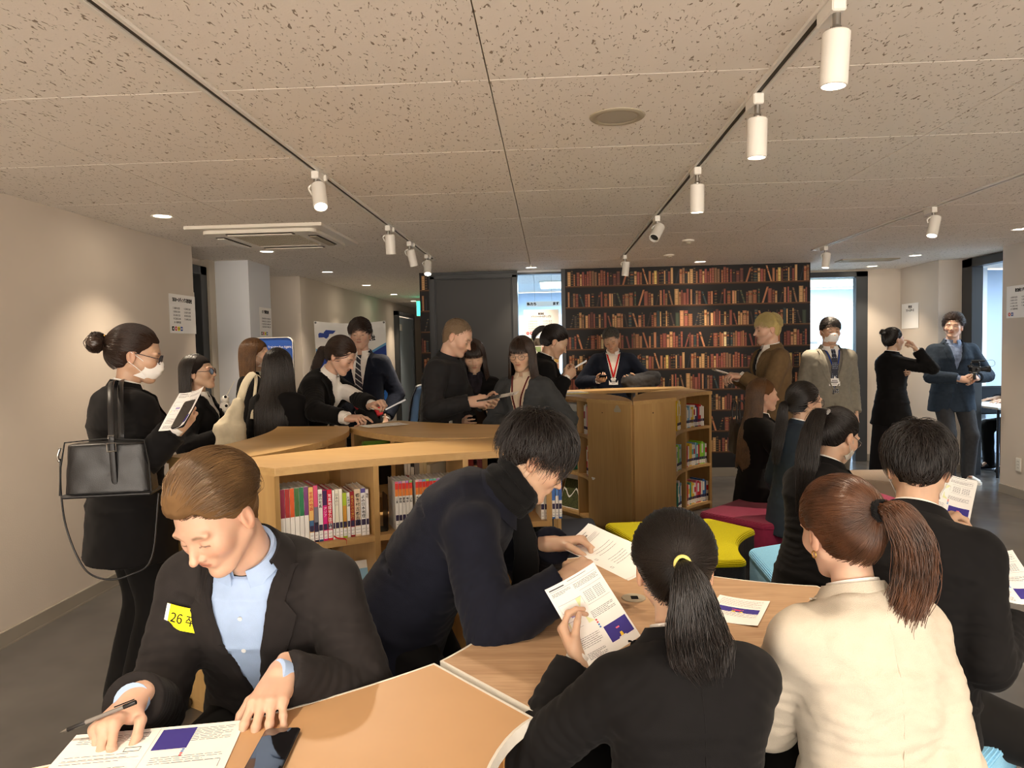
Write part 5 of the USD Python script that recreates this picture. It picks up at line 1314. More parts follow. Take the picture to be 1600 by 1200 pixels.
def shelf_pos(bc, t, board, ins=.03):
    a, b = bc['fr'](t)[0], bc['bk'](t)[0]; e = bc['fr'](t + .01)[0] - bc['fr'](t - .01)[0]
    return np.append(a + unit(b - a) * ins, bc['boards'][board] + .0245), unit(e)
def fill(bc, comp, board, items, where, start=.03, gap=.0012, ins=.03, sticker=True, depth=.15, lean_last=0):
    """stand the books of a compartment side by side from its left end"""
    t0, t1 = bc['cuts'][comp], bc['cuts'][comp + 1]; L = np.linalg.norm(bc['fr'](t1)[0] - bc['fr'](t0)[0]); x = start
    for i, it in enumerate(items):
        w = it['w']; t = t0 + (t1 - t0) * (x / L); p, e = shelf_pos(bc, t, board, ins)
        lab = it.get('label') or f"{it['cn']} book, {ORD[i]} from left {where}"
        book(lab, p, e, w, it['h'], it.get('d', depth), it['c'], it.get('b', ()), it.get('s', sticker), it.get('t'), it.get('tc', 'ink_black'), it.get('ts', .011), group=it.get('g') or ('books ' + (where or 'by the leaning man')))
        x += w + gap
def B(cn, c, w=.02, h=.20, b=(), t=None, tc='ink_black', **k): return dict(cn=cn, c=c, w=w, h=h, b=b, t=t, tc=tc, **k)
Wt = (238, 234, 226)
hist = [('white and maroon', (150, 40, 70)), ('white and brick-red', (170, 50, 44)), ('white and orange', (216, 92, 40)), ('white and olive green', (70, 110, 60)), ('white and green', (44, 120, 76)), ('white and purple', (124, 66, 120))]
row1 = [B(n + ' series', Wt, .019, .222, [(.50, .995, c)], s=False, label=f'{n} banded hardback in the matching set of six') for n, c in hist]
row1 += [B('yellow-ochre', (236, 190, 110), .020, .218, [(.02, .16, Wt), (.22, .40, (70, 110, 150))], '世界の地図', 'ink_red'), B('pink and navy', (214, 80, 120), .018, .222, [(.0, .35, (40, 40, 60)), (.35, .62, (120, 120, 130))]),
         B('white', Wt, .019, .205, [(.0, .12, (60, 90, 130))], '旅の写真', 'ink_black'), B('magenta', (226, 40, 130), .018, .200, [(.70, .99, (60, 30, 80))], 'アジア', 'ink_white'), B('crimson', (216, 34, 60), .021, .200, [], '写真地理学万国日本', 'ink_white', ts=.013), B('slim white', Wt, .010, .195),
         B('cream', (234, 228, 206), .017, .198, [], '日本の川', 'ink_grey'), B('pale cream', (240, 234, 216), .015, .198), B('lime green', (176, 200, 50), .017, .180, [(.18, .72, (206, 150, 60))], '', 'ink_black'), B('narrow white', Wt, .014, .180, [], 'お城の謎', 'ink_black'),
         B('dark red', (150, 36, 40), .018, .182, [], '見るだけの旅行', 'ink_gold'), B('beige thick', (232, 208, 178), .027, .190, [], '都市村古都百選', 'ink_black', ts=.013), B('white titled', (240, 238, 236), .021, .192, [(.90, .99, (90, 80, 150))], 'よみ日本地理', 'ink_black', ts=.014), B('thin white', (238, 236, 232), .013, .185, [], '地名', 'ink_black')]
for it in row1: it['w'] *= .86
fill(FRONT, 0, 2, row1, 'on the front bookcase upper shelf', .035)
guide = ['三重', '静岡', '愛知', '岐阜', '山梨', '長野', '伊豆', '沖縄', '北海道', '東北', '大阪', '信州', '京都', '奈良', '九州', '四国', '神戸', '広島', '金沢', '仙台', '鎌倉', '瀬戸']
tops = [(240, 120, 150), (190, 130, 190), (240, 190, 190), (190, 130, 200), (150, 200, 120), (236, 190, 190), (210, 150, 200), (110, 170, 210), (160, 200, 90), (120, 180, 200), (110, 190, 170), (170, 130, 190), (100, 170, 210), (230, 150, 180)]
for k in range(22):
    t = FRONT['cuts'][1] + (.085 + k * .0143 + (.012 if k > 4 else 0)) / np.linalg.norm(FRONT['fr'](.69)[0] - FRONT['fr'](.36)[0]) * .33
    if t > .675: break
    p, e = shelf_pos(FRONT, t, 2, .03)
    book(f'orange-topped travel guide, {ORD[k]} from the left in its row', p, e, .0132, .205, .14, (240, 238, 232), [(.955, .995, tops[k % 14]), (.84, .955, (228, 62, 54)), (.70, .84, (240, 142, 64))], True, guide[k], 'ink_black', .0098, group='orange-topped travel guides')
# fix the title height of the guides: the bands end at .70, handled in book()
r3 = [B('blue-labelled white', Wt, .014, .20, [(.6, .9, (70, 130, 200))]) for _ in range(3)] + [B('blue', (52, 110, 190), .013, .20, [(.1, .4, Wt)]), B('white', Wt, .013, .20, [(.5, .8, (60, 120, 190))]), B('deep blue', (40, 90, 170), .013, .20, [(.1, .4, Wt)])]
for i, it in enumerate(r3): it['label'] = f"{it['cn']} paperback, {ORD[i]} from the left by the scarf of the leaning man"
fill(FRONT, 2, 2, r3, '', .32)
low = [B(n, c, .016, .21 - .004 * (i % 3), b) for i, (n, c, b) in enumerate([('red and white', (190, 40, 60), [(.4, .8, Wt)]), ('white and pink', Wt, [(.6, .95, (220, 110, 140))]), ('white', Wt, [(.7, .9, (226, 110, 60))]), ('white and red', Wt, [(.8, .95, (200, 60, 60))]), ('grey', (190, 190, 186), []), ('pale blue', (170, 196, 214), []), ('pale grey', (206, 206, 200), [])])]
fill(FRONT, 1, 1, low, 'on the middle shelf of the front bookcase', .03)
mid = [B(n, c, w, h, b) for n, c, w, h, b in [('white', Wt, .02, .22, [(.2, .5, (120, 40, 40))]), ('white and red', Wt, .02, .22, [(.1, .5, (170, 40, 50))]), ('black', (40, 38, 40), .022, .22, [(.3, .7, Wt)]), ('grey', (150, 146, 140), .03, .20, []), ('cream', (226, 210, 170), .022, .18, [(.4, .6, (150, 60, 40))]), ('beige', (214, 196, 150), .02, .18, []), ('ivory', (230, 222, 196), .02, .17, [])]]
fill(MIDC, 1, 2, mid, 'in the bookcase under the pointing woman', .06)
fill(MIDC, 2, 2, [B('red cloth', (150, 44, 36), .03, .21, [(.1, .2, (210, 170, 90))]), B('tan', (196, 160, 110), .02, .17), B('dark red', (120, 30, 30), .025, .20)], 'at the right under the pointing woman', .05)
fill(MIDC, 0, 2, [B('green', (120, 160, 60), .03, .24, [(.5, .9, (226, 90, 60))]), B('black', (30, 30, 32), .03, .22)], 'at the left under the pointing woman', .12)
pal3 = dict(white=Wt, red=(196, 40, 44), blue=(60, 110, 180), yellow=(232, 196, 50), green=(110, 190, 70), teal=(60, 160, 150), pink=(222, 110, 140), navy=(50, 50, 100), orange=(226, 120, 50), sky=(130, 180, 210), lime=(150, 214, 50), maroon=(150, 40, 60))
def mk(seq, w=.021, h=.185): return [B(n.replace('white', 'white') , pal3[n], w * (1 + .12 * math.sin(i * 2.3)), h * (1 + .06 * math.sin(i * 1.7)), [(.5, .9, Wt)] if n != 'white' and i % 3 == 0 else ([(.55, .8, pal3[seq[(i + 3) % len(seq)]])] if n == 'white' else [])) for i, n in enumerate(seq)]
fill(BACKR, 1, 2, mk('white white white sky sky white yellow yellow white navy navy red red white white'.split(), .019), 'on the top shelf, bookcase facing right', .02)
fill(BACKR, 1, 1, mk('red red red white yellow yellow white white sky teal red lime lime green white'.split(), .021, .19), 'on the middle shelf, bookcase facing right', .02)
fill(BACKR, 1, 0, mk('white red red white teal yellow yellow white pink red red white blue blue white'.split(), .022, .19), 'on the bottom shelf, bookcase facing right', .02)
fill(BACKR, 0, 2, mk('yellow yellow white yellow'.split(), .026, .26), 'in the narrow top bay facing right', .30)
fill(BACKR, 0, 1, mk('white lime green teal sky'.split(), .026, .21), 'in the narrow middle bay facing right', .28)
fill(BACKR, 0, 0, mk('teal white blue sky'.split(), .026, .24), 'in the narrow bottom bay facing right', .30)
fill(BACKL, 0, 2, [B('grey binder-like', (196, 198, 196), .030, .24, [(.15, .75, (120, 130, 134))], label=f'grey-striped volume, {ORD[i]} from the left in the bookcase facing left', g='grey-striped volumes') for i in range(9)], '', .06, sticker=False)
fill(BACKL, 1, 2, mk('white white pink maroon white'.split(), .026, .24), 'in the top bay next to the scuffed panel', .06)
fill(BACKL, 1, 1, mk('red white navy maroon'.split(), .026, .24), 'in the middle bay next to the scuffed panel', .10)
fill(BACKL, 0, 1, mk('teal green navy teal'.split(), .03, .14), 'in the middle bay beside the leaning man', .1)
fill(BACKC, 1, 2, mk('white red navy white maroon'.split(), .026, .22), 'on the rearmost bookcase', .1)
# picture books shown cover-first, bookends
def picture_book(label, pos, yaw, w, hgt, sky_c, low_c, lean=-14):
    t = thing('picture_book', label, 'book', pos, yaw); R = trimesh.transformations.rotation_matrix(math.radians(lean), [1, 0, 0])
    m = box((-w / 2, 0, 0), (w / 2, .012, hgt)); m.apply_transform(R); obj('cover', m, 'paper_white', t)
    rng = np.random.default_rng(int(hgt * 1000)); xs_ = np.linspace(-w / 2 + .004, w / 2 - .004, 14); ridge = hgt * (.34 + .12 * np.sin(xs_ * 40) + .05 * rng.normal(size=14))
    def strip(a, b, y):
        v = np.vstack([np.stack([xs_, np.full(14, y), a], 1), np.stack([xs_, np.full(14, y), b], 1)]); f = [(i, i + 1, i + 15) for i in range(13)] + [(i, i + 15, i + 14) for i in range(13)]
        q = trimesh.Trimesh(v, f, process=False); q.apply_transform(R); return q
    obj('cover_sky', strip(ridge, np.full(14, hgt * .86), -.0008), sky_c, t); obj('cover_cliff', strip(np.full(14, .006), ridge, -.0010), low_c, t)
    obj('cover_cloud', strip(ridge + hgt * .10, ridge + hgt * .16, -.0012), 'ink_white', t)
plain('print_sky', (150, 196, 226), .4); plain('print_cliff', (96, 74, 62), .5, var=.4, vscale=90); plain('print_forest', (70, 76, 40), .5, var=.5, vscale=60)
p, e = shelf_pos(FRONT, .30, 1, .05); picture_book('picture book with sea cliffs and sky on its cover, front bookcase', p, math.degrees(math.atan2(e[1], e[0])), .17, .23, 'print_sky', 'print_cliff')
p, e = shelf_pos(BACKL, .25, 0, .05); picture_book('picture book with a dark forest cover on the bottom shelf facing left', p, math.degrees(math.atan2(e[1], e[0])), .26, .30, 'print_forest', 'print_forest', -20)
for (bc, t, bd, lab) in ((FRONT, .325, 2, 'black steel bookend at the right of the titled books'), (FRONT, .412, 2, 'black steel bookend left of the orange-topped travel guides')):
    p, e = shelf_pos(bc, t, bd, .05); q = thing('bookend', lab, 'bookend', p, math.degrees(math.atan2(e[1], e[0])))
    obj('upright', prism(sg.box(0, 0, .09, .15).buffer(-.012).buffer(.012), 0, .0022).apply_transform(np.array([[0, 0, 1, 0], [1, 0, 0, .0], [0, 1, 0, 0], [0, 0, 0, 1.0]])), 'plastic_black', q); obj('foot', box((-.06, 0, 0), (.0, .09, .0016)), 'plastic_black', q)
q = thing('ribbon_bookmark', 'red ribbon bookmark trailing from the magenta book', 'bookmark', (0, 0, 0))
p, e = shelf_pos(FRONT, .205, 2, .012); obj('ribbon', grid_sheet(np.stack([catmull([(p[0], p[1], p[2] + .018), (p[0] + .02, p[1] - .012, p[2] + .012), (p[0] + .045, p[1] + .004, p[2] + .004), (p[0] + .05, p[1] - .002, p[2] - .012)], 12) + np.array([0, 0, d_]) for d_ in (-.003, .003)], 1), .0012), 'ink_red', q)

# ---------------------------------------------------------------- tables and stools
def smooth_poly(P, n=10, closed=True):
    P = np.array(P, float); k = len(P); Q = np.vstack([P[-1], P, P[:2]]); out = []
    for i in range(k):
        a, b, c, d = Q[i], Q[i + 1], Q[i + 2], Q[i + 3]
        for t in np.linspace(0, 1, n, endpoint=False): out.append(.5 * (2 * b + (c - a) * t + (2 * a - 5 * b + 4 * c - d) * t ** 2 + (3 * b - a - 3 * c + d) * t ** 3))
    return sg.Polygon(out).buffer(0)
def arms(P, sides, n=16):
    """polygon of corner points with bezier sides; sides[i] is the control point between i and i+1, or None"""
    out = []
    for i in range(len(P)):
        a, b = np.array(P[i], float), np.array(P[(i + 1) % len(P)], float)
        out += [a] if sides[i] is None else list(bez(a, sides[i], b, n)[:-1])
    return sg.Polygon(out).buffer(0)
def table(label, poly, mt, legs, z=.72, th=.028):
    c = np.array([poly.centroid.x, poly.centroid.y, 0]); p = thing('desk', label, 'table', c)
    def put(nm, m, mm, **k): m.apply_translation(-c); return obj(nm, m, mm, p, **k)
    put('tabletop', prism(poly.buffer(-.006), z - th, z), mt)
    put('edge_band', prism(poly.buffer(.0).difference(poly.buffer(-.006)), z - th, z + .0008), 'table_edge')
    put('apron', prism(poly.buffer(-.07).difference(poly.buffer(-.095)), z - th - .09, z - th), 'table_side')
    for (a, b) in legs:
        a, b = np.array(a), np.array(b); d = unit(b - a); n = np.array([-d[1], d[0]]) * .016
        put('leg_panel', prism(sg.Polygon([a + n, b + n, b - n, a - n]), .0, z - th), 'table_side')
    return p
A1, A2 = (-.287, 1.745), (-.035, 1.485)
WOODT = arms([A1, (.02, 2.60), (.20, 2.665), (.84, 2.30), (.93, 2.02), A2], [(-.09, 2.02), None, (.50, 2.35), None, (.42, 1.78), None])
wt = table('pale wood-grain desk with three concave arms, papers lying on it', WOODT, 'table_wood', [((.06, 2.4), (.22, 2.45)), ((.78, 2.15), (.9, 1.95)), ((-.12, 1.72), (.02, 1.6))])
TANT = arms([(-.046, 1.472), (-.30, 1.733), (-1.09, 1.235), (-1.05, .55), (-.80, .5), (-.32, .45), (-.10, .70)], [None, (-.62, 1.43), None, None, None, None, (-.20, 1.30)])
table('tan desk with a pale rim where the man with the yellow sticker writes', TANT, 'table_tan', [((-.10, 1.46), (-.27, 1.64)), ((-.95, 1.2), (-.92, .7)), ((-.30, 1.0), (-.30, .62))])
g = thing('cable_grommet', 'round metal cable grommet in the wood-grain desk', 'grommet', (.246, 2.19, .7208))
obj('grommet_plate', lathe([(0, .004), (.030, .004), (.036, .0025), (.037, 0), (0, 0)], 32), 'grille_grey', g, smooth=35); obj('cable_slot', prism(sg.box(-.006, -.016, .010, .004).buffer(.003), .0035, .0048), 'ink_black', g)

def stool(label, pts, top_m, side_m, h=.42, sm_n=8, rnd=.05, capz=.03, poly=None):
    poly = poly or smooth_poly(pts, sm_n); c = np.array([poly.centroid.x, poly.centroid.y, 0]); p = thing('stool', label, 'stool', c, group='soft stools in the seating area')
    def put(nm, m, mm, **k): m.apply_translation(-c); return obj(nm, m, mm, p, **k)
    cs = manifold3d.CrossSection([np.array(poly.exterior.coords)[:-1]], manifold3d.FillRule.NonZero); mf = None
    R = .022
    for a in np.linspace(0, np.pi / 2, 5):
        s_ = cs.offset(-R * (1 - math.cos(a)) - .0, manifold3d.JoinType.Round).extrude(h - capz - R + R * math.sin(a) + capz - (h - capz - .0) + .0 + .001).translate([0, 0, h - capz])
        mf = s_ if mf is None else mf + s_
    mm = mf.to_mesh(); put('cushion_top', trimesh.Trimesh(mm.vert_properties[:, :3], mm.tri_verts, process=False), top_m, smooth=50)
    put('side_cover', prism(poly.buffer(-.004), .02, h - capz), side_m, smooth=40); put('base', prism(poly.buffer(-.03), 0, .02), 'plastic_black')
stool('yellow-topped wavy stool with charcoal sides', None, 'fabric_yellow', 'fabric_charcoal', poly=arms([(.30, 4.36), (.84, 4.42), (.97, 4.46), (1.19, 4.18), (.97, 3.56), (.50, 3.52)], [None, None, None, (.94, 3.95), None, (.46, 3.95)]).buffer(-.05).buffer(.05))
stool('magenta wavy stool under the seated women', None, 'fabric_magenta', 'fabric_magenta', poly=arms([(.93, 4.62), (1.48, 5.25), (2.3, 5.35), (2.4, 4.75), (1.95, 4.2), (1.25, 4.28)], [(1.2, 4.88), None, None, (2.1, 4.5), None, None]).buffer(-.05).buffer(.05))
stool('slate-grey stool left of the yellow one', None, 'fabric_slate', 'fabric_slate', poly=arms([(-.12, 4.45), (.26, 4.5), (.27, 4.2), (.24, 3.86), (-.05, 3.8)], [None, None, None, None, (-.02, 4.1)]).buffer(-.04).buffer(.04))
stool('light blue stool under the woman in a face mask', None, 'fabric_blue', 'fabric_blue', poly=sg.Polygon([(1.0, 3.2), (1.02, 3.78), (1.3, 3.92), (1.85, 3.6), (1.75, 2.95), (1.2, 2.95)]).buffer(-.08).buffer(.08))
stool('blue stool under the man in the black suit at the right', None, 'fabric_blue', 'fabric_blue', poly=sg.Polygon([(.94, 2.02), (.96, 2.42), (1.28, 2.5), (1.36, 2.12), (1.13, 1.90), (1.0, 1.92)]).buffer(-.05).buffer(.05), h=.37)
stool('taupe stool by the skirt of the woman gesturing', None, 'fabric_taupe', 'fabric_taupe', poly=sg.Polygon([(2.25, 5.75), (2.45, 6.1), (2.95, 6.1), (3.1, 5.7), (2.7, 5.45)]).buffer(-.06).buffer(.06))
stool('dark stool under the woman with the yellow hair tie', None, 'fabric_slate', 'fabric_slate', poly=sg.Point(.27, 1.36).buffer(.18), h=.345); stool('dark stool under the woman in the white blazer', None, 'fabric_slate', 'fabric_slate', poly=sg.Point(.71, 1.55).buffer(.18), h=.355); stool('dark stool under the man with the yellow sticker', None, 'fabric_slate', 'fabric_slate', poly=sg.Point(-.77, 2.0).buffer(.18), h=.40)
# ---------------------------------------------------------------- notices, banner, small fittings
def frame_pts(c, yaw):
    a = math.radians(yaw); return np.array([[math.cos(a), math.sin(a), 0], [0, 0, 1.0], [math.sin(a), -math.cos(a), 0]])    # rows: right, up, outwards
def flat_text(text, h, path, mt, x, z, y=-.0012, center=False, bold=True, squeeze=1.0, name='printed_text'):
    g = glyphs(text, h, .0004, px=40, detail=.8, bold=bold); b = g.bounds
    R = np.array([[squeeze, 0, 0], [0, 0, 1.0], [0, -1, 0]])
    return obj(name, place(g, R, (x - (b[0][0] + b[1][0]) / 2 * squeeze if center else x, y, z)), mt, path)
def notice(label, pos, yaw, title, lines, icons, w=.40, h=.30, note=None, squeeze=.62, tsize=.026, colour='paper_white'):
    t = thing('notice', label, 'notice', pos, yaw, 'paper notices on the walls')
    x, z = np.meshgrid(np.linspace(-w / 2, w / 2, 9), np.linspace(-h / 2, h / 2, 7), indexing='ij')
    y = -.002 - .004 * np.clip(-(z / h) - .2, 0, 1) ** 2 * 4 * (np.abs(x) / w)
    obj('sheet', grid_sheet(np.stack([x, y * 0 - .0006, z], -1), .0008), colour, t)
    z0 = h / 2 - .055
    for k, tl in enumerate(title):
        flat_text(tl, tsize, t, 'ink_black', 0, z0 - k * tsize * 1.6, center=True, squeeze=squeeze)
    zl = z0 - tsize * 1.6 * len(title) - .018
    for k, (a, b) in enumerate(lines):
        flat_text(a, .0145, t, 'ink_black', -w / 2 + .055, zl - k * .027, bold=False, squeeze=.86); flat_text(b, .0145, t, 'ink_black', .02, zl - k * .027, bold=False, squeeze=.86)
    if note: flat_text(note, .0135, t, 'ink_black', -w / 2 + .06, zl - len(lines) * .027, bold=False)
    for k, ic in enumerate(icons):
        x0 = -w / 2 + .045 + k * .042
        m = prism(sg.Point(0, 0).buffer(.017) if ic[1] == 'o' else sg.box(-.016, -.016, .016, .016), 0, .0006); R = np.array([[1.0, 0, 0], [0, 0, 1], [0, -1, 0]])
        obj('icon', place(m, R, (x0, -.0014, -h / 2 + .035)), ic[0], t)
        m = prism(sg.box(-.009, -.003, .009, .003).union(sg.box(-.003, -.009, .003, .009)) if k % 2 else sg.Point(0, 0).buffer(.008).difference(sg.Point(0, 0).buffer(.004)), 0, .0006); obj('icon_mark', place(m, R, (x0, -.0021, -h / 2 + .035)), 'ink_white' if ic[0] != 'sticker_yellow' else 'ink_black', t)
    return t
S1 = [('1 10:00-10:30', '4 12:40-13:10'), ('2 10:40-11:10', '5 13:20-13:50'), ('3 11:20-11:50', '6 14:00-14:30'), ('※ 12:00-12:40', '7 14:40-15:10')]
IC = [('ink_black', 's'), ('ink_red', 'o'), ('sticker_yellow', 's'), ('ink_blue', 's')]
notice('white timetable notice at the end of the left wall, beside the dark doorway', (-2.858, 5.49, 1.815), 90, ['SBGホールディングス株式会社'], S1, IC, note='(※ 休憩時間)')
notice('white timetable notice on the column above the blue sign', (-2.798, 6.985, 1.80), 90, ['メディア総研株式会社'], S1, IC, w=.30, h=.29, note='', squeeze=.5)
notice('white timetable notice on the right wall, cut by the edge of the picture', (4.357, 6.89, 1.83), -90, ['株式会社八千代'], S1, [IC[1], IC[3]], note='(※ 休憩時間)')
notice('plain white notice in the alcove between two standing people', (4.327, 8.86, 1.78), -90, ['学生用', 'フリースペース'], [], [], squeeze=.8)
notice('pale timetable notice taped to the tall window', (-.085, YB + .058, 1.775), 0, ['株式会社', 'トランジットホールディングス'], S1, [IC[1], ('ink_red', 'o')], note='(※ 休憩時間)', tsize=.020)
t = thing('photo_poster', 'collage poster of small colour photographs below the window notice', 'poster', (-.085, YB + .056, 1.36), 0)
obj('sheet', box((-.20, -.001, -.24), (.20, 0, .255)), 'paper_white', t)
rng = np.random.default_rng(4)
for i in range(4):
    for j in range(5):
        for nm, cs, a, b in (('photo', [(196, 160, 90), (120, 150, 190), (200, 190, 170), (90, 80, 70), (150, 170, 120), (210, 150, 120)], .0, 1.0), ('photo_subject', [(60, 50, 40), (230, 210, 160), (170, 60, 50), (70, 90, 120), (240, 236, 226)], .2, .65)):
            x0, z0 = -.195 + i * .098, -.235 + j * .097; c = np.array(lin(cs[rng.integers(len(cs))])); w_ = .090 * (b - a)
            o = rng.uniform(0, .03) if a else 0
            q = trimesh.Trimesh([(x0 + .09 * a + o * .4, -.0016 - a * .003, z0 + .088 * a * .3), (x0 + .09 * b, -.0016 - a * .003, z0 + .088 * a * .3), (x0 + .09 * b - o, -.0016 - a * .003, z0 + .088 * b), (x0 + .09 * a, -.0016 - a * .003, z0 + .088 * b - o)], [(0, 1, 2), (0, 2, 3)], process=False)
            obj(nm, q, 'print', t, color=np.tile(c, (4, 1)) * np.array([[.8], [1], [1.1], [.9]]))
t = thing('hanging_sign', 'white strip sign hanging behind the window glass', 'sign', (-.06, YB + .30, 2.005)); obj('strip', box((-.20, 0, -.03), (.20, .006, .03)), 'paper_white', t); flat_text('私たち', .028, t, 'ink_black', -.19, -.012); flat_text('ます', .028, t, 'ink_black', .11, -.012); obj('cord', cyl((-.1, .003, .03), (-.1, .003, HC - 2.005), .0012, n=6), 'ink_grey', t); obj('cord', cyl((.1, .003, .03), (.1, .003, HC - 2.005), .0012, n=6), 'ink_grey', t)
# cloth banner with a bird-like wing mark
t = thing('banner', 'white and blue cloth banner with a wing mark hung by the corridor', 'banner', (-2.79, 8.42, 1.24), 26)
Wb, Hb = .86, 1.25
def sheet_pt(x, z, o=0.0): return np.stack([x + .05 * (Hb / 2 - z) / Hb, .10 * (Hb / 2 - z) / Hb + .012 * np.sin(x * 9) * np.cos(z * 3) - o, z - .03 * np.sin(x / Wb * np.pi) * (z > Hb * .3)], -1)
x, z = np.meshgrid(np.linspace(0, Wb, 30), np.linspace(-Hb / 2, Hb / 2, 40), indexing='ij'); obj('cloth', grid_sheet(sheet_pt(x, z), .002), 'paper_white', t, smooth=True)
def wave(k, z): return .27 - .13 * np.sin(np.clip(z, 0, 1) * np.pi * 1.15) * k
u = np.linspace(.004, Wb - .004, 40); lo_ = np.full(40, -Hb / 2 + .004)
for nm, top, bot, mt_, o in (('pale_wave', wave(1.0, u / Wb) + .03, wave(1.0, u / Wb) - .03, 'banner_sky', .0022), ('dark_wave', wave(1.0, u / Wb), np.full(40, .04), 'banner_navy', .0028), ('blue_field', np.full(40, .055), lo_, 'banner_blue', .0034)):
    pass
plain('banner_sky', (110, 180, 226), .5); plain('banner_navy', (38, 70, 160), .5); plain('banner_blue', (40, 118, 214), .5); plain('sign_blue', (40, 84, 170), .4)
for nm, top, bot, mt_, o in (('pale_wave', wave(1.0, u / Wb) + .03, wave(1.0, u / Wb) - .03, 'banner_sky', .0022), ('dark_wave', wave(1.0, u / Wb), np.full(40, .04), 'banner_navy', .0028), ('blue_field', np.full(40, .055), lo_, 'banner_blue', .0034)):
    tt_ = np.linspace(0, 1, 12); zz = bot[:, None] * (1 - tt_) + top[:, None] * tt_; obj(nm, grid_sheet(sheet_pt(np.repeat(u[:, None], 12, 1), zz, o), .0004), mt_, t, smooth=True)
def on_banner(poly, o=.0042):
    m = prism(poly, 0, .0005); v = np.asarray(m.vertices); m.vertices = sheet_pt(v[:, 0], v[:, 1], o) - np.array([0, 1, 0]) * v[:, 2:3]; return m
from shapely import affinity as aff
obj('wing_mark', on_banner(aff.translate(sg.Polygon([(.10, .435), (.10, .475), (.115, .49), (.165, .49), (.165, .50), (.19, .53), (.30, .53), (.27, .495), (.225, .49), (.215, .455), (.195, .435), (.185, .43), (.16, .445), (.14, .44)]).buffer(.002), -.055, 0)), 'banner_navy', t)
g = glyphs('イーグルバス株式会社', .055, .0005, px=48, detail=.8, bold=True); v = np.asarray(g.vertices); v = v * [.50 / g.bounds[1][0], .9, 1]; g.vertices = sheet_pt(v[:, 0] + .225, v[:, 1] + .41, .0042) - np.array([0, 1, 0]) * v[:, 2:3]; obj('printed_text', g, 'ink_black', t)
for px_ in (.02, Wb - .02): obj('eyelet', lathe([(.004, 0), (.011, 0), (.011, .004), (.004, .004)], 16).apply_transform(trimesh.transformations.rotation_matrix(math.pi / 2, [1, 0, 0])).apply_translation([px_, .0, Hb / 2 - .02]), 'ink_black', t)
# blue upright sign beside the column
t = thing('upright_sign', 'blue rounded upright sign with pale lettering beside the column', 'sign', (-2.47, 6.25, 0), 0)
obj('sign_board', prism(sg.box(-.20, .55, .20, 1.63).buffer(-.05).buffer(.05), 0, .02).apply_transform(np.array([[1, 0, 0, 0], [0, 0, -1.0, .02], [0, 1.0, 0, 0], [0, 0, 0, 1]])), 'sign_blue', t, smooth=30)
obj('sign_rim', prism(sg.box(-.20, .55, .20, 1.63).buffer(-.05).buffer(.056).difference(sg.box(-.20, .55, .20, 1.63).buffer(-.05).buffer(.05)), -.002, .024).apply_transform(np.array([[1, 0, 0, 0], [0, 0, -1.0, .02], [0, 1.0, 0, 0], [0, 0, 0, 1]])), 'plastic_white', t)
flat_text('DRIVERS', .10, t, 'tie_yellow', -.18, 1.40, y=-.004, squeeze=.60); flat_text('Training Bus Agency', .020, t, 'ink_white', -.02, 1.54, y=-.004, squeeze=.9, bold=False)
for s in (-1, 1): obj('leg', tubepath([(s * .15, .01, .6), (s * .15, .01, .02)], .011, 10), 'metal_grey', t, smooth=True)
obj('foot', box((-.22, -.16, 0), (.22, .18, .018), .004), 'metal_dark', t)
# exit sign in the corridor, wall socket
t = thing('exit_sign', 'small green lit exit sign at the corridor end', 'exit sign', (-2.02, 12.0, 2.19)); obj('housing', box((-.20, 0, -.13), (.20, .05, .13), .006), 'plastic_white', t); obj('lit_face', box((-.19, -.003, -.12), (.19, .001, .12)), 'exit_green', t); obj('stem', cyl((0, .025, .13), (0, .025, HC - 2.19), .012), 'plastic_white', t)
obj('running_figure', place(prism(sg.Polygon([(-.02, -.08), (0, -.02), (.05, -.06), (.06, -.04), (.02, .02), (.05, .04), (.03, .06), (-.01, .05), (-.05, .02), (-.04, 0), (-.02, .01), (-.05, -.07)]).union(sg.Point(.035, .085).buffer(.016)), 0, .001), np.array([[1.0, 0, 0], [0, 0, 1], [0, -1, 0]]), (-.06, -.0035, 0)), 'paper_white', t)
t = thing('wall_socket', 'white wall socket plate low on the right wall', 'wall socket', (4.359, 6.88, .31), -90); obj('plate', box((-.036, -.008, -.062), (.036, 0, .062), .003), 'plastic_white', t)
for k in (-.03, .0, .03):
    for s in (-.008, .008): obj('slot', box((s - .0012, -.0088, k - .006), (s + .0012, -.0076, k + .006)), 'ink_black', t)
# room beyond the right doorway and the whiteboard behind the glazed door
t = thing('whiteboard', 'grey whiteboard with clipped sheets behind the glazed doorway', 'whiteboard', (3.80, 11.2, 0), -8)
obj('board', box((-.52, 0, .75), (1.2, .03, 2.05), .004), 'whiteboard_grey', t); obj('board_frame', cat_meshes([box((-.54, -.01, 2.04), (1.22, .04, 2.07)), box((-.54, -.01, .73), (-.51, .04, 2.07)), box((-.54, -.01, .73), (1.22, .04, .76))]), 'plastic_white', t)
for k, (x0, z0) in enumerate(((-.22, 1.82), (.22, 1.80))):
    obj('magnet_clip', box((x0 - .09, -.03, z0), (x0 + .09, 0, z0 + .05), .01), 'plastic_white', t); obj('hung_sheet', box((x0 - .11, -.012, z0 - .48), (x0 + .13, -.008, z0 + .0)), 'paper_white', t); obj('sheet_print', box((x0 - .09, -.0135, z0 - .34), (x0 + .06, -.0115, z0 - .30)), 'ink_grey', t)
obj('yellow_strip', box((-.24, -.0135, 1.28), (.16, -.011, 1.33)), 'sticker_yellow', t)
for s in (-.4, 1.1): obj('leg', box((s, 0, 0), (s + .04, .03, .76)), 'metal_grey', t)
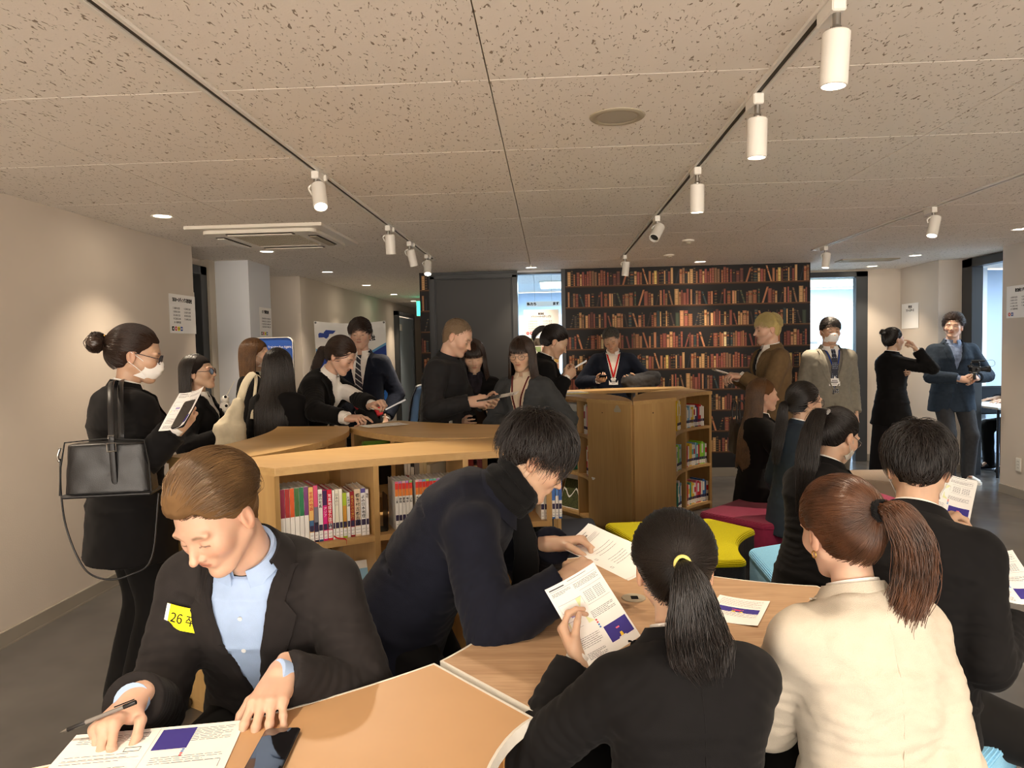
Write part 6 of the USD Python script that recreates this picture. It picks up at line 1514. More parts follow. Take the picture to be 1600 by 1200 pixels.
t = thing('side_table', 'pale folding table in the blue-lit room', 'table', (5.02, 8.1, 0)); obj('tabletop', box((-.3, -.3, .735), (.5, .5, .76), .004), 'plastic_white', t); obj('modesty_panel', box((-.2, -.29, .62), (.45, -.275, .735), .003), 'whiteboard_grey', t)
for (a, b) in ((-.26, -.24), (.44, -.24), (-.26, .44), (.44, .44)): obj('leg', cyl((a, b, 0), (a, b, .735), .014, n=12), 'metal_dark', t)
t = thing('office_chair', 'dark chair by the folding table in the blue-lit room', 'chair', (5.45, 9.0, 0)); obj('seat', box((-.22, -.22, .43), (.22, .22, .47), .015), 'plastic_black', t); obj('backrest', box((-.21, .17, .55), (.21, .21, .90), .015), 'plastic_black', t)
for (a, b) in ((-.2, -.2), (.2, -.2), (-.2, .2), (.2, .2)): obj('leg', cyl((a, b, 0), (a * .85, b * .85, .44), .011, n=10), 'metal_grey', t)

# ---------------------------------------------------------------- things held or lying about
def sheet_thing(label, c, u, v, w=.148, h=.21, bend=.02, kind='page', name='leaflet', cat='leaflet', seed=0, sheets=1):
    """printed sheet: c centre, u direction of its width, v direction up the page; bent across u by bend"""
    u = unit(u); v = np.asarray(v, float); v = unit(v - u * (v @ u)); n = np.cross(u, v); rng = np.random.default_rng(seed)
    t = thing(name, label, cat, c, group='printed leaflets')
    def S(a, b, o=0.0):            # a, b in 0..1 over the page
        a, b = np.asarray(a, float), np.asarray(b, float); x, y = (a - .5) * w, (b - .5) * h
        dz = bend * (4 * (a - .5) ** 2 - .33) + bend * .5 * (b - .5) ** 2 * 4 * (a - .3)
        return x[..., None] * u + y[..., None] * v + (dz + o)[..., None] * n
    A, Bq = np.meshgrid(np.linspace(0, 1, 13), np.linspace(0, 1, 13), indexing='ij')
    for k in range(sheets):
        g = grid_sheet(S(A + .02 * k, Bq - .025 * k, -.0016 * k), .0005); obj('sheet', g, 'paper_white', t)
    def quads(name_, rects, o):
        V, Fq, C = [], [], []
        for (a0, b0, a1, b1, col) in rects:
            na = max(2, int(abs(a1 - a0) * 10) + 1); aa = np.linspace(a0, a1, na)
            i0 = len(V); P0, P1 = S(aa, np.full(na, b0), o), S(aa, np.full(na, b1), o)
            for k in range(na): V += [P0[k], P1[k]]
            for k in range(na - 1):
                i = i0 + 2 * k; Fq += [(i, i + 2, i + 3), (i, i + 3, i + 1)]
            C += [lin(col)] * (2 * na)
        if V: obj(name_, trimesh.Trimesh(np.array(V), np.array(Fq), process=False), 'print', t, color=np.array(C))
    G, D = (120, 120, 124), (70, 70, 74)
    def text(a0, b0, a1, n_, dz, col=G, th=.006):
        r = []
        for k in range(n_):
            e = a1 - (a1 - a0) * (rng.uniform(0, .35) if k % 3 == 2 else 0); a = a0
            while a < e:
                l = min(rng.uniform(.02, .07), e - a); r.append((a, b0 - k * dz - th, a + l, b0 - k * dz, col)); a += l + .010
        return r
    def plan(x0, y0, x1, y1):
        L = (150, 150, 156); X = lambda q: x0 + (x1 - x0) * q; Y = lambda q: y0 + (y1 - y0) * q; e = .004
        r = [(X(0), Y(0), X(1), Y(1), (244, 243, 240)), (X(.72), Y(.68), X(1), Y(1), (226, 232, 180)), (X(.72), Y(0), X(1), Y(.45), (226, 232, 180)), (X(0), Y(0), X(.12), Y(.3), (226, 232, 180)), (X(.25), Y(.42), X(.62), Y(.56), (168, 156, 206))]
        for q in (0, .18, .36, .54, .72, 1): r += [(X(q), Y(.68), X(q) + e, Y(1), L), (X(q), Y(0), X(q) + e, Y(.3), L)]
        r += [(X(0), Y(q), X(1), Y(q) + e, L) for q in (0, .3, .68, 1)]
        for q, cc in ((.25, (206, 80, 90)), (.45, (206, 80, 90)), (.6, (206, 80, 90)), (.82, (206, 80, 90)), (.42, (70, 120, 190)), (.6, (70, 120, 190))): r.append((X(q), Y(.22 if cc[0] > 100 else .84), X(q) + .03, Y(.22 if cc[0] > 100 else .84) + .022, cc))
        return r
    def tables(x0, y0, x1, y1):
        r = []
        for cx in (x0, (x0 + x1) / 2 + .01):
            for i in range(7):
                for j in range(4): r.append((cx + j * (x1 - x0) * .115, y1 - i * (y1 - y0) / 7 - .008, cx + j * (x1 - x0) * .115 + (x1 - x0) * .09, y1 - i * (y1 - y0) / 7, (150, 152, 156)))
        return r
    def starry(x0, y0, x1, y1):
        r = [(x0, y0, x1, y1, (66, 58, 140))]; X = lambda q: x0 + (x1 - x0) * q; Y = lambda q: y0 + (y1 - y0) * q
        for i in range(9):
            for j in range(5):
                if not (2.4 < i < 6.2 and j < 3): r.append((X(.06 + i * .105), Y(.08 + j * .19), X(.06 + i * .105) + .010, Y(.08 + j * .19) + .012, (232, 230, 240)))
        return r + [(X(.36), Y(.06), X(.64), Y(.30), (240, 200, 60)), (X(.40), Y(.34), X(.60), Y(.62), (206, 60, 110)), (X(.34), Y(.55), X(.66), Y(.64), (226, 110, 140)), (X(.30), Y(.0), X(.7), Y(.07), (240, 236, 230))]
    if kind == 'page':
        quads('heading', [(.05, .945, .34, .958, D), (.42, .965, .80, .972, G)] + [(.05, .925, .95, .928, G)], .0006)
        quads('printed_text', text(.06, .90, .42, 3, .016) + text(.48, .90, .95, 4, .016) + text(.5, .52, .93, 5, .018) + text(.08, .30, .46, 6, .022) + text(.08, .12, .42, 5, .016), .0006)
        quads('floor_plan', plan(.06, .42, .50, .74), .0005); quads('timetable', tables(.56, .62, .92, .76) + [(.53, .60, .96, .603, G), (.53, .80, .96, .803, G)], .0006)
        quads('printed_banner', starry(.55, .10, .97, .30), .0005); quads('icon_row', [(.50, .40 - k * .03, .53, .42 - k * .03, (206, 80, 90) if k < 2 else (70, 120, 190)) for k in range(4)], .0006)
    elif kind == 'form':
        quads('heading', [(.30, .88, .72, .895, D), (.55, .93, .78, .937, G)], .0006); quads('printed_text', text(.30, .85, .90, 4, .02) + text(.34, .62, .86, 3, .05) + text(.34, .40, .80, 4, .04), .0006)
        bx = []
        for (a, b) in ((.14, .46), (.14, .24), (.12, .80), (.12, .72), (.12, .64)):
            s = .06 if b < .5 else .02; bx += [(a, b, a + s, b + .004, D), (a, b + s * .5, a + s, b + s * .5 + .004, D), (a, b, a + .005, b + s * .5, D), (a + s - .005, b, a + s, b + s * .5, D)]
        quads('tick_boxes', bx, .0006)
    elif kind == 'spread':
        quads('fold_line', [(.498, .02, .501, .98, (190, 190, 190)), (.04, .55, .47, .553, G)], .0006)
        quads('printed_text', text(.05, .92, .44, 4, .03) + text(.05, .62, .40, 3, .05) + text(.05, .42, .44, 9, .035) + text(.55, .50, .95, 4, .03) + text(.72, .93, .95, 8, .028), .0006)
        quads('tick_boxes', [(.36, .86, .45, .868, D), (.36, .93, .45, .938, D), (.36, .86, .363, .938, D), (.447, .86, .45, .938, D), (.36, .64, .45, .648, D), (.36, .70, .45, .708, D), (.36, .64, .363, .708, D), (.447, .64, .45, .708, D)], .0006)
        quads('floor_plan', plan(.66, .06, .95, .40), .0005); quads('timetable', tables(.53, .12, .64, .30), .0006); quads('printed_banner', starry(.52, .62, .72, .95), .0005)
        quads('icon_row', [(.70, .50 + k * .03, .715, .52 + k * .03, (206, 80, 90) if k < 2 else (70, 120, 190)) for k in range(4)], .0006)
    else:
        quads('printed_text', text(.08, .92, .9, 8, .035) + text(.08, .40, .9, 5, .03), .0006); quads('printed_banner', starry(.10, .42, .90, .60), .0005)
    return t
def phone(label, c, u, v, mt='phone_black', w=.072, h=.150, lit=False):
    """u across, v along; the screen faces u x v"""
    u = unit(u); v = unit(np.asarray(v, float) - u * (np.asarray(v, float) @ u)); A = np.array([u, v, np.cross(u, v)]); t = thing('smartphone', label, 'phone', c)
    body = prism(sg.box(-w / 2, -h / 2, w / 2, h / 2).buffer(-.010).buffer(.010), -.004, .004, .0012); obj('phone_body', place(body, A, (0, 0, 0)), mt, t, smooth=40)
    obj('screen', place(prism(sg.box(-w / 2 + .003, -h / 2 + .003, w / 2 - .003, h / 2 - .003).buffer(-.007).buffer(.007), .004, .0044), A, (0, 0, 0)), 'phone_glass', t)
    cam = cat_meshes([cyl((-w / 2 + .018, h / 2 - .018 - k * .022, -.0058), (-w / 2 + .018, h / 2 - .018 - k * .022, -.004), .008, n=18) for k in (0, 1)] + [box((-w / 2 + .006, h / 2 - .054, -.0048), (-w / 2 + .040, h / 2 - .006, -.004))]); obj('camera_bump', place(cam, A, (0, 0, 0)), mt, t)
    return t
# ---------------------------------------------------------------- the people
PALE, LIGHT, TAN_ = (.60, .375, .27), (.56, .36, .245), (.51, .32, .215)
# foreground: the man writing at the tan desk
a = Person('young man in a charcoal suit with a yellow sticker, bent over a form and writing', (-.755, 1.92), 180, 1.78, 'm', sit=.405, lean=28, build=1.08, head=(-20, 34, 6), h=.0062, hh=.0028, skin=PALE, seed=3, face=dict(open=.25, brow=(.16, .10, .06), nose=1.15, w=.98),
           R=dict(w=(-.905, 1.455, .762), d=(-.12, -.95, -.16), n=(.35, .1, -1), curl='pen', pole=(-.25, .55, -.6)), L=dict(w=(-.615, 1.545, .775), d=(.02, -.95, -.22), n=(.05, -.15, -1), curl='spread', spread=1.3, pole=(.6, .4, -.7)))
a.body(); a.jacket('suit_charcoal', vq=.30, vw=.085, shirt='shirt_blue', lapw=.068, hem=.04, rip=.006, split=False); a.trousers('trouser_black', h=.012); a.shoes()
a.hair_short('hair_honey', 5200, .017, .12, front=.068, flow='back', lift=.020, width=.0012, part=-.30, puff=(0, .004, .016), jitter=.10)
A0 = a
def sticker(s):
    c = s.cast(s.chestxy(np.array([.150]), np.array([.805]), .016), s.jm, .0)[0]; kd = cKDTree(s.jm.vertices); n = unit(np.asarray(s.jm.vertex_normals)[kd.query(c, k=60)[1]].mean(0) + s.fr[3][1] * .6)
    t_ = math.radians(-14); x0 = -s.fr[3][0]; x0 = unit(x0 - n * (x0 @ n)); y0 = np.cross(n, x0); X = x0 * math.cos(t_) + y0 * math.sin(t_); Y = np.cross(n, X)
    S_ = lambda u, v, o=0.0: c + u[..., None] * X + v[..., None] * Y + (.012 - 2.2 * (u - .002) ** 2 - 1.0 * v ** 2 + o)[..., None] * n
    U, V_ = np.meshgrid(np.linspace(-.046, .046, 13), np.linspace(-.030, .030, 9), indexing='ij'); p = s.put('sticker', grid_sheet(S_(U, V_), .001), 'sticker_yellow', smooth=True)
    U, V_ = np.meshgrid(np.linspace(-.046, -.037, 3), np.linspace(-.030, .030, 9), indexing='ij'); obj('sticker_edge', grid_sheet(S_(U, V_, .0009), .0006), 'paper_white', p)
    g = glyphs('26 卒', .026, .0004, px=48, detail=.8); v = np.asarray(g.vertices); bb = g.bounds; k = .062 / (bb[1][0] - bb[0][0]); u_ = (v[:, 0] - bb[0][0]) * k - .030; w_ = (v[:, 1] - (bb[0][1] + bb[1][1]) / 2) * k * 1.15
    g.vertices = S_(u_, w_, .0012 + v[:, 2]); obj('sticker_text', g, 'ink_black', p)
sticker(a)
for q in (.84, .66): P = a.project(a.chestxy(np.array([.0]), np.array([q]), .0), a.shm, .0)[0]; a.put('shirt_button', cyl(P, P + a.fr[3][1] * .003, .0055, n=12), 'button_white')
sheet_thing('unfolded printed form on the tan desk under the writing hand', (-.80, 1.305, .7215), (.98, .19, 0), (-.19, .98, 0), .335, .237, .0006, 'spread', seed=1)
phone('black smartphone lying on the tan desk under spread fingers', (-.552, 1.335, .7255), (-.99, -.10, 0), (.10, -.99, 0))
t = thing('pen', 'slim black ballpoint pen in the writing hand', 'pen', (-.935, 1.375, .765)); dpen = unit(np.array([.72, .10, .26])); obj('barrel', tubepath([dpen * -.055, dpen * -.02, dpen * .075], [.0042, .0045, .0042], 12), 'pen_clear', t, smooth=True); obj('grip', tubepath([dpen * -.058, dpen * -.02], .0048, 12), 'pen_black', t, smooth=True); obj('tip', cyl(dpen * -.058, dpen * -.074, .0036, .0006, 12), 'metal_grey', t); obj('cap', tubepath([dpen * .06, dpen * .085], .0048, 12), 'pen_black', t, smooth=True)
obj('clip', tubepath([dpen * .082 + [0, 0, .007], dpen * .04 + [0, 0, .0075]], .0013, 6), 'pen_black', t)

# the man in the navy coat leaning across the desk
b = Person('man in a navy wool coat and black scarf leaning across the wood-grain desk', (-.49, 2.26), -97, 1.76, 'm', lean=54, head=(14, 36, -4), h=.0075, hh=.0030, skin=LIGHT, seed=6, up=-.295, face=dict(open=.4, nose=.95, brow=(.03, .02, .015)),
           R=dict(w=(.045, 1.95, .86), d=(.55, .60, .10), n=(-.2, .5, -.8), curl='grip', pole=(-.1, -.6, -1)), L=dict(w=(.005, 2.29, .865), d=(.9, -.12, .10), n=(.1, -.5, -1), curl='pinch', pole=(-.1, .7, -.8)), feet=dict(R=(-.62, 2.14, 0), L=(-.70, 2.42, 0)), shf=.02)
b.body(); b.trousers('trouser_black', h=.014); b.shoes()
b.jacket('coat_navy', t=.026, hem=.34, hemw=1.12, vq=.50, shirt=None, lapel=False, ts=.003, rip=.007, collar=True, buttons=0, closed=True, sleeve_end=.95)
b.hair_short('hair_black', 3600, .022, .075, front=.058, flow='crown', lift=.022, width=.0014, jitter=.34, puff=(.004, 0, .016))
def scarf(s, mt):
    c = s.nodes[5]; R5, F5, U5 = s.fr[5]; nd = unit(s.hc - s.nodes[5]); U = unit(U5 * .4 + nd * .8); Fv = unit(F5 - U * (F5 @ U)); Rv = np.cross(Fv, U)
    a = np.linspace(0, 2 * np.pi * 1.08, 44)
    for k, (r, z, w) in enumerate(((.082, .018, .026), (.079, .050, .024), (.074, .080, .020))):
        P = c + (np.cos(a + k)[:, None] * Rv * (r * .95) + np.sin(a + k)[:, None] * Fv * r) + U * (z + .012 * np.sin(a + k * 2))[:, None] + Fv * .008
        m = ripple(tubepath(P, .017, 14, ry=w), .006, 40, k, (1, 1, 1)); nm = s.put('scarf' if k == 0 else 'scarf_fold', m, mt, smooth=True)
    st = c + Fv * .085 + U * .01 + Rv * .02
    P = catmull([st, st + [0, .02, -.08], st + [0.0, .02, -.20], st + [0, .0, -.34]], 20); s.put('scarf_end', ripple(tubepath(P, .012, 12, ry=np.linspace(.03, .05, 20), up=Fv), .005, 30, 5), mt, smooth=True)
scarf(b, 'scarf_black')
sheet_thing('tick-box leaflet in the hands of the man in the navy coat', (.165, 2.21, .86), (.75, .62, .30), (.30, .38, .16), .15, .30, .012, 'form', seed=2, sheets=2)

# the two women with their backs to the camera
c = Person('woman in a black jacket with a yellow hair tie reading a leaflet', (.266, 1.38), 8, 1.58, 'f', sit=.350, lean=14, head=(-12, 14, 0), h=.0068, hh=.0035, skin=LIGHT, seed=8, face=dict(open=.5),
           L=dict(w=(.050, 1.605, .785), d=(-.36, .60, .68), n=(.80, .25, .36), curl='pinch', pole=(-.6, -.3, -.75)), R=dict(w=(.33, 1.66, .79), d=(-.5, .7, .1), n=(-.4, 0, -.8), curl='relaxed', pole=(.15, -.5, -1)), build=1.02)
c.body(); c.jacket('suit_black', vq=.45, hem=.10, rip=.006, split=False); c.back_seam('suit_black'); c.trousers('trouser_black', h=.014); c.shoes()
tie = c.hair_pulled('hair_black', (.02, -1.0, -.10), 4600, .016, width=.0012)
c.put('hair_tie', tubepath(tie + np.array([0, -.012, -.004]) + np.stack([.015 * np.cos(np.linspace(0, 2 * np.pi, 24)), .004 * np.sin(np.linspace(0, 2 * np.pi, 24)), .015 * np.sin(np.linspace(0, 2 * np.pi, 24))], 1), .0036, 10, cap=False), 'tie_yellow', smooth=True)
c.bundle('hair_black', [tie, tie + [.002, -.030, -.012], tie + [.006, -.045, -.05], tie + [.012, -.045, -.11], tie + [.026, -.04, -.17], tie + [.042, -.045, -.225]], [.010, .020, .038, .055, .062, .034], 2600, .0012, flat=.42, frizz=.003, core=.72)
sheet_thing('leaflet with a floor plan held by the woman with the yellow hair tie', (.088, 1.665, .872), (.80, .25, .36), (-.36, .60, .68), .138, .205, .008, 'page', seed=3)

d = Person('woman in an off-white blazer with an auburn ponytail, seated with her back turned', (.695, 1.56), 10, 1.62, 'f', sit=.365, lean=12, head=(1, 16, -3), h=.0068, hh=.0033, skin=PALE, seed=9, face=dict(open=.5),
           R=dict(w=(.80, 1.76, .64), d=(-.6, .7, -.1), n=(0, 0, -1), pole=(.1, -.6, -.9)), L=dict(w=(.62, 1.85, .75), d=(.3, .9, 0), n=(0, 0, -1), curl='flat', pole=(-.3, -.3, -.6)), build=1.04)
d.body(); d.jacket('linen_white', vq=.45, hem=.16, rip=.013, ts=.006, hemw=1.16, split=False); d.back_seam('linen_white'); d.trousers('trouser_black', h=.014); d.shoes()
tie = d.hair_pulled('hair_auburn', (.26, -1.0, .04), 5000, .018, width=.0012)
tl = np.linspace(0, 2 * np.pi, 30); u_, w_ = d.hf[0], d.hf[2]
for k in range(3): d.put('hair_tie', tubepath(tie - d.hf[1] * (-.002 + .007 * k) + (np.cos(tl)[:, None] * u_ + np.sin(tl)[:, None] * w_) * (.020 + .0015 * np.sin(tl * 9 + k * 2))[:, None], .0046, 8, cap=False), 'scarf_black', smooth=True)
d.bundle('hair_auburn', [tie, tie - d.hf[1] * .030 + [.014, 0, -.006], tie + np.array([.048, -.045, -.06]), tie + np.array([.052, -.04, -.15]), tie + np.array([.030, -.025, -.25]), tie + np.array([.055, -.03, -.36])], [.012, .024, .034, .036, .030, .010], 2200, .0012, flat=.7, frizz=.006, core=.72)
for k, (o0, o1) in enumerate((((-.055, .055, .085), (-.015, .02, .125)), ((.04, -.02, .122), (.06, -.05, .112)))):
    d.put('hair_pin', tubepath(d.H(np.array([on_skull(unit(np.array([o]) - SKULL_C), np.array([.0175]))[0] for o in (o0, (np.array(o0) + o1) / 2, o1)])), .0012, 6), 'metal_dark' if k == 0 else 'metal_grey', smooth=True)
e_ = d.H(np.array([-.083, -.006, -.046])); d.put('earring', tubepath(e_ + .008 * np.stack([np.zeros(20), np.cos(np.linspace(0, 6.28, 20)), np.sin(np.linspace(0, 6.28, 20))], 1), .0013, 6, cap=False), 'gold', smooth=True)
sheet_thing('leaflet lying on the wood-grain desk between the two seated women', (.535, 2.085, .7215), (.90, -.43, 0), (.43, .90, 0), .148, .21, .004, 'back', seed=4)

# the seated group at the right
e = Person('man in a black suit and face mask, seated with his back turned, holding two sheets', (1.02, 2.12), -40, 1.72, 'm', sit=.38, lean=22, head=(14, 20, 0), h=.0078, hh=.0035, skin=LIGHT, seed=10, face=dict(open=.5),
           R=dict(w=(1.37, 2.15, .65), d=(.85, .25, -.12), n=(0, .1, -1), curl='relaxed', pole=(-.5, -.7, -1)), L=dict(w=(1.27, 2.42, .88), d=(.7, .5, .2), n=(.2, -.2, -1), curl='pinch', pole=(-.4, .6, -.8)), feet=dict(R=(1.24, 1.82, 0), L=(1.40, 2.50, 0)))
e.body(); e.jacket('suit_black', vq=.40, hem=.08, rip=.006, split=False); e.back_seam('suit_black'); e.trousers('trouser_black', h=.012); e.shoes(); e.mask()
e.hair_short('hair_black', 3600, .020, .075, front=.05, flow='crown', lift=.018, width=.0014, jitter=.34, puff=(.006, 0, .014))
sheet_thing('leaflet held out in front of the man in the black suit', (1.43, 2.64, .935), (.80, -.36, -.30), (.25, .70, .62), .148, .21, .012, 'page', seed=5, sheets=2)
sheet_thing('curled leaflet over the knees of the man in the black suit', (1.385, 2.25, .765), (.96, .1, -.16), (-.30, .62, .42), .160, .21, .02, 'page', seed=6)

f_ = Person('woman in a black jacket, face mask and long ponytail with a grey scrunchie', (1.12, 3.10), -62, 1.60, 'f', sit=.41, lean=12, head=(2, 26, 0), h=.009, hh=.0038, skin=LIGHT, seed=11, face=dict(open=.35),
            R=dict(w=(1.42, 3.05, .66), d=(.8, .4, -.1), n=(0, 0, -1), pole=(.2, -.8, -.8)), L=dict(w=(1.40, 3.35, .68), d=(.8, .2, -.1), n=(0, 0, -1), pole=(-.2, .8, -.8)))
f_.body(); f_.jacket('suit_black', vq=.45, hem=.10, split=False); f_.trousers('trouser_black', h=.014); f_.shoes(); f_.mask('mask_beige'); f_.glasses('glasses_metal')
tie = f_.hair_pulled('hair_black', (-.08, -.93, .34), 3000, .011, width=.0016)
f_.put('scrunchie', ripple(tubepath(tie + (np.cos(tl)[:, None] * f_.hf[0] + np.sin(tl)[:, None] * unit(f_.hf[2] * .6 + f_.hf[1] * .8)) * .020, .0095, 12, cap=False), .004, 120, 2), 'scrunchie_grey', smooth=True)
f_.bundle('hair_black', [tie, tie + f_.ldir((-.035, -.025, -.012)), tie + f_.ldir((-.075, -.05, -.10)), tie + f_.ldir((-.10, -.07, -.24)), tie + f_.ldir((-.12, -.07, -.44))], [.016, .030, .040, .042, .012], 1500, .0016, flat=.7, core=.72)

g_ = Person('woman in a slate jacket with glasses and a low ponytail, looking right', (1.45, 4.32), -72, 1.60, 'f', sit=.445, lean=6, head=(-6, 6, 0), h=.014, hh=.0055, skin=TAN_, seed=12, face=dict(open=.6), R=dict(w=(1.80, 4.22, .62), d=(.8, .3, -.1), n=(0, 0, -1), pole=(.1, -.8, -.8)))
g_.body(); g_.jacket('blazer_slate', vq=.45, hem=.08); g_.trousers('trouser_black', h=.014); g_.shoes(); g_.glasses('glasses_dark', r=.026)
tie = g_.hair_pulled('hair_black', (0, -.9, -.42), 2200, .012, width=.0018); g_.bundle('hair_black', [tie, tie + g_.ldir((-.018, -.01, -.02)), tie + g_.ldir((-.03, -.015, -.11)), tie + g_.ldir((-.06, -.04, -.24)), tie + g_.ldir((-.075, -.04, -.36))], [.014, .024, .034, .034, .014], 900, .002, flat=.7)
h_ = Person('woman with very long light brown hair in a black jacket, in profile', (1.43, 5.05), -86, 1.63, 'f', sit=.42, lean=4, head=(0, 2, 0), h=.014, hh=.0055, skin=PALE, seed=13, face=dict(open=.6, nose=1.2, w=.95), R=dict(w=(1.72, 4.92, .62), d=(.8, .3, -.1), n=(0, 0, -1), pole=(.1, -.8, -.8)))
h_.body(); h_.jacket('suit_black', vq=.45, hem=.08); h_.trousers('trouser_black', h=.014); h_.shoes(); h_.hair_long('hair_brown', .52, 1500, .0022, (0, .3), 104, .012, back_off=.05, ear=True, curve=(0, -.10, 0))

# standing people at the back right
m = Person('man with bleached hair in an olive brown suit reading sheets, facing left', (1.83, 6.02), 96, 1.75, 'm', head=(0, 8, 0), h=.014, hh=.0055, skin=PALE, seed=14, face=dict(open=.5, nose=1.15, stubble=.3, brow=(.10, .07, .04)),
           L=dict(w=(1.565, 5.93, 1.23), d=(-.9, 0, .1), n=(0, .3, -1), curl='pinch', pole=(.4, -.6, -1)), R=dict(w=(1.60, 6.20, 1.20), d=(-.9, -.1, .1), n=(0, -.3, -1), curl='pinch', pole=(.4, .5, -1)))
m.body(); m.jacket('suit_brown', vq=.40, hem=.10, tie='tie_black', rip=.008, ts=.006); m.trousers('suit_brown'); m.shoes(); m.hair_short('hair_bleached', 1800, .014, .035, front=.06, flow='fringe', lift=.012, width=.0022, jitter=.3)
sheet_thing('white sheets held by the man with bleached hair', (1.46, 6.02, 1.255), (.1, -1, 0), (-.93, 0, .30), .148, .21, .012, 'page', seed=7, sheets=2)
t = thing('briefcase', 'black bag hanging below the sheets of the man with bleached hair', 'bag', (1.50, 5.80, 0)); bm = Field((-.12, -.2, .58), (.12, .2, .98), .014); bm.add(eseg((0, 0, .62), (0, 0, .88), (1, 0, 0), (1, 0, 0), (0, 1, 0), (0, 1, 0), .055, .045, .17, .15, 4.0), .01); obj('bag_body', ripple(bm.mesh(), .006, 12, 2), 'leather_black', t, smooth=True)
for s in (-1, 1): obj('handle', tubepath(catmull([(s * .03, -.07, .88), (s * .03, -.06, 1.02), (s * .03, .06, 1.02), (s * .03, .07, .88)], 14), .007, 8), 'leather_black', t, smooth=True)

n_ = Person('man in a grey three-piece suit and white mask before the glazed doorway', (2.575, 6.75), 178, 1.725, 'm', head=(0, 4, 0), h=.014, hh=.0055, skin=TAN_, seed=15, face=dict(open=.45, brow=(.02, .015, .012)), build=1.02)
n_.body(); n_.jacket('suit_grey', vq=.22, vw=.10, shirt='vest_grey', shirt_name='waistcoat', hem=.12, shirt_collar=False, tie='necktie_dots', buttons=1); n_.collar('shirt_white', .061, .046, .030, 'shirt_collar', gap=14, point=.03)
q = np.linspace(1.0, .70, 10); k = (q - .70) / .3
P = n_.project(n_.chestxy((.052 * k[:, None] + .003) * np.linspace(-1, 1, 9)[None], np.repeat(q[:, None], 9, 1), .0), n_.shm, .003); n_.put('shirt_front', grid_sheet(P, .002), 'shirt_white', smooth=True); n_.tie('necktie_dots', .0, .62, .03)
for qq in (.56, .46, .36, .26): P = n_.project(n_.chestxy(np.array([.0]), np.array([qq]), .0), n_.shm, .0)[0]; n_.put('waistcoat_button', cyl(P, P + n_.fr[3][1] * .005, .007, n=12), 'button_dark')
n_.trousers('vest_grey'); n_.shoes(); n_.mask(); n_.hair_short('hair_black', 1500, .013, .045, front=.055, flow='side', lift=.010, width=.0022, part=-.6); n_.lanyard('lanyard_blue', q_end=.48, width=.005)

o_ = Person('woman in a black jacket and long black skirt gesturing beside her face', (3.40, 7.32), -78, 1.63, 'f', head=(4, 2, 0), h=.014, hh=.0055, skin=LIGHT, seed=16, face=dict(open=.6),
            R=dict(w=(3.52, 7.08, 1.40), d=(-.45, .15, .75), n=(-.8, .3, .2), curl='point', pole=(.9, -.5, -.15)), L=dict(w=(3.46, 7.22, 1.16), d=(.3, -.6, .3), n=(-.9, 0, 0), curl='grip', pole=(.6, .6, -.8)))
o_.body(); o_.jacket('coat_black', vq=.50, hem=.12, hemw=1.22, rip=.006); o_.skirt('skirt_black', .14, .20, .19); o_.shoes()
tie = o_.hair_pulled('hair_black', (0, -.93, .38), 1600, .012, width=.002); bmf = Field(tie - .07, tie + .07, .006, .03); bmf.add(ell(tie - o_.hf[1] * .012, (.032, .030, .030)), 0); o_.put('hair_bun', ripple(bmf.mesh(), .008, 60, 3), 'hair_black', smooth=True)
rb = np.random.default_rng(3); ee = unit(rb.normal(size=(90, 3))); o_.cur('loose_strands', np.stack([tie + ee * (.02 + .022 * k) + np.array([0, 0, -.006]) * k * k for k in np.linspace(0, 1.2, 6)], 1), np.linspace(.002, .0008, 6), 'hair_black')

p_ = Person('man in a navy blazer leaning on the wall with a video camera', (4.20, 7.72), 172, 1.78, 'm', head=(-26, -2, -3), h=.014, hh=.0055, skin=PALE, seed=17, face=dict(open=.6, nose=1.05, brow=(.05, .03, .02)), up=-.02,
            R=dict(w=(4.13, 7.46, 1.09), d=(.75, -.5, -.05), n=(.3, .6, -.7), curl='grip', pole=(-1, .2, -.8)), L=dict(w=(4.30, 7.46, 1.10), d=(-.6, -.6, .1), n=(-.5, .4, -.7), curl='grip', pole=(1, .2, -.8)), feet=dict(R=(4.12, 7.60, 0), L=(4.34, 7.66, 0)))
p_.body(); p_.jacket('blazer_slate', vq=.42, shirt='shirt_check', hem=.08, rip=.005); p_.trousers('trouser_grey', flare=1.05); p_.shoes('shoe_white', sole='sole_white'); p_.hair_short('hair_darkbrown', 1700, .020, .055, front=.06, flow='back', lift=.022, width=.0022, jitter=.35, puff=(0, 0, .010))
t = thing('video_camera', 'black video camera on a hand grip held by the man in the navy blazer', 'camera', (4.225, 7.36, 1.16), -100); UsdGeom.Xformable(stage.GetPrimAtPath(t)).AddScaleOp().Set(Gf.Vec3f(.72))
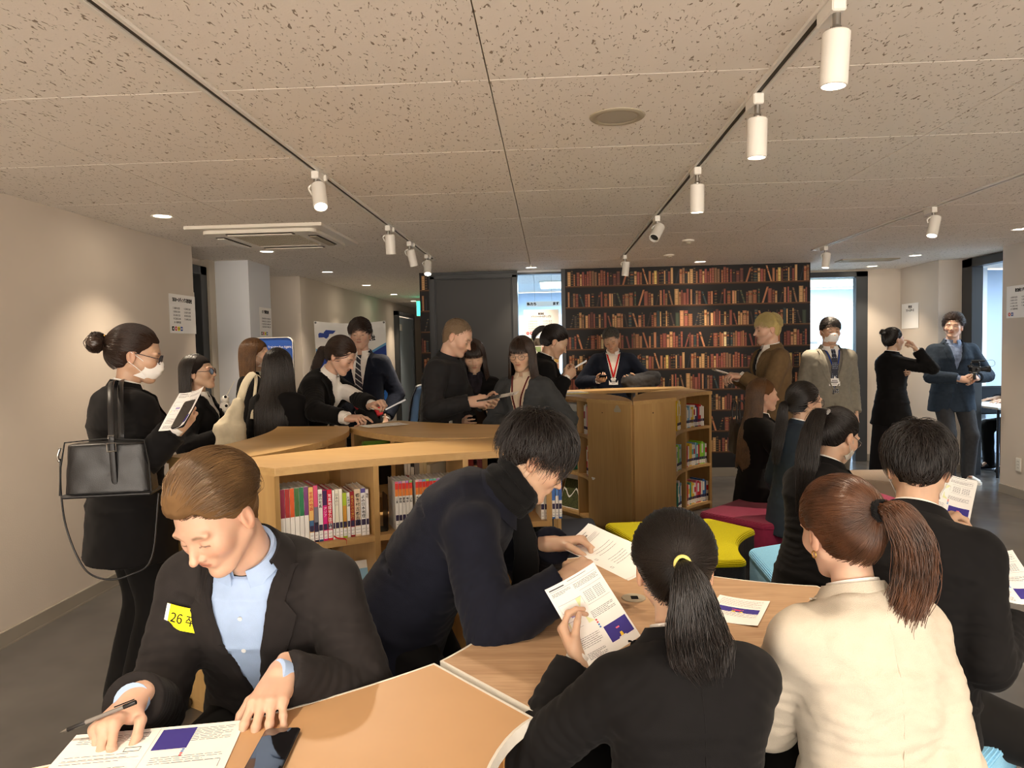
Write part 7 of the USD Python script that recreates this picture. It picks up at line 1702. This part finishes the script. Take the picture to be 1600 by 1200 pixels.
obj('camera_body', box((-.055, -.06, .0), (.055, .06, .085), .012), 'plastic_black', t); obj('lens_barrel', tubepath([(0, .055, .042), (0, .10, .042), (0, .15, .042)], [.034, .033, .038], 20), 'plastic_black', t, smooth=40); obj('lens_hood', tubepath([(0, .14, .042), (0, .185, .042)], [.040, .046], 20), 'rubber_black', t, smooth=40); obj('viewfinder', box((-.025, -.085, .06), (.025, -.02, .10), .008), 'plastic_black', t); obj('top_handle', tubepath(catmull([(0, -.04, .085), (0, -.04, .13), (0, .05, .135), (0, .055, .085)], 14), .010, 10), 'plastic_black', t, smooth=True); obj('microphone', tubepath([(.03, -.05, .155), (.03, .11, .155)], .012, 12), 'rubber_black', t, smooth=True); obj('flip_screen', box((-.13, -.035, .01), (-.06, -.028, .07), .003), 'phone_black', t); obj('hand_grip', tubepath([(0, 0, 0), (0, 0, -.10)], .017, 14), 'plastic_black', t, smooth=True); obj('side_handle', tubepath(catmull([(.055, .0, .04), (.10, .0, .05), (.10, .0, -.04)], 10), .009, 8), 'metal_dark', t, smooth=True); obj('cable', tubepath(catmull([(.03, .10, .155), (.02, .22, .16), (.0, .24, .09), (0, .13, .06)], 20), .0025, 6), 'rubber_black', t, smooth=True); obj('mount_plate', box((-.03, -.03, -.012), (.03, .03, .002), .002), 'metal_grey', t)

# behind the rear bookcase and the middle group
r_ = Person('older grey-haired man in a navy jacket with a red lanyard and phone', (.68, 7.72), 176, 1.72, 'm', head=(-8, 30, 4), lean=8, h=.014, hh=.0055, skin=TAN_, seed=18, face=dict(open=.3, brow=(.10, .09, .08)),
            R=dict(w=(.50, 7.44, 1.14), d=(.4, -.8, .1), n=(.2, .4, .8), curl='pinch', pole=(-1, .2, -.8)), L=dict(w=(.88, 7.46, 1.14), d=(-.5, -.6, 0), n=(-.3, .4, .6), curl='relaxed', pole=(1, .2, -.8)), build=1.05)
r_.body(); r_.jacket('suit_navy', vq=.30, vw=.085, hem=.08); r_.trousers('trouser_grey'); r_.shoes(); r_.hair_short('hair_grey', 1500, .010, .03, front=.066, flow='back', lift=.010, width=.002, jitter=.3); r_.lanyard('lanyard_red', q_end=.50, width=.008)
phone('dark smartphone in the hand of the man with the red lanyard', (.535, 7.36, 1.165), (1, .1, .0), (0, -.85, .5)); 
t = thing('folded_coat', 'dark grey coat folded over the arm of the man with the red lanyard', 'coat', (.93, 7.42, 1.10)); cf = Field((-.26, -.22, -.22), (.26, .22, .18), .012); cf.add(cone((-.12, -.02, .03), (.14, .06, .05), .075, .085), .03); cf.add(cone((-.10, -.06, -.08), (.10, .0, -.08), .05, .055), .05); obj('coat_body', ripple(ripple(cf.mesh(), .022, 9, 4, (1, .4, 2)), .008, 26, 3), 'trouser_grey', t, smooth=True)

s_ = Person('woman in a black jacket with a short ponytail tapping a pale phone', (-.07, 5.45), -84, 1.70, 'f', head=(0, 32, 0), lean=6, h=.014, hh=.0055, skin=LIGHT, seed=19, face=dict(open=.35, nose=1.0),
            R=dict(w=(.12, 5.28, 1.27), d=(.6, .2, .5), n=(-.3, .9, .2), curl='pinch', pole=(-.1, -.5, -1)), L=dict(w=(.10, 5.44, 1.26), d=(.7, -.2, .4), n=(-.2, -.8, .2), curl='grip', pole=(-.1, .5, -1)))
s_.body(); s_.jacket('suit_black', vq=.45, hem=.08); s_.trousers('trouser_black'); s_.shoes(); tie = s_.hair_pulled('hair_black', (0, -.98, .22), 1800, .014, width=.002); s_.bundle('hair_black', [tie, tie + s_.ldir((-.03, 0, -.012)), tie + s_.ldir((-.07, 0, -.045)), tie + s_.ldir((-.09, 0, -.10))], [.012, .018, .018, .006], 300, .002, sub=16)
phone('pale smartphone held by the woman with the short ponytail', (.21, 5.34, 1.355), (.1, 1, .1), (.80, 0, .45), 'phone_white')

u__ = Person('woman in a grey cardigan with glasses, fringe and a maroon lanyard', (-.17, 4.78), 158, 1.585, 'f', head=(4, 12, 0), h=.013, hh=.005, skin=LIGHT, seed=20, face=dict(open=.55),
             R=dict(w=(-.22, 4.60, 1.00), d=(.6, -.4, -.2), n=(0, 1, 0), curl='relaxed', pole=(-1, .2, -.6)), L=dict(w=(-.06, 4.57, .99), d=(-.6, -.3, -.2), n=(0, 1, 0), curl='relaxed', pole=(1, .3, -.6)), build=1.06)
u__.body(); u__.jacket('cardigan_grey', vq=.10, vw=.075, shirt='shirt_beige', lapel=False, hem=.06, rip=.006, collar=False, t=.018); u__.trousers('trouser_black'); u__.shoes(); u__.glasses('glasses_metal', r=.024); u__.hair_long('hair_darkbrown', .20, 1500, .002, (0, .3), 52, .014, bangs=True); u__.lanyard('lanyard_maroon', q_end=.30, card='lanyard_maroon', width=.005)

v_ = Person('woman with brown hair and a fringe beside the cropped-haired man', (-.545, 5.18), 188, 1.58, 'f', head=(0, 22, 3), h=.014, hh=.0055, skin=LIGHT, seed=21, face=dict(open=.2),
            L=dict(w=(-.42, 4.76, 1.03), d=(-.2, -.6, .3), n=(-.6, .3, .4), curl='grip', pole=(1, .2, -.8)), R=dict(w=(-.60, 4.80, 1.0), d=(.3, -.5, 0), n=(0, 1, 0), pole=(-1, .2, -.8)))
v_.body(); v_.jacket('knit_black', vq=.45, shirt='blouse_print', lapel=False, collar=False); v_.trousers('trouser_black'); v_.shoes(); v_.hair_long('hair_darkbrown', .30, 1500, .002, (0, .3), 54, .016, bangs=True, spread=1.1)
phone('smartphone held low by the woman with the wavy fringe', (-.455, 4.67, 1.075), (1, .2, .2), (-.1, -.3, .95))

w__ = Person('man with cropped fair hair in a black shirt pointing at a sheet', (-.735, 4.82), -102, 1.74, 'm', head=(0, 30, 0), lean=7, h=.012, hh=.0048, skin=PALE, seed=22, face=dict(open=.35, nose=1.1, brow=(.20, .13, .08), stubble=.15),
             R=dict(w=(-.50, 4.50, 1.165), d=(.9, -.05, .05), n=(0, .7, -.5), curl='pinch', pole=(-.5, -.6, -1)), L=dict(w=(-.44, 4.66, 1.14), d=(.85, -.3, .05), n=(0, -.7, .4), curl='pinch', pole=(-.3, .7, -1)), build=1.05)
w__.body(); w__.coat_or_shirt('shirt_black', 'black_shirt', t=.012, hem=.02, hemw=.96, ts=.004, rip=.007, collar=False); w__.collar('shirt_black', .066, .046, .030, 'shirt_collar', gap=20, point=.03); w__.trousers('trouser_black'); w__.shoes()
w__.hair_short('hair_buzz', 1800, .0035, .010, front=.066, flow='crown', lift=.002, width=.0016, jitter=.3)
bl = w__.nodes[1]; w__.put('belt', ripple(tubepath(bl + np.array([0, 0, .035]) + np.stack([.190 * np.cos(tl), .142 * np.sin(tl), tl * 0], 1), .004, 8, cap=False, ry=.017), .001, 10), 'leather_black', smooth=True); w__.put('trouser_pass', box(np.array([.14, .12, -.02]) + bl, np.array([.20, .126, .09]) + bl, .002), 'plastic_white')
sheet_thing('pale sheet held out by the man in the black shirt', (-.33, 4.50, 1.19), (-.10, -.95, -.10), (.95, -.1, .18), .15, .26, .004, 'form', seed=8)
phone('dark smartphone lying on the sheet held by the man in the black shirt', (-.385, 4.49, 1.187), (-.10, -.95, -.10), (.95, -.1, .18))

# the left group
x_ = Person('dark-haired man in a navy suit and striped tie facing the camera', (-1.60, 6.05), 182, 1.775, 'm', head=(4, 2, 0), h=.013, hh=.005, skin=PALE, seed=23, face=dict(open=.65, nose=1.1, brow=(.03, .02, .015), w=.95), L=dict(w=(-1.385, 5.98, .93), d=(.1, -.15, -1), n=(-1, 0, 0), curl='grip', pole=(.4, .6, 0)), R=dict(w=(-1.56, 5.78, 1.0), d=(.7, -.5, 0), n=(-.3, .2, -.8), curl='grip', pole=(-.6, .5, -.6)))
x_.body(); x_.jacket('suit_navy', vq=.16, vw=.085, hem=.07, tie='necktie_striped'); x_.trousers('trouser_black'); x_.shoes(); x_.hair_short('hair_darkbrown', 1800, .020, .06, front=.058, flow='side', lift=.016, width=.0022, part=.7, jitter=.2, puff=(0, 0, .01))
P = x_.project(x_.chestxy(np.linspace(-.115, -.065, 5)[:, None] + np.zeros((5, 3)), np.repeat(np.array([[.685, .70, .715]]), 5, 0), .016), x_.jm, .004); x_.put('pocket_square', grid_sheet(P, .002), 'shirt_white')
x_.put('belt', tubepath(x_.nodes[1] + np.array([0, .0, .03]) + np.stack([.176 * np.cos(tl), .130 * np.sin(tl), tl * 0], 1), .004, 8, cap=False, ry=.018), 'belt_maroon', smooth=True); bk_ = x_.nodes[1] + np.array([0, .134, .03]); x_.put('belt_buckle', tubepath(bk_ + np.array([(-.022, 0, -.016), (.022, 0, -.016), (.022, 0, .016), (-.022, 0, .016), (-.022, 0, -.016)]), .003, 6, cap=False), 'gold')
t = thing('jacket_bundle', 'bundle of black and red outerwear below the belt of the man with the striped tie', 'jacket', (-1.47, 5.72, 1.0)); cf = Field((-.2, -.2, -.2), (.2, .2, .18), .012); cf.add(ell((0, 0, 0), (.11, .08, .10)), .03); cf.add(ell((.03, -.03, -.09), (.09, .06, .08)), .04); obj('black_cloth', ripple(cf.mesh(), .016, 14, 2), 'coat_black', t, smooth=True)
obj('red_lining', ripple(tubepath(catmull([(-.09, -.05, .05), (-.02, -.07, .095), (.06, -.06, .07), (.11, -.05, -.02)], 20), .02, 12, ry=.03), .006, 30, 3), 'jacket_red', t, smooth=True)

y_ = Person('woman in a black cardigan and white blouse pointing at a sheet', (-1.60, 4.66), -104, 1.70, 'f', head=(3, 34, 0), lean=26, side=0, h=.012, hh=.0048, skin=PALE, seed=24, face=dict(open=.25, nose=1.1), up=-.03,
            R=dict(w=(-1.20, 4.16, 1.105), d=(.93, -.12, .02), n=(.1, .2, -1), curl='point', pole=(-1, -.4, -.4)), L=dict(w=(-1.02, 4.30, 1.14), d=(.6, -.4, .2), n=(-.3, .2, -.9), curl='grip', pole=(.2, .8, -.7)))
y_.body(); y_.jacket('knit_black', vq=.14, vw=.062, shirt='shirt_white', lapel=False, collar=False, sleeve_end=.86); y_.trousers('trouser_black'); y_.shoes()
for kk in 'R': a_, e__, w_2 = y_.arm[kk]; dd_ = unit(w_2 - e__); y_.put('turned_cuff', tubepath([w_2 - dd_ * .055, w_2 - dd_ * .05, w_2 + dd_ * .006, w_2 + dd_ * .004], [.034, .040, .039, .030], 20), 'shirt_white', smooth=50)
tie = y_.hair_pulled('hair_darkbrown', (0, -.85, -.50), 2400, .012, width=.0018); y_.bundle('hair_darkbrown', [tie, tie + y_.ldir((-.03, .02, -.02)), tie + y_.ldir((-.06, .03, -.09)), tie + y_.ldir((-.10, .03, -.19)), tie + y_.ldir((-.14, .02, -.20))], [.016, .026, .026, .018, .006], 500, .002)
sheet_thing('leaflet lying on the bookcase top under the pointing finger', (-.95, 4.04, 1.0735), (.6, -.8, 0), (.8, .6, 0), .148, .25, .001, 'form', seed=9); phone('dark smartphone tilted in the left hand of the pointing woman', (-.92, 4.22, 1.175), (.2, -.9, .1), (.85, .2, .42))
t = thing('bag_chain', 'chain-patterned shoulder strap of the woman leaning on the bookcase', 'bag strap', (-1.60, 4.66, 0)); obj('strap', tubepath(catmull([(.16, -.19, 1.33), (.20, -.22, 1.28), (.22, -.23, 1.2), (.20, -.22, 1.10)], 24), .003, 8, ry=.010), 'scarf_black', t, smooth=True)
t = thing('side_chair', 'back edge of a dark chair behind the man in the black shirt', 'chair', (-.98, 5.15, 0)); obj('backrest', ripple(tubepath(catmull([(0, 0, .62), (-.03, 0, .80), (.0, 0, 1.12), (.04, 0, 1.24)], 16), .015, 12, ry=np.linspace(.2, .16, 16), up=(0, 1, 0)), .001, 9), 'plastic_black', t, smooth=True); obj('seat', box((.0, -.22, .44), (.42, .22, .48), .015), 'plastic_black', t); [obj('leg', cyl((x0, y0, 0), (x0, y0, .45), .012, n=10), 'metal_grey', t) for x0 in (.03, .39) for y0 in (-.19, .19)]; obj('back_post', cyl((0, 0, .44), (0, 0, .7), .014, n=10), 'metal_grey', t)

z_ = Person('woman with straight black hair to her waist, her back turned', (-1.675, 4.33), -12, 1.53, 'f', head=(0, 4, 0), h=.014, hh=.0055, skin=LIGHT, seed=25)
z_.body(); z_.jacket('suit_black', vq=.45); z_.trousers('trouser_black'); z_.shoes(); z_.hair_long('hair_black', .52, 2200, .002, (0, .2), 60, .014, back_off=.05, spread=1.15)
t = thing('tote_bag', 'cream canvas tote bag with a bow on the arm of the woman with waist-long hair', 'bag', (-1.90, 4.15, 0)); bm = Field((-.16, -.16, .72), (.16, .16, 1.26), .012); bm.add(eseg((0, 0, .78), (0, .0, 1.08), (1, 0, 0), (1, 0, 0), (0, 1, 0), (0, 1, 0), .12, .085, .07, .05, 3.0), .01); bm.add(cone((.0, 0, 1.06), (.04, .02, 1.2), .07, .035), .04); obj('bag_body', ripple(ripple(bm.mesh(), .016, 9, 5, (2, 1, .6)), .006, 30, 2), 'tote_cream', t, smooth=True)
obj('strap', tubepath(catmull([(.02, .03, 1.12), (.06, .10, 1.32), (.10, .16, 1.36), (.08, .12, 1.10)], 20), .006, 8, ry=.026), 'tote_cream', t, smooth=True); obj('bow', cat_meshes([trimesh.creation.icosphere(2, .022).apply_scale([1.2, .5, .8]).apply_translation([-.13 + s * .02, -.03, .98]) for s in (-1, 1)] + [tubepath([(-.13, -.035, .98), (-.12, -.04, .93)], .008, 8)]), 'ribbon_pink', t, smooth=True)
t = thing('charm', 'small spotted white charm hanging beside the cream bag', 'charm', (-2.00, 4.32, 1.17)); obj('charm_body', ripple(trimesh.creation.icosphere(3, .035), .008, 30, 2), 'shirt_white', t, smooth=True); obj('charm_head', trimesh.creation.icosphere(2, .024).apply_translation([.0, -.01, .05]), 'shirt_white', t, smooth=True); [obj('charm_spot', trimesh.creation.icosphere(1, .009).apply_translation(q_), 'ink_black', t) for q_ in ((.015, -.03, .01), (-.02, -.025, -.01), (.01, -.025, .065))]; obj('charm_cord', tubepath([(0, 0, .06), (.05, .02, .16)], .002, 6), 'tote_cream', t)

aa = Person('woman with long brown hair, face mask and a pale shoulder strap', (-2.12, 5.05), -72, 1.615, 'f', head=(0, 0, 0), h=.014, hh=.0055, skin=LIGHT, seed=26, face=dict(open=.6))
aa.body(); aa.jacket('suit_black', vq=.45, shirt='shirt_white'); aa.trousers('trouser_black'); aa.shoes(); aa.hair_long('hair_brown', .34, 1600, .002, (0, .35), 84, .014, spread=1.05); aa.mask('mask_beige')
aa.put('bag_strap', tubepath(catmull([aa.sh['R'] + [-.01, .07, -.12], aa.sh['R'] + [-.03, .05, .07], aa.sh['R'] + [-.03, -.04, .075], aa.sh['R'] + [0, -.11, -.10], aa.sh['R'] + [.02, -.10, -.4]], 30), .004, 8, ry=.016), 'tote_cream', smooth=True)
ab = Person('woman with glasses and dark hair looking up to the right by the left doorway', (-2.17, 4.32), -84, 1.50, 'f', head=(0, -6, 0), h=.014, hh=.0055, skin=LIGHT, seed=27, face=dict(open=.6), R=dict(w=(-1.95, 4.15, 1.02), d=(.4, .3, -.6), n=(-.5, 0, -.5), pole=(-.6, -.6, -.6)))
ab.body(); ab.jacket('suit_black', vq=.45, hem=.10); ab.trousers('trouser_black'); ab.shoes(); ab.glasses('glasses_dark', r=.025); ab.hair_long('hair_black', .30, 1700, .002, (0, .35), 96, .015, spread=1.1, curve=(0, -.35, .25))

# the woman standing at the left
ac = Person('woman in a black coat with a low bun, glasses and mask', (-1.755, 2.86), -44, 1.64, 'f', head=(-22, 14, 0), lean=2, h=.0085, hh=.0036, skin=TAN_, seed=28, face=dict(open=.5),
            R=dict(w=(-1.41, 2.62, 1.22), d=(.50, -.10, .55), n=(-.30, .75, .3), curl='pinch', pole=(.3, -.7, -1)), build=1.10)
ac.body(); ac.jacket('coat_black', vq=.45, hem=.10, t=.022, ts=.006, rip=.006, hemw=1.12); ac.trousers('trouser_black', flare=1.7, t=.034); ac.shoes(); ac.mask(); ac.glasses('glasses_dark', r=.024)
tie = ac.hair_pulled('hair_darkbrown', (0, -.98, -.10), 2600, .014, width=.0016); bmf = Field(tie - .10, tie + .10, .006, .04); ct = tie - ac.hf[1] * .028 - ac.hf[2] * .004
for k in range(3):
    an = k * 2.1; q0 = ct + ac.hf[0] * .022 * math.cos(an) + ac.hf[2] * .020 * math.sin(an); bmf.add(ell(q0, (.030, .030, .028)), .012)
ac.put('hair_bun', ripple(bmf.mesh(), .005, 50, 3, (1, 1, 2)), 'hair_darkbrown', smooth=True)
tp = np.linspace(0, 1, 12); rb = np.random.default_rng(5); sw = []
for k in range(260):
    a0 = rb.uniform(0, 6.28); ax_ = unit(ac.hf[1] + rb.normal(size=3) * .5); u1 = unit(np.cross(ax_, [.2, .3, 1])); u2 = np.cross(ax_, u1); rr = rb.uniform(.030, .045); th_ = a0 + tp * 2.6; sw.append(ct + rr * (np.cos(th_)[:, None] * u1 + np.sin(th_)[:, None] * u2))
ac.cur('bun_strands', np.array(sw), .0016 * np.ones(12), 'hair_darkbrown'); ac.put('hair_claw', tubepath(tie + ac.hf[1] * .0 + ac.hf[2] * .03 + np.linspace(-.02, .02, 6)[:, None] * ac.hf[0], .004, 8), 'gold', smooth=True)
sheet_thing('leaflet in the hand of the woman with the low bun', (-1.335, 2.535, 1.30), (.60, -.20, .12), (.42, .25, .45), .125, .18, .010, 'page', seed=10)
phone('dark smartphone held against the leaflet by the woman with the low bun', (-1.318, 2.512, 1.285), (.60, -.20, .12), (.42, .25, .45), w=.062, h=.128)
t = thing('shoulder_bag', 'black leather shoulder bag with long handles on the woman with the low bun', 'bag', (-1.635, 2.57, 0), 12)
bm = Field((-.22, -.13, .96), (.22, .13, 1.26), .008); bm.add(eseg((0, 0, 1.00), (0, 0, 1.18), (1, 0, 0), (1, 0, 0), (0, 1, 0), (0, 1, 0), .150, .135, .065, .048, 5.0), .01); obj('bag_body', ripple(bm.mesh(), .004, 14, 3), 'leather_black', t, smooth=True)
obj('bag_base', box((-.155, -.062, .985), (.155, .062, 1.0), .006), 'leather_black', t)
obj('piping', tubepath(np.array([(-.155, -.064, 1.0), (-.15, -.058, 1.1), (-.135, -.052, 1.19), (0, -.052, 1.2), (.135, -.052, 1.19), (.15, -.058, 1.1), (.155, -.064, 1.0)]), .003, 6), 'rubber_black', t, smooth=True)
for y0 in (-.058, .04):
    obj('handle', tubepath(catmull([(.03, y0, 1.02), (.03, y0 - .012, 1.17), (.03, y0 - .01, 1.22), (.01, y0 + .05, 1.33), (-.02, y0 + .14, 1.385), (-.05, y0 + .26, 1.395), (-.04, y0 + .34, 1.30)], 40), .003, 8, ry=.011), 'leather_black', t, smooth=True)
obj('strap_ring', tubepath([(.015, -.074, 1.155), (.045, -.074, 1.155), (.045, -.074, 1.185), (.015, -.074, 1.185), (.015, -.074, 1.155)], .0028, 6, cap=False), 'metal_grey', t); obj('strap_ring', tubepath([(.02, -.072, 1.20), (.04, -.072, 1.20), (.04, -.072, 1.212), (.02, -.072, 1.212), (.02, -.072, 1.20)], .003, 6, cap=False), 'metal_grey', t)
obj('clasp', tubepath(catmull([(-.160, -.03, 1.17), (-.168, -.035, 1.14), (-.160, -.04, 1.12)], 10), .005, 8), 'metal_grey', t, smooth=True); obj('long_strap', tubepath(catmull([(-.162, -.03, 1.13), (-.165, -.03, 1.0), (-.155, -.02, .86), (-.10, -.03, .72), (-.02, -.05, .68), (.06, -.05, .69), (.13, -.02, .74), (.16, .0, .98)], 50), .0035, 8), 'leather_black', t, smooth=True)

# glimpsed in the side room
ad = Person('person in a navy top seated at the table in the blue-lit room', (5.42, 8.42), 105, 1.70, 'm', sit=.45, lean=14, head=(0, 25, 0), h=.014, hh=.006, skin=LIGHT, seed=29, R=dict(w=(5.15, 8.55, .80), d=(-.9, 0, -.1), n=(0, 0, -1), curl='flat'), L=dict(w=(5.13, 8.30, .80), d=(-.9, .1, -.1), n=(0, 0, -1), curl='flat'))
ad.body(); ad.coat_or_shirt('coat_navy', 'sweater', t=.014, collar=False); ad.trousers('trouser_black'); ad.shoes(); ad.hair_short('hair_black', 700, .016, .05, flow='fringe', width=.003)
t = thing('yellow_leaflet', 'yellowish folder lying on the rear bookcase top', 'leaflet', (.20, 6.55, 1.071), 20); obj('folder_cover', box((-.13, -.09, 0), (.13, .09, .008), .001), 'tie_yellow', t); obj('folder_pages', box((-.12, -.085, .008), (.125, .085, .011)), 'paper_white', t)
t = thing('tablet', 'dark tablet lying on the magenta stool beside the seated women', 'tablet', (1.62, 4.86, .4225), 10); obj('tablet_body', box((-.10, -.07, 0), (.10, .07, .008), .003), 'phone_black', t); obj('screen', box((-.092, -.062, .008), (.092, .062, .0085)), 'phone_glass', t)
